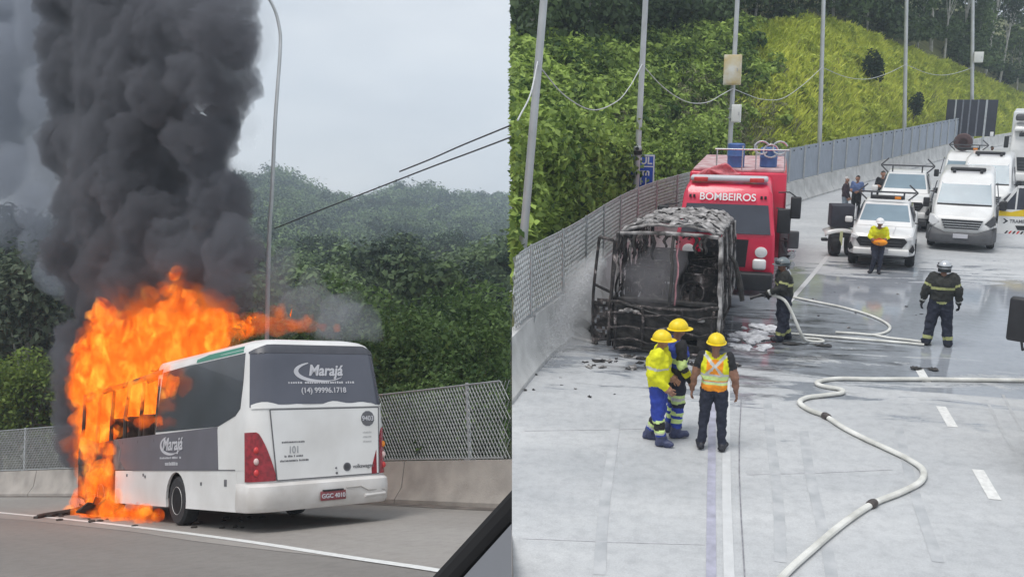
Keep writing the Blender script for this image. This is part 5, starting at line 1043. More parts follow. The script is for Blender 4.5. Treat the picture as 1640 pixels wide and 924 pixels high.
p = RS.aty(1540, 330, 43.5); v3 = make_van((p[0], 43.5, 0), RAD(-15), 'white van with roof arrow bar behind the open-door van', False, None, 2.3); ab3 = arrow_bar(v3, 2.2, 2.62, 0.80)
b = MB(); b.lathe([(0.20, -0.1), (0.37, -0.1), (0.40, -0.05), (0.40, 0.05), (0.37, 0.1), (0.20, 0.1), (0.20, -0.1)], (-0.25, 2.5, 2.72), 'Y', 24); b.build('roof_spare_tyre', mat('brown_rubber', (0.10, 0.06, 0.06), 0.7), v3)
p = RS.aty(1596, 330, 38.5); v4 = make_van((p[0] - 0.2, 39.6, 0), RAD(-17), 'white van squeezed between the open-door van and the lorry', False, 'low', 2.45)

# lorry waiting beyond the vans
p = RS.aty(1650, 318, 53.0); lo = root('lorry', RS, (p[0], 53.0, 0), RAD(-17), 'white lorry with dark windscreen behind the parked vans', 'lorry')
body('cab', M_carw, lo, [(0.0, 0.45, 2.0, 1.20, 1.18, 0.15), (0.10, 0.40, 2.2, 1.24, 1.2, 0.18), (0.35, 0.40, 3.0, 1.25, 1.15, 0.2), (0.6, 0.4, 3.25, 1.25, 1.12, 0.2), (2.0, 0.4, 3.35, 1.25, 1.12, 0.2)])
pane('windscreen', M_windd, lo, [(-1.12, 0.06, 1.85), (1.12, 0.06, 1.85), (1.05, 0.34, 2.80), (-1.05, 0.34, 2.80)], 0.03)
b = MB(); b.rbox((0, 0.2, 2.95), (2.2, 0.5, 0.16), 0.05); b.build('sun_visor', M_carw, lo)
b = MB(); b.prism([(-0.85, 1.55), (0.85, 1.55), (0.75, 0.85), (-0.75, 0.85)], -0.04, 0.1, 'Y'); g = b.build('grille', M_blackp, lo, smooth=False)
for z in (0.98, 1.14, 1.30): b = MB(); b.box((0, -0.05, z), (1.45, 0.03, 0.05)); b.build('grille_bar', M_plast, g)
b = MB(); b.rbox((0, -0.05, 0.55), (2.45, 0.3, 0.42), 0.08); b.build('bumper', M_carw, lo)
for s in (-1, 1):
    b = MB(); b.rbox((s * 0.98, -0.21, 0.62), (0.3, 0.06, 0.2), 0.03); b.build('headlamp', M_lampw, lo)
    mirror(lo, (s * 1.40, 0.2, 2.30), (0.22, 0.16, 0.6), [(s * 1.2, 0.3, 2.6), (s * 1.38, 0.2, 2.6)]); wheel(lo, (s * 1.05, 1.2, 0.50), 0.50, 0.30, s); wheel(lo, (s * 1.05, 6.5, 0.50), 0.50, 0.30, s)
mirror(lo, (-0.72, -0.22, 2.72), (0.24, 0.12, 0.22), [(-0.8, 0.2, 2.9), (-0.74, -0.18, 2.82)])
b = MB(); b.rbox((0, 5.4, 2.35), (2.5, 6.4, 2.9), 0.06); b.build('cargo_box', mat('cargo_white', (0.7, 0.72, 0.73), 0.4, var=0.04), lo)
b = MB(); b.box((0, 4.5, 0.75), (1.0, 8.0, 0.25)); b.build('chassis', M_blackp, lo)
b = MB(); b.rbox((0, 0.9, 3.55), (2.2, 1.2, 0.34), 0.12); b.build('roof_fairing', M_plast, lo)

# ---------------------------------------------------------------- fire engine
fx, fy = 0.52, 24.75
fe = root('fire_engine', RS, (fx, fy, 0), RAD(-4), 'red fire engine parked right behind the burnt-out bus', 'fire engine'); fe.matrix_world = fe.matrix_world @ Matrix.Diagonal((1, 1, 0.90, 1))
body('cab', M_fire, fe, [(0.0, 0.62, 1.78, 1.22, 1.20, 0.12), (0.04, 0.55, 1.86, 1.28, 1.25, 0.14), (0.30, 0.55, 2.60, 1.28, 1.17, 0.14), (0.42, 0.55, 2.95, 1.28, 1.14, 0.12), (0.62, 0.55, 3.12, 1.28, 1.10, 0.14), (2.3, 0.55, 3.18, 1.28, 1.10, 0.14)])
pane('windscreen', M_windd, fe, [(-1.14, 0.0, 1.76), (1.14, 0.0, 1.76), (1.04, 0.27, 2.56), (-1.04, 0.27, 2.56)], 0.04)
text('lettering', 'BOMBEIROS', 0.30, M_white, fe, (0.0, 0.27, 2.77), (RAD(71), 0, 0), sx=0.9, offset=0.004)
for s in (-1, 1):
    for k in range(2): b = MB(); b.rbox((s * (0.86 + 0.1 * k), 0.31, 2.78), (0.06, 0.04, 0.09), 0.01); b.build('marker_lamp', M_dark, fe)
    hl = MB(); hl.lathe([(0.02, -0.03), (0.12, -0.035), (0.155, -0.02), (0.16, 0.05)], (s * 0.93, -0.02, 1.25), 'Y', 20); hl.build('headlamp', M_lampw, fe)
    hl = MB(); hl.rbox((s * 0.90, -0.03, 0.90), (0.34, 0.08, 0.32), 0.07); hl.build('headlamp', M_lampw, fe)
    wheel(fe, (s * 1.10, 1.35, 0.52), 0.52, 0.32, s); wheel(fe, (s * 1.08, 5.2, 0.52), 0.52, 0.34, s)
b = MB(); b.rbox((0, -0.08, 0.42), (2.5, 0.34, 0.52), 0.06); b.build('bumper', M_blackp, fe)
b = MB(); b.prism([(-0.6, 1.6), (0.6, 1.6), (0.55, 0.8), (-0.55, 0.8)], -0.03, 0.05, 'Y'); b.build('grille', M_blackp, fe, smooth=False)
b = MB(); b.rbox((0, 0.75, 3.26), (2.0, 0.42, 0.16), 0.06); lb = b.build('light_bar', M_print, fe); b = MB(); b.rbox((0.72, 0.52, 3.25), (0.36, 0.06, 0.12), 0.02); b.build('lens', M_redl, lb); b = MB(); b.rbox((-0.72, 0.52, 3.25), (0.36, 0.06, 0.12), 0.02); b.build('lens', M_redl, lb)
b = MB(); b.rbox((0.15, 5.1, 1.95), (2.66, 5.4, 2.65), 0.06); b.build('equipment_body', M_fire, fe)
b = MB(); b.rbox((0.15, 5.0, 3.32), (2.5, 5.0, 0.10), 0.03); b.build('roof_deck', mat('dusty_red_deck', (0.40, 0.16, 0.18), 0.6, scale=3, col2=(0.62, 0.52, 0.52)), fe)
for y in (2.8, 4.2, 5.6):
    b = MB(); b.rbox((1.492, y, 1.85), (0.03, 1.2, 1.7), 0.01); b.build('locker_shutter', M_chrome, fe)
M_hosered = mat('pink_hose_pile', (0.55, 0.16, 0.18), 0.8, var=0.25, scale=9)
b = MB()
for k in range(7): b.tube(smooth_path([(-0.9 + 0.1 * k, 1.4 + 0.05 * k, 3.25), (-0.6 + 0.07 * k, 1.5, 3.42 + 0.03 * k), (-0.2 + 0.05 * k, 1.4 + 0.08 * k, 3.30), (0.1 + 0.02 * k, 1.8, 3.25)], 5), 0.05, 6)
hp_ = b.build('hose_pile', M_hosered, fe); hp_['kind'] = 'stuff'
M_drum = mat('blue_drum', (0.06, 0.13, 0.34), 0.5, var=0.15)
for x, y, h in ((0.05, 3.0, 0.75), (0.95, 3.3, 0.62)): b = MB(); b.lathe([(0.2, 0), (0.24, 0.02), (0.24, h * 0.45), (0.255, h * 0.5), (0.24, h * 0.55), (0.24, h - 0.02), (0.2, h)], (x, y, 3.37), 'Z', 16); b.build('drum', M_drum, fe)
b = MB(); b.tube([(-0.5, 2.4, 3.98), (1.5, 2.4, 3.98)], 0.025, 6); rl = b.build('roof_rail', M_chrome, fe)
for x in (-0.45, 0.25, 0.62, 1.4): b = MB(); b.tube([(x, 2.4, 3.35), (x, 2.4, 4.1 if x in (0.25, 0.62) else 3.98)], 0.022, 6); b.build('rail_post', M_chrome, rl)
for k, (x, z) in enumerate(((0.75, 4.0), (1.25, 4.0), (1.0, 3.9))): b = MB(); b.tube([(x + 0.2 * cos(a), 3.0, z + 0.2 * sin(a)) for a in np.linspace(0.3, 5.6, 14)], 0.03, 6); b.build('hose_loop', M_chrome, fe)
mirror(fe, (-1.62, 0.05, 2.25), (0.30, 0.16, 0.52), [(-1.25, 0.3, 2.55), (-1.6, 0.08, 2.52)]); mirror(fe, (1.72, 0.15, 2.55), (0.26, 0.18, 0.62), [(1.28, 0.3, 2.95), (1.55, 0.18, 2.98), (1.72, 0.15, 2.85)]); mirror(fe, (1.45, 0.2, 2.15), (0.34, 0.16, 0.70), [(1.25, 0.3, 2.5), (1.42, 0.2, 2.5)]); mirror(fe, (1.72, 0.6, 1.55), (0.28, 0.22, 0.50), [(1.4, 0.7, 1.5), (1.6, 0.6, 1.5)], M_plast)
# pump fittings and coiled hoses on its flank
b = MB(); b.rbox((1.50, 1.9, 1.15), (0.26, 0.7, 0.9), 0.05); pm = b.build('pump_panel', M_plast, fe)
rng = np.random.default_rng(8)
for k in range(7):
    c = (1.45 + 0.28 * rng.random(), 0.75 + 0.5 * rng.random(), 0.6 + 0.18 * k); b = MB(); b.tube([(c[0], c[1], c[2]), (c[0] + rng.uniform(-0.15, 0.2), c[1] - 0.1, c[2] + rng.uniform(0.0, 0.2)), (c[0] + rng.uniform(-0.1, 0.2), c[1], c[2] + rng.uniform(-0.3, -0.1))], 0.045, 8); b.build('pipe', (M_chrome, M_plast, M_blackp)[k % 3], fe)
for z in (0.75, 1.05, 1.38): b = MB(); b.lathe([(0.05, -0.09), (0.11, -0.09), (0.11, 0.02), (0.08, 0.05), (0.05, 0.05)], (1.70, 0.9, z), 'Y', 14); b.build('valve', M_chrome, fe)

# ---------------------------------------------------------------- burnt-out bus shell
def burnt_mat():
    m = bpy.data.materials.new('burnt_shell'); m.use_nodes = True; nt = m.node_tree; bs = nt.nodes['Principled BSDF']; lk = nt.links.new
    t = N(nt, 'ShaderNodeTexCoord'); n = N(nt, 'ShaderNodeTexNoise'); n.inputs['Scale'].default_value = 3.6; n.inputs['Detail'].default_value = 11; n.inputs['Roughness'].default_value = 0.75; n.inputs['Distortion'].default_value = 0.7; lk(t.outputs['Object'], n.inputs['Vector'])
    r = N(nt, 'ShaderNodeValToRGB'); e = r.color_ramp.elements; e[0].position = 0.44; e[0].color = (0.014, 0.013, 0.014, 1); e[1].position = 0.69; e[1].color = (0.62, 0.60, 0.60, 1); q = e.new(0.55); q.color = (0.06, 0.052, 0.05, 1); q = e.new(0.615); q.color = (0.24, 0.20, 0.19, 1)
    lk(n.outputs['Fac'], r.inputs[0]); lk(r.outputs[0], bs.inputs['Base Color']); bs.inputs['Roughness'].default_value = 0.85
    bp = N(nt, 'ShaderNodeBump'); bp.inputs['Strength'].default_value = 0.9; bp.inputs['Distance'].default_value = 0.03; lk(n.outputs['Fac'], bp.inputs['Height']); lk(bp.outputs[0], bs.inputs['Normal']); return m
M_burnt = burnt_mat()
M_ash = mat('white_ash', (0.03, 0.026, 0.025), 0.9, scale=5.0, col2=(0.50, 0.48, 0.47), bump=0.9, bscale=18, detail=10)
M_soot = mat('soot_black', (0.012, 0.012, 0.013), 0.8, scale=6, col2=(0.06, 0.055, 0.052), bump=0.8, bscale=25, detail=9)
bb = root('burnt_bus', RS, (-0.74, 18.62, 0), RAD(-4.5), 'burnt-out bus shell with blackened front and bare roof ribs', 'bus wreck')
LB, WB, HB = 5.2, 1.10, 2.62
def sag(y): return -0.30 * (max(0.0, y - 0.4) / 4.8) ** 1.2                        # the roof has sunk towards the back
rng = np.random.default_rng(29)
wob = lambda s=0.03: rng.uniform(-s, s)
def hw(z): return WB - 0.10 * max(0, (z - 1.1) / 1.5) ** 1.3
def fr_y(z): return 0.0 if z < 1.05 else 0.36 * ((z - 1.05) / 1.45) ** 1.2         # rake of the windscreen
# corner posts and windscreen frame
for s in (-1, 1):
    b = MB(); zz = np.linspace(0.12, 2.42, 12); b.tube([(s * hw(z) + wob(0.012), fr_y(z) + wob(0.012), z) for z in zz], [0.045 + wob(0.012) for _ in zz], 6); b.build('corner_post', M_ash if s > 0 else M_burnt, bb)
b = MB(); b.tube([(x, fr_y(2.40) - 0.06 * (1 - (x / 1.0) ** 2) + wob(0.01), 2.42 + 0.05 * (1 - (x / 1.0) ** 2)) for x in np.linspace(-0.98, 0.98, 12)], [0.04 + wob(0.012) for _ in range(12)], 6); b.build('windscreen_header', M_ash, bb)
b = MB(); b.tube([(x, -0.09 * (1 - (x / 1.08) ** 2) + wob(0.015), 1.08 - 0.10 * (1 - (x / 1.08) ** 2) + wob(0.02)) for x in np.linspace(-1.08, 1.08, 14)], [0.032 + wob(0.012) for _ in range(14)], 6); b.build('windscreen_sill', M_burnt, bb)
b = MB(); b.tube([(0.12 + wob(), fr_y(z) - 0.05 + wob(0.02), z) for z in np.linspace(1.05, 2.42, 8)], 0.035, 6); b.build('mullion', M_soot, bb)
b = MB(); b.tube([(0.22 + wob(), fr_y(z) + 0.02 + wob(0.02), z) for z in np.linspace(1.05, 2.42, 8)], 0.018, 5); b.build('mullion', mat('pinkish_oxide', (0.35, 0.17, 0.19), 0.8, var=0.4, scale=9), bb)
# nose: recessed black panels behind a warped frame
b = MB(); b.grid(lambda u, v: (-1.06 + 2.12 * u, -0.02 - 0.10 * (1 - (2 * u - 1) ** 2) + 0.05 * sin(u * 19 + v * 7) * sin(v * 13) + 0.06, 0.10 + 0.92 * v), 40, 22, lambda u, v: not (abs(u - 0.75) < 0.08 and abs(v - 0.3) < 0.12)); me = b.mesh('nose_panel', M_soot, ang=60); o = link(bpy.data.objects.new('nose_panel', me), bb); o.modifiers.new('s', 'SOLIDIFY').thickness = 0.02
for x0, x1, z in ((-1.06, 1.06, 0.86), (-1.06, -0.45, 0.56), (-0.40, 0.35, 0.60), (0.4, 1.06, 0.52), (-1.05, 0.2, 0.30), (-0.98, 1.04, 0.12)):
    k = max(int((x1 - x0) * 9), 4); b = MB(); b.tube([(x, -0.07 - 0.09 * (1 - (x / 1.08) ** 2) + wob(0.02), z + 0.03 * sin(x * 7) + wob(0.02)) for x in np.linspace(x0, x1, k)], [0.022 + 0.012 * rng.random() for _ in range(k)], 6); b.build('nose_rail', M_burnt, bb)
for x in (-0.98, -0.42, 0.38, 0.98):
    b = MB(); b.tube([(x + wob(), -0.06 - 0.09 * (1 - (x / 1.08) ** 2) + wob(0.02), z) for z in np.linspace(0.1, 1.0, 6)], 0.028, 6); b.build('nose_post', M_burnt, bb)
for c, r_ in (((-0.70, -0.10, 0.92), 0.09), ((-0.55, -0.12, 0.90), 0.07), ((-0.85, -0.05, 0.88), 0.06), ((0.75, -0.08, 0.80), 0.07)):
    b = MB(); b.sphere(c, r_, 6, (1.2, 0.5, 0.6)); b.build('ash_lump', M_ash, bb)
b = MB(); b.tube([(-1.0, -0.02, 1.06), (-0.6, -0.1, 1.0), (-0.1, -0.14, 0.88), (0.25, -0.16, 0.72)], 0.022, 6); b.build('wiper_arm', M_soot, bb)
# flanks: pillars, waist rail, torn lower sheet
for s in (-1, 1):
    for i, y in enumerate((0.7, 1.45, 2.2, 2.95, 3.7, 4.45, 5.15)):
        b = MB(); b.tube([(s * (hw(z) + wob(0.02)), y + wob(0.03) + 0.05 * sin(z * 3), z) for z in np.linspace(0.35, 2.38 + sag(y), 9)], [0.028 + 0.012 * rng.random() for _ in range(9)], 6); b.build('side_pillar', M_burnt if i % 2 else M_ash, bb)
    for z in (0.40, 1.06, 2.36):
        b = MB(); b.tube([(s * (hw(z) + wob(0.02)), y, z + wob(0.025) + (sag(y) if z > 2 else 0)) for y in np.linspace(0.3, LB, 16)], 0.028, 6); b.build('side_rail', M_burnt, bb)
    b = MB(); b.grid(lambda u, v: (s * (WB - 0.02 + 0.04 * sin(u * 31) * sin(v * 9)), 0.3 + (LB - 0.3) * u, 0.22 + 0.82 * v), 48, 10, lambda u, v: rng.random() > 0.10 and not (abs(u - 0.16) < 0.07 and v < 0.55) and not (abs(u - 0.72) < 0.07 and v < 0.55)); me = b.mesh('side_sheet', M_soot); o = link(bpy.data.objects.new('side_sheet', me), bb); o.modifiers.new('s', 'SOLIDIFY').thickness = 0.012
    for y in (1.1, 3.9):
        b = MB(); b.lathe([(0.12, -0.1), (0.27, -0.1), (0.30, -0.06), (0.26, 0.0), (0.30, 0.06), (0.27, 0.1), (0.12, 0.1), (0.12, -0.1)], (s * 0.92, y, 0.30), 'X', 20); b.build('bare_rim', M_burnt, bb)
# what is left of the upper sheets, trim hanging behind the windscreen
for s in (-1, 1):
    b = MB(); b.grid(lambda u, v: (s * (hw(1.1 + 1.25 * v) - 0.015 + 0.03 * sin(u * 23 + v * 11)), 0.5 + (LB - 0.6) * u, 1.08 + (1.25 + sag(LB * u)) * v), 60, 16, lambda u, v: (sin(u * 43) * 0.5 + sin(v * 9 + u * 17) * 0.5 + rng.uniform(-0.5, 0.5) > (-0.15 if s > 0 else 0.1)) or v > 0.90); me = b.mesh('window_remains', M_burnt); o = link(bpy.data.objects.new('window_remains', me), bb); o.modifiers.new('s', 'SOLIDIFY').thickness = 0.01
for k in range(16):
    x = -0.92 + 0.12 * k + wob(0.03); L_ = rng.uniform(0.06, 0.45) * (1.3 if k < 6 else 0.8); b = MB(); b.grid(lambda u, v: (x + 0.09 * (u - 0.5) * (1 - 0.5 * v) + 0.03 * sin(v * 8 + k), fr_y(2.4) + 0.05 + 0.04 * sin(v * 5 + k), 2.42 - L_ * v), 2, 6); me = b.mesh('hanging_trim', M_burnt if k % 2 else M_soot); o = link(bpy.data.objects.new('hanging_trim', me), bb); o.modifiers.new('s', 'SOLIDIFY').thickness = 0.008
# roof: ribs and what is left of the ash-covered sheet
for i, y in enumerate(np.linspace(0.45, LB, 9)):
    b = MB(); b.tube([(x + wob(0.01), y + wob(0.02), 2.40 + sag(y) + 0.20 * (1 - (x / 1.02) ** 4) + wob(0.02)) for x in np.linspace(-1.0, 1.0, 11)], 0.035, 6); b.build('roof_rib', M_ash, bb)
for x in (-0.55, 0.0, 0.55):
    b = MB(); b.tube([(x + wob(), y, 2.60 + sag(y) + wob(0.02)) for y in np.linspace(0.45, LB, 12)], 0.028, 6); b.build('roof_stringer', M_ash, bb)
nz_ = lambda u, v: sin(u * 17.3 + v * 5.1) * sin(v * 13.7 + u * 3.0) + 0.6 * sin(u * 41 + 2.0) * sin(v * 37 + 1.0)
b = MB(); b.grid(lambda u, v: (-1.03 + 2.06 * u, 0.42 + (LB - 0.4) * v, 2.42 + sag(0.42 + (LB - 0.4) * v) + 0.22 * (1 - abs(2 * u - 1) ** 4) + 0.045 * nz_(u * 1.3, v * 2)), 44, 80, lambda u, v: nz_(u, v) < 0.25 + 0.4 * v and not (0.14 < u < 0.36 and 0.03 < v < 0.10) and not (0.60 < u < 0.80 and 0.06 < v < 0.12)); me = b.mesh('roof_sheet', M_ash, ang=60); o = link(bpy.data.objects.new('roof_sheet', me), bb); o.modifiers.new('s', 'SOLIDIFY').thickness = 0.012
# inside: floor, seat frames, dash, steering wheel
b = MB(); b.box((0, LB / 2, 0.36), (2.0, LB - 0.4, 0.10)); b.build('floor_pan', M_soot, bb)
for q in range(5):
    for sx in (-0.62, 0.62):
        y = 1.4 + q * 0.75; st = MB(); st.tube([(sx - 0.4, y, 0.8), (sx - 0.4, y + 0.1, 1.45 + wob(0.1)), (sx + 0.4, y + 0.1, 1.45 + wob(0.1)), (sx + 0.4, y, 0.8)], 0.025, 6); sf = st.build('seat_frame', M_burnt, bb)
        b = MB(); b.grid(lambda u, v: (sx - 0.4 + 0.8 * u, y + 0.05 + 0.1 * v, 0.8 + 0.6 * v + 0.03 * sin(u * 12)), 6, 5, lambda u, v: rng.random() > 0.3); b.build('seat_springs', M_burnt, sf)
b = MB(); b.tube([(-1.0, 0.45, 1.0), (-0.3, 0.4, 1.04), (0.5, 0.42, 1.0), (1.0, 0.5, 0.98)], 0.07, 7); b.build('dash_beam', M_soot, bb)
b = MB(); b.tube([(0.50 + 0.24 * cos(a), 0.55 + 0.08 * sin(a), 1.22 + 0.22 * sin(a)) for a in np.linspace(0, 2 * pi, 20)], 0.018, 6); sw = b.build('steering_wheel', M_burnt, bb); b = MB(); b.tube([(0.5, 0.6, 1.22), (0.5, 0.42, 0.8)], 0.03, 6); b.build('steering_column', M_burnt, sw)
b = MB(); b.tube([(0.98, LB, 0.4), (0.98, LB, 2.1)], 0.05, 6); b.tube([(-0.98, LB, 0.4), (-0.98, LB, 2.1)], 0.05, 6); o = b.build('rear_frame', M_burnt, bb); o['kind'] = 'stuff'
b = MB(); b.grid(lambda u, v: (-1.0 + 2.0 * u, LB + 0.02 * sin(u * 21), 0.4 + 0.85 * v), 16, 8, lambda u, v: rng.random() > 0.1); b.build('rear_sheet', M_soot, bb)
# the folded-out passenger door on the kerb side
dd = bpy.data.objects.new('open_door', None); link(dd, bb); dd.location = (-1.10, 0.25, 0); dd.rotation_euler = (0, 0, RAD(200))
for pts, r_ in (([(0, 0, 0.15), (0.02, 0, 1.2), (-0.02, 0.02, 2.28)], 0.035), ([(0.36, -0.15, 0.10), (0.38, -0.15, 1.1), (0.28, -0.12, 2.34)], 0.032), ([(0, 0, 2.28), (0.28, -0.12, 2.34)], 0.03), ([(0.01, 0, 1.18), (0.37, -0.15, 1.34)], 0.03), ([(0, 0, 0.2), (0.36, -0.15, 0.14)], 0.035)):
    b = MB(); b.tube(smooth_path(pts, 4), r_, 6); b.build('door_bar', M_burnt, dd)
b = MB(); b.grid(lambda u, v: (0.02 + 0.34 * u, -0.15 * u + 0.02 * sin(v * 15), 0.2 + 0.85 * v), 6, 14, lambda u, v: rng.random() > 0.25); b.build('door_sheet', M_burnt, dd)
# arm of wreckage on the right flank
b = MB(); b.tube([(1.08, 2.4, 1.75), (1.25, 2.3, 1.55), (1.38, 2.2, 1.1), (1.45, 2.1, 0.75)], [0.03, 0.05, 0.07, 0.05], 7); b.build('hanging_mirror', M_soot, bb)
b = MB(); b.tube([(1.1, 1.0, 0.5), (1.25, 1.0, 0.9), (1.18, 1.6, 1.35), (1.1, 2.0, 1.6)], 0.025, 6); b.build('bent_rail', M_burnt, bb)

# rubbish and melted scraps round the wreck
M_scrap = M_burnt
for i in range(70):
    u = rng.uniform(935, 1210); v = rng.uniform(566, 592) if u < 1160 else rng.uniform(575, 600)
    if i > 48: u, v = rng.uniform(836, 1000), rng.uniform(596, 640)
    if i > 58: u, v = rng.uniform(1260, 1560), rng.uniform(455, 540)
    p = RS.g(u, v); k = rng.uniform(0.03, 0.10) if i <= 48 else rng.uniform(0.015, 0.035)
    b = MB(); b.grid(lambda a, c: (2.2 * k * (a - 0.5) + k * 0.3 * sin(c * 5), 1.5 * k * (c - 0.5), k * (0.25 + 0.3 * sin(a * 6 + i) * sin(c * 5))), 4, 4); me = b.mesh('scrap', M_scrap if i % 3 else M_ash)
    o = link(bpy.data.objects.new('scrap', me), None, RS.M @ Matrix.Translation(Vector(p)) @ Matrix.Rotation(i * 1.7, 4, 'Z')); o.modifiers.new('s', 'SOLIDIFY').thickness = 0.012
    tag(o, 'charred scrap lying in front of the burnt bus' if i <= 48 else ('small charred flake on the pale road by the barrier' if i <= 58 else 'small charred flake on the wet road behind the hose'), 'debris', ('scraps in front of the burnt bus' if i <= 48 else ('flakes by the barrier' if i <= 58 else 'flakes on the wet road')))
p = RS.g(915, 540); ds = root('torn_panel', RS, p, RAD(-22), 'torn grey body panel lying between the burnt bus and barrier', 'debris')
b = MB(); b.grid(lambda u, v: (-0.62 + 1.25 * u, 0.5 * v, 0.02 + 0.30 * max(0, 1 - abs(u - 0.45) * 2.2) * (0.4 + 0.6 * v) + 0.03 * sin(u * 13 + v * 7)), 14, 7); me = b.mesh('sheet', M_soot); o = link(bpy.data.objects.new('sheet', me), ds); o.modifiers.new('s', 'SOLIDIFY').thickness = 0.02
b = MB(); b.tube([(-0.66, -0.06, 0.06), (0, -0.1, 0.05), (0.75, -0.2, 0.03)], 0.04, 6); b.build('edge_strip', M_ash, ds)
# foam heap by the firefighter
fo = []
for i in range(34):
    q = RS.g(rng.uniform(1168, 1236), rng.uniform(520, 560)); k = rng.uniform(0.05, 0.17); fo.append((np.array([q[0], q[1], k * 0.1]), k))
for i in range(12): q = RS.g(rng.uniform(1185, 1228), rng.uniform(535, 552)); fo.append((np.array([q[0], q[1], rng.uniform(0.02, 0.26)]), rng.uniform(0.08, 0.17)))
foam = blob_union('foam_heap', [(c * np.array([1, 1, 0.35]), k) for c, k in fo], 0.03, mat('fire_foam', (0.30, 0.30, 0.33), 0.7, scale=5, col2=(0.80, 0.81, 0.84), bump=0.8, bscale=26, detail=9), RS, ((0.2, 0.14, 'C'), (0.06, 0.12, 'C'))); foam.matrix_world = foam.matrix_world @ Matrix.Diagonal((1, 1, 0.32, 1)); tag(foam, 'white heap of foam on the road beside the burnt bus', 'foam')

# box on a small wheeled trailer next to the pickup
p = RS.g(1345, 411); ct = root('box_trailer', RS, p, RAD(3), 'tall black box on a small white wheeled trailer beside the pickup', 'trailer')
b = MB(); b.rbox((0, 0.3, 1.28), (0.70, 0.6, 0.70), 0.03); b.build('box', mat('matt_black_box', (0.035, 0.036, 0.05), 0.6, var=0.15), ct)
b = MB(); b.tube([(0.40, 0.0, 0.98), (0.40, 0.0, 1.62)], 0.02, 6); b.build('box_edge', M_print, ct)
b = MB(); b.loft([[(x, y, 0.88 - 0.12 * (x / 0.5) ** 2 + dz) for x in np.linspace(-0.52, 0.52, 10)] for y, dz in ((-0.1, -0.08), (0.0, 0.02), (0.5, 0.04))], False); me = b.mesh('mudguard', M_carw); o = link(bpy.data.objects.new('mudguard', me), ct); o.modifiers.new('s', 'SOLIDIFY').thickness = 0.03
wheel(ct, (-0.15, 0.25, 0.38), 0.38, 0.30, -1); wheel(ct, (0.32, 0.30, 0.38), 0.38, 0.22, 1)
b = MB(); b.box((-0.02, -0.08, 0.60), (0.09, 0.03, 0.45)); b.build('reflector_strip', mat('pale_yellow_strip', (0.70, 0.72, 0.38), 0.5), ct)
b = MB(); b.rbox((0.05, 0.2, 0.68), (0.8, 0.5, 0.14), 0.03); b.build('frame', M_plast, ct)
b = MB(); b.rbox((-0.52, -0.05, 0.55), (0.20, 0.14, 0.10), 0.03); b.build('side_lamp', M_blackp, ct)

# vehicle at the right edge: only its mirror and front wheel reach into the picture
ev = root('parked_truck', RS, (4.66, 13.75, 0), RAD(-30), 'dark mirror and tyre of a truck parked beside the lane', 'truck')
body('cab', M_carw, ev, [(0.0, 0.5, 1.7, 1.0, 0.98, 0.12), (0.12, 0.45, 1.9, 1.08, 1.04, 0.14), (0.5, 0.45, 2.7, 1.08, 0.98, 0.14), (0.7, 0.45, 2.85, 1.08, 0.96, 0.14), (2.0, 0.45, 2.9, 1.08, 0.96, 0.14)])
ev.matrix_world = ev.matrix_world @ Matrix.Translation((1.02, 0, 0))
pane('windscreen', M_windd, ev, [(-0.95, 0.10, 1.72), (0.95, 0.10, 1.72), (0.88, 0.46, 2.55), (-0.88, 0.46, 2.55)], 0.03)
b = MB(); b.rbox((0, -0.06, 0.5), (2.1, 0.26, 0.4), 0.06); b.build('bumper', M_plast, ev)
wheel(ev, (-1.0, 0.9, 0.45), 0.45, 0.30, -1); wheel(ev, (1.0, 0.9, 0.45), 0.45, 0.30, 1)
for s in (-1, 1): b = MB(); b.rbox((s * 0.82, -0.02, 0.95), (0.3, 0.08, 0.2), 0.04); b.build('headlamp', M_lampw, ev)
pm_ = np.linalg.inv(np.array(ev.matrix_world)) @ np.array([*(MR @ Vector(RS.aty(1637, 512, 13.7))), 1.0])
mo = mirror(ev, pm_[:3], (0.34, 0.14, 0.62), [(-1.02, 0.45, pm_[2] + 0.42), (pm_[0] + 0.05, pm_[1], pm_[2] + 0.42), (pm_[0], pm_[1], pm_[2] + 0.2)])
b = MB(); b.tube([(pm_[0], pm_[1], pm_[2] - 0.2), (pm_[0] + 0.05, pm_[1], pm_[2] - 0.42), (-1.02, 0.45, pm_[2] - 0.42)], 0.02, 6); b.build('mirror_arm', M_blackp, mo)
b = MB(); b.rbox((0, 4.3, 1.9), (2.2, 4.4, 2.2), 0.05); b.build('cargo_box', M_carw, ev); b = MB(); b.box((0, 3.4, 0.6), (0.9, 6, 0.2)); b.build('chassis', M_blackp, ev)
# ---------------------------------------------------------------- people (they face -y; z up; origin between the feet)
M_skin = mat('skin', (0.36, 0.19, 0.125), 0.55, var=0.06, scale=12); M_skin2 = mat('skin_tanned', (0.25, 0.125, 0.08), 0.55, var=0.06, scale=12)
M_hair = mat('dark_hair', (0.025, 0.02, 0.018), 0.7, var=0.2, scale=40); M_hairg = mat('grey_hair', (0.42, 0.41, 0.40), 0.7, var=0.15, scale=40)
def cloth(name, c, **k): return mat(name, c, 0.85, var=0.14, scale=9, bump=0.5, bscale=26, **k)
M_hivis = cloth('hi_vis_yellow', (0.74, 0.74, 0.015)); M_lime = cloth('lime_reflective', (0.62, 0.78, 0.30)); M_silver = mat('silver_reflective', (0.52, 0.53, 0.50), 0.4, var=0.1)
M_orange = cloth('hi_vis_orange', (0.90, 0.30, 0.015)); M_navy = cloth('navy_trousers', (0.022, 0.026, 0.045)); M_royal = cloth('royal_blue_cloth', (0.030, 0.060, 0.36)); M_blackc = cloth('black_cloth', (0.016, 0.016, 0.019))
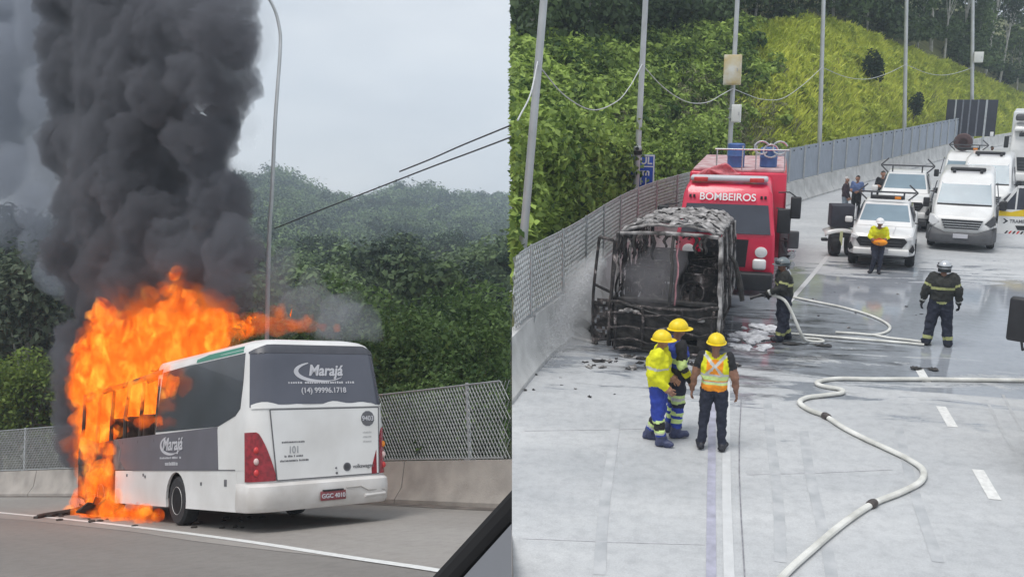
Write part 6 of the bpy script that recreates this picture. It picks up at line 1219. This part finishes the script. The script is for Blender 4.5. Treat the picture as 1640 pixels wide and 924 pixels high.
M_coat = cloth('bunker_coat', (0.030, 0.031, 0.028)); M_boot = mat('black_boot', (0.022, 0.022, 0.03), 0.5, var=0.2, scale=12); M_bootb = mat('blue_grey_boot', (0.05, 0.06, 0.13), 0.5, var=0.2, scale=12)
M_olive = cloth('dull_lime_tape', (0.45, 0.47, 0.20)); M_suit = cloth('dark_plum_suit', (0.045, 0.03, 0.04)); M_bshirt = cloth('blue_shirt', (0.10, 0.15, 0.30)); M_jean = cloth('grey_jeans', (0.22, 0.26, 0.30)); M_cyan = cloth('cyan_shirt', (0.20, 0.55, 0.68)); M_stripe = cloth('beige_shirt', (0.42, 0.36, 0.28))
M_helm = mat('yellow_helmet', (0.84, 0.62, 0.01), 0.42, var=0.10, scale=14); M_helmg = mat('silver_helmet', (0.55, 0.57, 0.60), 0.25, 0.3, var=0.1); M_helmd = mat('dark_visor', (0.03, 0.035, 0.04), 0.25)
def round_cone(b, A, B, ra, rb, n=10):
    A, B = Vector([float(c) for c in A]), Vector([float(c) for c in B]); d = (B - A); L = d.length; d = d.normalized() if L > 1e-6 else Vector((0, 0, 1)); pts, rs = [], []
    for k in range(5): a = -pi / 2 + (pi / 2) * (k + 0.15) / 4.3; pts.append(A + d * (ra * sin(a))); rs.append(max(ra * cos(a), 1e-3))
    for k in range(5): a = (pi / 2) * (k) / 4.15; pts.append(B + d * (rb * sin(a))); rs.append(max(rb * cos(a), 1e-3))
    b.tube(pts, rs, n)
def hand(b, w, d, side, curl=0.5, s=1.0):
    d = Vector([float(c) for c in d]).normalized(); w = Vector([float(c) for c in w]); nrm = Vector((side, 0, 0.0)); nrm = nrm - d * nrm.dot(d); nrm = nrm.normalized() if nrm.length > 0.1 else d.orthogonal().normalized(); acr = d.cross(nrm); palm = w + d * 0.05 * s
    for o in (-0.024, 0.0, 0.024): b.tube([w + acr * o * 0.7 - d * 0.02, palm + acr * o, w + d * 0.095 * s + acr * o], [0.016 * s, 0.019 * s, 0.015 * s], 6)
    for k, (o, L) in enumerate(((-0.033, 0.062), (-0.011, 0.078), (0.012, 0.074), (0.034, 0.056))):
        p = w + d * 0.093 * s + acr * o * s; q = p + (d * 0.85 - nrm * 0.4 * curl) * L * 0.45 * s; r = q + (d * (1 - curl) - nrm * (0.35 + curl)) .normalized() * L * 0.5 * s; b.tube([p, q, r], [0.0095 * s, 0.009 * s, 0.0065 * s], 6)
    p = w + d * 0.03 * s - acr * 0.03 * s; q = p + (d * 0.7 - acr * 0.75).normalized() * 0.04 * s; r = q + (d * 0.9 - acr * 0.15 - nrm * curl * 0.5).normalized() * 0.035 * s; b.tube([p, q, r], [0.013 * s, 0.011 * s, 0.008 * s], 6)
BASE = dict(pel=(0, 0, 0.97), wai=(0, 0.0, 1.10), che=(0, 0.0, 1.30), shL=(0.185, 0, 1.425), shR=(-0.185, 0, 1.425), neck=(0, 0.005, 1.48), hea=(0, -0.015, 1.60), elL=(0.255, 0.02, 1.14), elR=(-0.255, 0.02, 1.14), wrL=(0.27, -0.06, 0.89), wrR=(-0.27, -0.06, 0.89),
            hiL=(0.095, 0, 0.92), hiR=(-0.095, 0, 0.92), knL=(0.11, -0.015, 0.50), knR=(-0.11, -0.015, 0.50), anL=(0.12, 0.02, 0.09), anR=(-0.12, 0.02, 0.09), toL=(0.14, -0.15, 0.045), toR=(-0.14, -0.15, 0.045))
def person(loc, rz, label, mats, zone, paint=None, pose=None, bulk=0.0, leg=0.0, h=1.75, voxel=0.02, helmet=None, hair=M_hair, skin=M_skin, glove=False, curl=0.5, boot=0.0, group=None, name='person'):
    J = dict(BASE); J.update(pose or {}); J = {k: np.array(v, float) for k, v in J.items()}
    r = root(name, RS, loc, rz, label, 'person', group); r.matrix_world = r.matrix_world @ Matrix.Scale(h / 1.75, 4)
    B = []; add = lambda a, c, ra, rb, z: B.append((np.array(a, float), np.array(c, float), ra, rb, z))
    for s in (-1, 1):
        off = np.array([0.065 * s, 0, 0]); add(J['pel'] + off, J['wai'] + off, 0.118 + bulk * 0.6, 0.112 + bulk, 'hips'); add(J['wai'] + off, J['che'] + off * 1.2, 0.112 + bulk, 0.125 + bulk, 'torso')
        k = 'L' if s > 0 else 'R'; add(J['che'] + off * 1.2, J['sh' + k] * 0.75 + J['neck'] * 0.25 + np.array([0, 0, -0.03]), 0.125 + bulk, 0.075 + bulk * 0.7, 'torso')
        add(J['sh' + k], J['el' + k], 0.066 + bulk * 0.8, 0.050 + bulk * 0.7, 'uarm' + k); add(J['el' + k], J['wr' + k], 0.048 + bulk * 0.7, 0.032 + bulk * 0.55, 'farm' + k)
        add(J['hi' + k], J['kn' + k], 0.098 + leg, 0.068 + leg, 'thigh' + k); add(J['kn' + k], J['an' + k], 0.066 + leg, 0.048 + leg * 1.1, 'shin' + k)
        add(J['an' + k] + np.array([0, 0.035, -0.03]), J['to' + k] + np.array([0, 0.02, 0.012]), 0.052 + boot, 0.046 + boot * 0.5, 'foot' + k)
    add(J['neck'] - np.array([0, 0, 0.03]), J['hea'] - np.array([0, -0.01, 0.03]), 0.056, 0.054, 'neck')
    hd = J['hea']; add(hd, hd + np.array([0, 0.012, 0.065]), 0.078, 0.092, 'head'); add(hd + np.array([0, -0.045, -0.035]), hd + np.array([0, -0.02, 0.03]), 0.046, 0.075, 'head')
    add(hd + np.array([0, -0.098, 0.0]), hd + np.array([0, -0.085, 0.035]), 0.016, 0.010, 'head')
    for s in (-1, 1): add(hd + np.array([s * 0.088, 0.01, 0.0]), hd + np.array([s * 0.092, 0.016, 0.035]), 0.014, 0.018, 'head')
    b = MB()
    for a, c, ra, rb, z in B: round_cone(b, a, c, ra, rb)
    o = b.build('tmp', M_skin, None, recalc=True); md = o.modifiers.new('r', 'REMESH'); md.mode = 'VOXEL'; md.voxel_size = voxel; sm = o.modifiers.new('s', 'SMOOTH'); sm.iterations = 3; sm.factor = 0.5
    if bulk > 0 or leg > 0:
        tx = bpy.data.textures.new('folds', 'CLOUDS'); tx.noise_scale = 0.085; tx.noise_depth = 2; dm = o.modifiers.new('d', 'DISPLACE'); dm.texture = tx; dm.strength = 0.055; dm.mid_level = 0.5
    me = evaluated(o, 'body'); bpy.data.objects.remove(o)
    n = len(me.polygons); C = np.zeros(n * 3); me.polygons.foreach_get('center', C); C = C.reshape(-1, 3); best = np.full(n, 1e9); zi = np.zeros(n, int); ti = np.zeros(n)
    for i, (a, c, ra, rb, z) in enumerate(B):
        d = c - a; t = np.clip(((C - a) @ d) / max(d @ d, 1e-9), 0, 1); dist = np.linalg.norm(C - (a + t[:, None] * d), axis=1) - (ra + (rb - ra) * t); k = dist < best; best[k] = dist[k]; zi[k] = i; ti[k] = t[k]
    names = list(dict.fromkeys(list(zone.values()) + list(mats))); me.materials.clear()
    for nm in names: me.materials.append(nm)
    idx = {nm: i for i, nm in enumerate(names)}; mi = np.zeros(n, int)
    for f in range(n):
        z = B[zi[f]][4]; base = z.rstrip('LR') if z[-1] in 'LR' else z; m_ = zone.get(base, M_skin)
        if base == 'head':
            q = C[f] - hd; m_ = zone['head']
            if hair and helmet is None and (q[2] > 0.075 or (q[1] > 0.02 and q[2] > -0.03)): m_ = None
            for s in (-1, 1):
                if abs(q[0] - s * 0.034) < 0.014 and abs(q[2] - 0.035) < 0.011 and q[1] < -0.05: m_ = M_helmd
            if abs(q[0]) < 0.026 and abs(q[2] + 0.048) < 0.009 and q[1] < -0.05: m_ = M_skin2
            if m_ is None:
                m_ = hair
        if paint:
            pm = paint(base, ti[f], C[f]); m_ = pm or m_
        if m_ not in idx: idx[m_] = len(me.materials); me.materials.append(m_)
        mi[f] = idx[m_]
    me.polygons.foreach_set('material_index', mi); me.shade_smooth(); me.update()
    hb = MB()
    for s, k in ((1, 'L'), (-1, 'R')): d = J['wr' + k] - J['el' + k]; hand(hb, J['wr' + k] + unit(d) * 0.005, d, s, curl, 1.25 if glove else 1.0)
    hm = hb.mesh('hands', glove if glove else skin); bm = bmesh.new(); bm.from_mesh(me); nb = len(bm.faces); bm.from_mesh(hm); bm.faces.ensure_lookup_table(); gm = glove if glove else skin
    if gm not in idx: idx[gm] = len(me.materials); me.materials.append(gm)
    for f in bm.faces[nb:]: f.material_index = idx[gm]; f.smooth = True
    bm.to_mesh(me); bm.free(); link(bpy.data.objects.new('body', me), r)
    if helmet:
        hm_, kind = helmet; c = hd + np.array([0, 0.008, 0.055]); b = MB(); prof = [(0.135 * cos(a), 0.125 * sin(a)) for a in np.linspace(0.0, pi / 2 - 0.02, 9)]
        b.lathe([(0.118, -0.012), (0.133, -0.012)] + prof, c, 'Z', 20); b.v = [(c[0] + (x - c[0]) * 0.93, c[1] + (y - c[1]) * 1.08, z) for x, y, z in b.v]; ho = b.build('helmet', hm_, r)
        b = MB(); b.loft([[(c[0] + rr * cos(a) * 0.93, c[1] + rr * sin(a) * 1.08 - (0.05 if sin(a) < -0.2 else 0) * k_, c[2] - 0.012 - dz) for a in np.linspace(0, 2 * pi, 24, endpoint=False)] for rr, dz, k_ in ((0.128, 0.0, 0), (0.155, 0.008, 1), (0.155, 0.014, 1), (0.128, 0.012, 0))], True); b.build('brim', hm_, ho)
        b = MB(); b.tube([(c[0], c[1] - 0.13 * cos(a), c[2] + 0.128 * sin(a)) for a in np.linspace(0.1, pi - 0.1, 12)], 0.010, 5); b.build('ridge', hm_, ho)
        if kind == 'fire':
            b = MB(); b.loft([[(c[0] + 0.138 * cos(a), c[1] + 0.145 * sin(a), c[2] + z) for a in np.linspace(0.15 * pi, 0.85 * pi, 12)] for z in (-0.012, -0.10)], False); me2 = b.mesh('neck_guard', M_helmd); o2 = link(bpy.data.objects.new('neck_guard', me2), ho); o2.modifiers.new('s', 'SOLIDIFY').thickness = 0.01
            b = MB(); b.tube([(c[0] + 0.135 * cos(a), c[1] + 0.15 * sin(a), c[2] + 0.012) for a in np.linspace(0, 2 * pi, 24)], 0.014, 6); b.build('band', M_helmd, ho)
            b = MB(); b.loft([[(c[0] + 0.137 * cos(a), c[1] + 0.152 * sin(a), c[2] + z) for a in np.linspace(1.15 * pi, 1.85 * pi, 12)] for z in (0.06, -0.03)], False); me2 = b.mesh('visor', M_helmd); o2 = link(bpy.data.objects.new('visor', me2), ho); o2.modifiers.new('s', 'SOLIDIFY').thickness = 0.008
        elif kind == 'chin': pass
    return r
# man in the orange vest, seen from behind
def p_orange(z, t, c):
    if z in ('torso', 'hips') and c[2] > 0.93:
        if 1.10 < c[2] < 1.16: return M_lime
        if 1.06 < c[2] <= 1.075 or 1.16 <= c[2] < 1.185: return M_silver
        if 0.985 < c[2] < 1.06: return M_lime if c[2] > 1.03 else M_orange
        if c[2] >= 1.185:
            if c[1] > 0.0 and abs(abs(c[0]) - abs(c[2] - 1.31) * 0.95) < 0.028: return M_silver
            if abs(c[0]) > 0.115 or (c[2] > 1.40): return M_hivis
        return M_orange
    if z == 'uarm' and t > 0.62: return M_skin2
    if z == 'shin' and t > 0.93: return M_boot
person(RS.g(1139, 719), RAD(176), 'man in orange safety vest and yellow helmet standing with his back turned', [M_orange, M_lime, M_silver, M_hivis], dict(head=M_skin2, neck=M_skin2, torso=M_orange, hips=M_navy, uarm=M_blackc, farm=M_skin2, thigh=M_navy, shin=M_navy, foot=M_boot), p_orange,
       dict(elL=(0.285, 0.03, 1.15), elR=(-0.285, 0.03, 1.15), wrL=(0.315, -0.02, 0.90), wrR=(-0.315, -0.02, 0.90), knL=(0.125, -0.01, 0.5), knR=(-0.125, -0.01, 0.5), anL=(0.15, 0.02, 0.09), anR=(-0.15, 0.02, 0.09), toL=(0.19, -0.13, 0.045), toR=(-0.19, -0.13, 0.045)), bulk=0.016, leg=0.012, h=1.80, voxel=0.016, helmet=(M_helm, 'hard'), skin=M_skin2, boot=0.008)
# yellow jacket, in profile
def p_yellow(z, t, c):
    if z in ('torso', 'hips', 'uarm'):
        if c[2] > 0.90 and (z != 'uarm') and 1.205 < c[2] < 1.245: return M_silver
        if z == 'uarm' and 0.62 < t < 0.76: return M_silver
        if z == 'hips' and c[2] > 0.87: return M_olive if c[2] < 0.905 else M_hivis
    if z == 'farm' and t > 0.93: return M_skin
    if z == 'shin':
        if 0.20 < t < 0.30 or 0.56 < t < 0.66: return M_lime
        if 0.30 <= t < 0.56: return M_blackc
        if 0.66 <= t < 0.74: return M_silver
        if t >= 0.8: return M_bootb
person(RS.g(1051, 708), RAD(82), 'man in yellow high-visibility jacket and blue trousers standing in profile', [M_hivis], dict(head=M_skin, neck=M_skin, torso=M_hivis, hips=M_hivis, uarm=M_hivis, farm=M_hivis, thigh=M_royal, shin=M_royal, foot=M_bootb), p_yellow,
       dict(elL=(0.24, 0.05, 1.15), elR=(-0.25, 0.05, 1.15), wrL=(0.14, -0.20, 1.0), wrR=(-0.20, -0.18, 0.93), knL=(0.10, -0.03, 0.5), knR=(-0.12, -0.03, 0.5), anL=(0.10, 0.14, 0.09), anR=(-0.13, -0.10, 0.09), toL=(0.11, -0.03, 0.045), toR=(-0.15, -0.27, 0.045), hea=(0, -0.04, 1.595)), bulk=0.06, leg=0.03, h=1.78, voxel=0.016, helmet=(M_helm, 'hard'), boot=0.012)
def p_bluem(z, t, c):
    if z == 'torso' and 1.16 < c[2] < 1.24: return M_lime
    if z == 'torso' and c[2] > 1.36: return M_royal
    if z == 'uarm' and t > 0.72: return M_lime
    if z == 'farm': return M_coat if t < 0.35 else (M_hivis if t < 0.7 else M_blackc)
    if z == 'thigh' and 0.58 < t < 0.90: return M_lime if abs(t - 0.74) > 0.05 else M_silver
    if z == 'shin' and (0.22 < t < 0.36 or 0.46 < t < 0.62): return M_lime
    if z == 'shin' and t > 0.8: return M_bootb
person(RS.g(1079, 696), RAD(110), 'man in blue and black jacket with lime bands behind the yellow-jacketed man', [M_lime], dict(head=M_skin2, neck=M_skin2, torso=M_royal, hips=M_coat, uarm=M_blackc, farm=M_blackc, thigh=M_navy, shin=M_royal, foot=M_bootb), p_bluem,
       dict(elL=(0.27, 0.02, 1.15), wrL=(0.26, -0.14, 0.92), elR=(-0.27, 0.0, 1.15), wrR=(-0.25, -0.12, 0.92), toL=(0.16, -0.16, 0.045)), bulk=0.03, leg=0.028, h=1.86, voxel=0.016, helmet=(M_helm, 'hard'), boot=0.012)
# firefighters
def p_ff(z, t, c):
    if z == 'torso' and 1.19 < c[2] < 1.255: return M_olive
    if z == 'uarm' and 0.50 < t < 0.66: return M_olive
    if z == 'hips' and 0.89 < c[2] < 0.95: return M_olive
    if z == 'farm' and 0.80 < t < 0.95: return M_silver
    if z == 'shin' and 0.70 < t < 0.86: return M_olive
FFZ = dict(head=M_skin2, neck=M_skin2, torso=M_coat, hips=M_coat, uarm=M_coat, farm=M_coat, thigh=M_navy, shin=M_navy, foot=M_boot)
person(RS.g(1252, 545), RAD(-82), 'firefighter in dark coat aiming a hose nozzle at the burnt bus', [M_olive], FFZ, p_ff,
       dict(elL=(0.22, -0.10, 1.17), wrL=(0.09, -0.36, 1.04), elR=(-0.24, -0.02, 1.14), wrR=(-0.10, -0.24, 0.98), che=(0, -0.04, 1.30), shL=(0.19, -0.05, 1.42), shR=(-0.19, -0.05, 1.42), neck=(0, -0.05, 1.48), hea=(0, -0.085, 1.59), anL=(0.11, -0.07, 0.09), toL=(0.13, -0.24, 0.045), anR=(-0.11, 0.13, 0.09), toR=(-0.13, -0.03, 0.045)), bulk=0.05, leg=0.045, h=1.80, voxel=0.018, helmet=(mat('grey_fire_helmet', (0.16, 0.19, 0.20), 0.3, var=0.15), 'fire'), glove=M_blackc, curl=0.8, boot=0.014)
person(RS.g(1500, 553), RAD(172), 'firefighter in dark banded coat and silver helmet standing on wet road', [M_olive], FFZ, p_ff,
       dict(elL=(0.31, 0.03, 1.16), wrL=(0.345, -0.03, 0.92), elR=(-0.31, 0.03, 1.16), wrR=(-0.335, -0.03, 0.92), knL=(0.15, -0.02, 0.5), knR=(-0.15, -0.02, 0.5), anL=(0.20, 0.02, 0.09), anR=(-0.20, 0.02, 0.09), toL=(0.25, -0.13, 0.045), toR=(-0.25, -0.13, 0.045)), bulk=0.055, leg=0.045, h=1.80, voxel=0.018, helmet=(M_helmg, 'fire'), glove=M_blackc, curl=0.6, boot=0.014)
# man half-sitting on the pickup's front
def p_lean(z, t, c):
    if z == 'hips' and c[2] > 0.90: return M_orange
    if z == 'farm': return M_skin2 if t > 0.4 else None
pc = RS.g(1402, 437)
person((pc[0], pc[1] - 0.05, 0), RAD(-6), 'man in yellow top and dark trousers leaning on the white pickup', [M_orange], dict(head=M_skin2, neck=M_skin2, torso=M_hivis, hips=M_navy, uarm=M_hivis, farm=M_hivis, thigh=M_navy, shin=M_navy, foot=M_boot), p_lean,
       dict(pel=(0, 0.10, 0.93), wai=(0, 0.10, 1.06), che=(0, 0.06, 1.25), neck=(0, 0.03, 1.42), hea=(0, -0.02, 1.53), shL=(0.18, 0.05, 1.37), shR=(-0.18, 0.05, 1.37), elL=(0.27, 0.0, 1.12), wrL=(0.10, -0.16, 1.0), elR=(-0.27, 0.0, 1.12), wrR=(-0.08, -0.16, 0.98), hiL=(0.1, 0.10, 0.88), hiR=(-0.1, 0.10, 0.88), knL=(0.10, -0.05, 0.47), knR=(-0.07, -0.08, 0.47), anL=(0.08, -0.04, 0.09), anR=(-0.14, -0.02, 0.09), toL=(0.10, -0.20, 0.045), toR=(-0.2, -0.17, 0.045)), bulk=0.012, leg=0.012, h=1.66, voxel=0.02, helmet=(M_white, 'cap'), skin=M_skin2)
bag = root('orange_bag', RS, (pc[0], pc[1], 0), RAD(-6), 'orange bundle held by the man leaning on the pickup', 'bag')
b = MB(); b.sphere((0.05, -0.20, 0.93), 0.13, 7, (1.5, 0.7, 0.75)); b.build('bundle', M_orange, bag); b = MB(); b.tube([(-0.12, -0.2, 0.98), (0, -0.24, 1.05), (0.15, -0.2, 0.99)], 0.018, 6); b.build('strap', M_redl, bag)
# bystanders by the barrier
talk = dict(elL=(0.26, 0.0, 1.15), wrL=(0.16, -0.24, 1.12), elR=(-0.26, 0.0, 1.15), wrR=(-0.12, -0.26, 1.14))
q = RS.g(1351, 353); person(q, RAD(70), 'man in dark plum suit talking beside the barrier', [M_suit], dict(head=M_skin, neck=M_skin, torso=M_suit, hips=M_suit, uarm=M_suit, farm=M_suit, thigh=M_jean, shin=M_jean, foot=M_boot), None, dict(elL=(0.26, 0.0, 1.15), wrL=(0.2, -0.12, 0.93), elR=(-0.26, 0, 1.15), wrR=(-0.2, -0.12, 0.93)), bulk=0.02, leg=0.015, h=1.74, voxel=0.025, hair=M_hairg)
q = RS.g(1369, 350); person(q, RAD(-35), 'man in blue shirt holding papers facing the man in suit', [M_bshirt], dict(head=M_skin, neck=M_skin, torso=M_bshirt, hips=M_blackc, uarm=M_bshirt, farm=M_skin, thigh=M_blackc, shin=M_blackc, foot=M_boot), None, talk, bulk=0.02, leg=0.015, h=1.74, voxel=0.025)
q = RS.g(1409, 343); person(q, RAD(10), 'man in black shirt with clasped hands behind the pickups', [M_blackc], dict(head=M_skin, neck=M_skin, torso=M_blackc, hips=M_blackc, uarm=M_blackc, farm=M_skin, thigh=M_blackc, shin=M_blackc, foot=M_boot), None, talk, bulk=0.02, leg=0.015, h=1.80, voxel=0.025)
q = RS.g(1546, 291); person(q, RAD(20), 'distant person in beige striped shirt behind the vans', [M_stripe], dict(head=M_skin2, neck=M_skin2, torso=M_stripe, hips=M_navy, uarm=M_stripe, farm=M_skin2, thigh=M_navy, shin=M_navy, foot=M_boot), lambda z, t, c: M_blackc if z == 'torso' and int(c[2] * 14) % 2 else None, None, bulk=0.015, leg=0.01, h=1.72, voxel=0.03)
q = RS.g(1559, 293); person(q, RAD(-30), 'distant person in cyan shirt behind the vans', [M_cyan], dict(head=M_skin2, neck=M_skin2, torso=M_cyan, hips=M_jean, uarm=M_cyan, farm=M_skin2, thigh=M_jean, shin=M_jean, foot=M_boot), None, talk, bulk=0.015, leg=0.01, h=1.66, voxel=0.03)
q = RS.g(1584, 281); person(q, RAD(60), 'distant person in dark clothes walking near the lorry', [M_suit], dict(head=M_skin2, neck=M_skin2, torso=M_suit, hips=M_suit, uarm=M_suit, farm=M_suit, thigh=M_navy, shin=M_navy, foot=M_boot), None, talk, bulk=0.01, leg=0.01, h=1.70, voxel=0.03)

# ---------------------------------------------------------------- hoses
M_hose = mat('white_canvas_hose', (0.50, 0.50, 0.46), 0.8, scale=2.6, col2=(0.80, 0.80, 0.76), bump=0.4, bscale=90, detail=9)
M_coup = mat('dark_coupling', (0.10, 0.085, 0.08), 0.45, 0.5, var=0.2, scale=12)
def hose(pix, r, label, lift=None, coup=()):
    rt = root('fire_hose', RS, (0, 0, 0), 0, label, 'hose'); P = [RS.g(u, v, r * 0.85) if not isinstance(u, np.ndarray) else u for u, v in pix]; P = resample(smooth_path(P, 8), r * 1.6); b = MB(); b.tube(P, r, 10); b.v = [(x, y, r * 0.85 + (z - r * 0.85) * 0.82 if z < 0.2 else z) for x, y, z in b.v]; b.build('canvas', M_hose, rt)
    for u, v in coup:
        c = RS.g(u, v, r * 0.9); i = int(np.argmin(np.linalg.norm(P - c, axis=1))); d = unit(P[min(i + 2, len(P) - 1)] - P[max(i - 2, 0)]); b = MB(); b.tube([P[i] - d * 0.07, P[i] - d * 0.035, P[i] + d * 0.035, P[i] + d * 0.07], [r * 1.15, r * 1.35, r * 1.35, r * 1.15], 12); b.build('coupling', M_coup, rt)
    return rt
hose([(1680, 609), (1640, 609), (1560, 608), (1480, 607), (1400, 607), (1345, 606), (1318, 609), (1308, 614), (1322, 619), (1346, 623), (1348, 629), (1318, 633), (1290, 637), (1281, 645), (1298, 657), (1322, 666), (1350, 684), (1385, 702), (1420, 718), (1455, 735), (1478, 752), (1474, 771), (1440, 789), (1398, 806), (1350, 838), (1300, 880), (1262, 914), (1235, 945)], 0.047, 'thick white fire hose snaking across the pale dry road', coup=((1322, 666), (1398, 806)))
hose([(1262, 474), (1300, 482), (1345, 491), (1385, 502), (1412, 513), (1425, 523), (1420, 531), (1400, 536), (1372, 534), (1338, 532)], 0.033, 'white hose looping over the wet road behind the first firefighter')
hose([(1240, 532), (1290, 536), (1340, 540), (1400, 545), (1450, 549), (1480, 552)], 0.033, 'straight white hose running to the standing firefighter')
hose([(1398, 536), (1425, 541), (1460, 545), (1492, 550)], 0.033, 'short white hose beside the standing firefighter')
ffp = RS.g(1252, 545); nz = np.array([ffp[0] - 0.30, ffp[1] - 0.03, 1.03])
hr = hose([(np.array([ffp[0] - 0.28, ffp[1] - 0.10, 1.02]), 0), (np.array([ffp[0] - 0.02, ffp[1] - 0.27, 0.95]), 0), (np.array([ffp[0] + 0.18, ffp[1] - 0.32, 0.62]), 0), (np.array([ffp[0] + 0.38, ffp[1] - 0.34, 0.22]), 0), (1296, 546), (1318, 547), (1312, 543), (1285, 541)], 0.033, 'white hose carried under the arm of the firefighter at the bus')
b = MB(); b.tube([(nz[0] + 0.04, nz[1] - 0.07, nz[2]), (nz[0] - 0.12, nz[1] - 0.06, nz[2] + 0.0), (nz[0] - 0.30, nz[1] - 0.05, nz[2] - 0.07), (nz[0] - 0.42, nz[1] - 0.05, nz[2] - 0.11)], [0.045, 0.05, 0.03, 0.045], 10); b.build('nozzle', M_blackp, hr)
for u, v, w in ((1292, 553, 1.0), (1480, 592, 0.5)):
    p = RS.g(u, v); b = MB(); b.grid(lambda a, c: (w * (a - 0.5), 0.10 * (c - 0.5) * (1 + sin(a * 9)), 0.012 + 0.02 * abs(sin(a * 23 + c * 5))), 16, 3); me = b.mesh('soot_drift', M_soot); o = link(bpy.data.objects.new('soot_drift', me), None, RS.M @ Matrix.Translation(Vector(p))); o.modifiers.new('s', 'SOLIDIFY').thickness = 0.01
    tag(o, 'black sludge strip on wet road near the hose loop' if w > 0.8 else 'dark sludge strip on wet road below the standing firefighter', 'sludge')
# water spray drifting from the wreck
M_spray = volume_mat('water_spray', (0.99, 0.993, 1.0), 1.5, 0.2); M_steam = volume_mat('steam', (0.985, 0.96, 1.0), 0.38, 0.2)
def aty_balls(spec, site):
    out = []
    for u, v, rp, y in spec: c = site.aty(u, v, y); w = c - np.array([0, 0, site.H]); out.append((c, rp * (w @ site.R)[1] / FPX))
    return out
sp_ = blob_union('water_spray', aty_balls([(955, 415, 20, 20.5), (938, 440, 28, 20.3), (922, 465, 34, 20), (905, 490, 36, 19.7), (890, 515, 36, 19.3), (878, 540, 34, 18.9), (868, 560, 28, 18.4), (858, 575, 20, 18.0), (940, 475, 26, 20), (920, 510, 30, 19.5), (900, 545, 28, 18.8), (925, 545, 22, 19)], RS), 0.07, M_spray, RS, ((0.5, 0.3, 'C'), (0.2, 0.12, 'C'))); tag(sp_, 'white water spray drifting between the burnt bus and barrier', 'spray')
rng = np.random.default_rng(77); n = 42000; f = rng.random(n) ** 0.8; A_, B_ = RS.aty(958, 420, 20.6), RS.aty(850, 575, 17.9); Q = A_ + (B_ - A_) * f[:, None] + rng.normal(size=(n, 3)) * (np.array([0.22, 0.35, 0.20]) * (0.35 + 0.9 * f[:, None])); Q[:, 2] = np.abs(Q[:, 2]); Q = Q[(RS.worldx(Q) > 0.03) & (Q[:, 0] > np.interp(Q[:, 1], PR.P[:, 1], PR.P[:, 0]) + 0.1)]
dro = link(bpy.data.objects.new('droplets', leaves_mesh('droplets', Q, np.full(len(Q), 0.014), rng, mat('white_water', (0.90, 0.91, 0.93), 0.4, var=0.03), up=0.3, wid=0.35, long=1.6)), sp_); dro['kind'] = 'stuff'
st_ = blob_union('steam', aty_balls([(1040, 462, 34, 19.0), (1055, 440, 38, 19.1), (1070, 412, 36, 19.2), (1028, 436, 32, 19.1), (1085, 388, 28, 19.3), (1015, 466, 24, 19.0), (1066, 468, 28, 19.0), (1095, 368, 20, 19.4)], RS), 0.07, M_steam, RS, ((0.4, 0.25, 'C'),)); tag(st_, 'pale steam rising inside the burnt bus', 'steam')

# ---------------------------------------------------------------- the damp air over both sites
b = MB(); b.box((-20, 250, 45), (900, 800, 230)); hz = b.build('haze', volume_mat('haze_air', (0.78, 0.89, 1.0), 0.00105, 0.3), None, smooth=False); hz['kind'] = 'stuff'; hz['label'] = 'pale blue haze in the damp air'
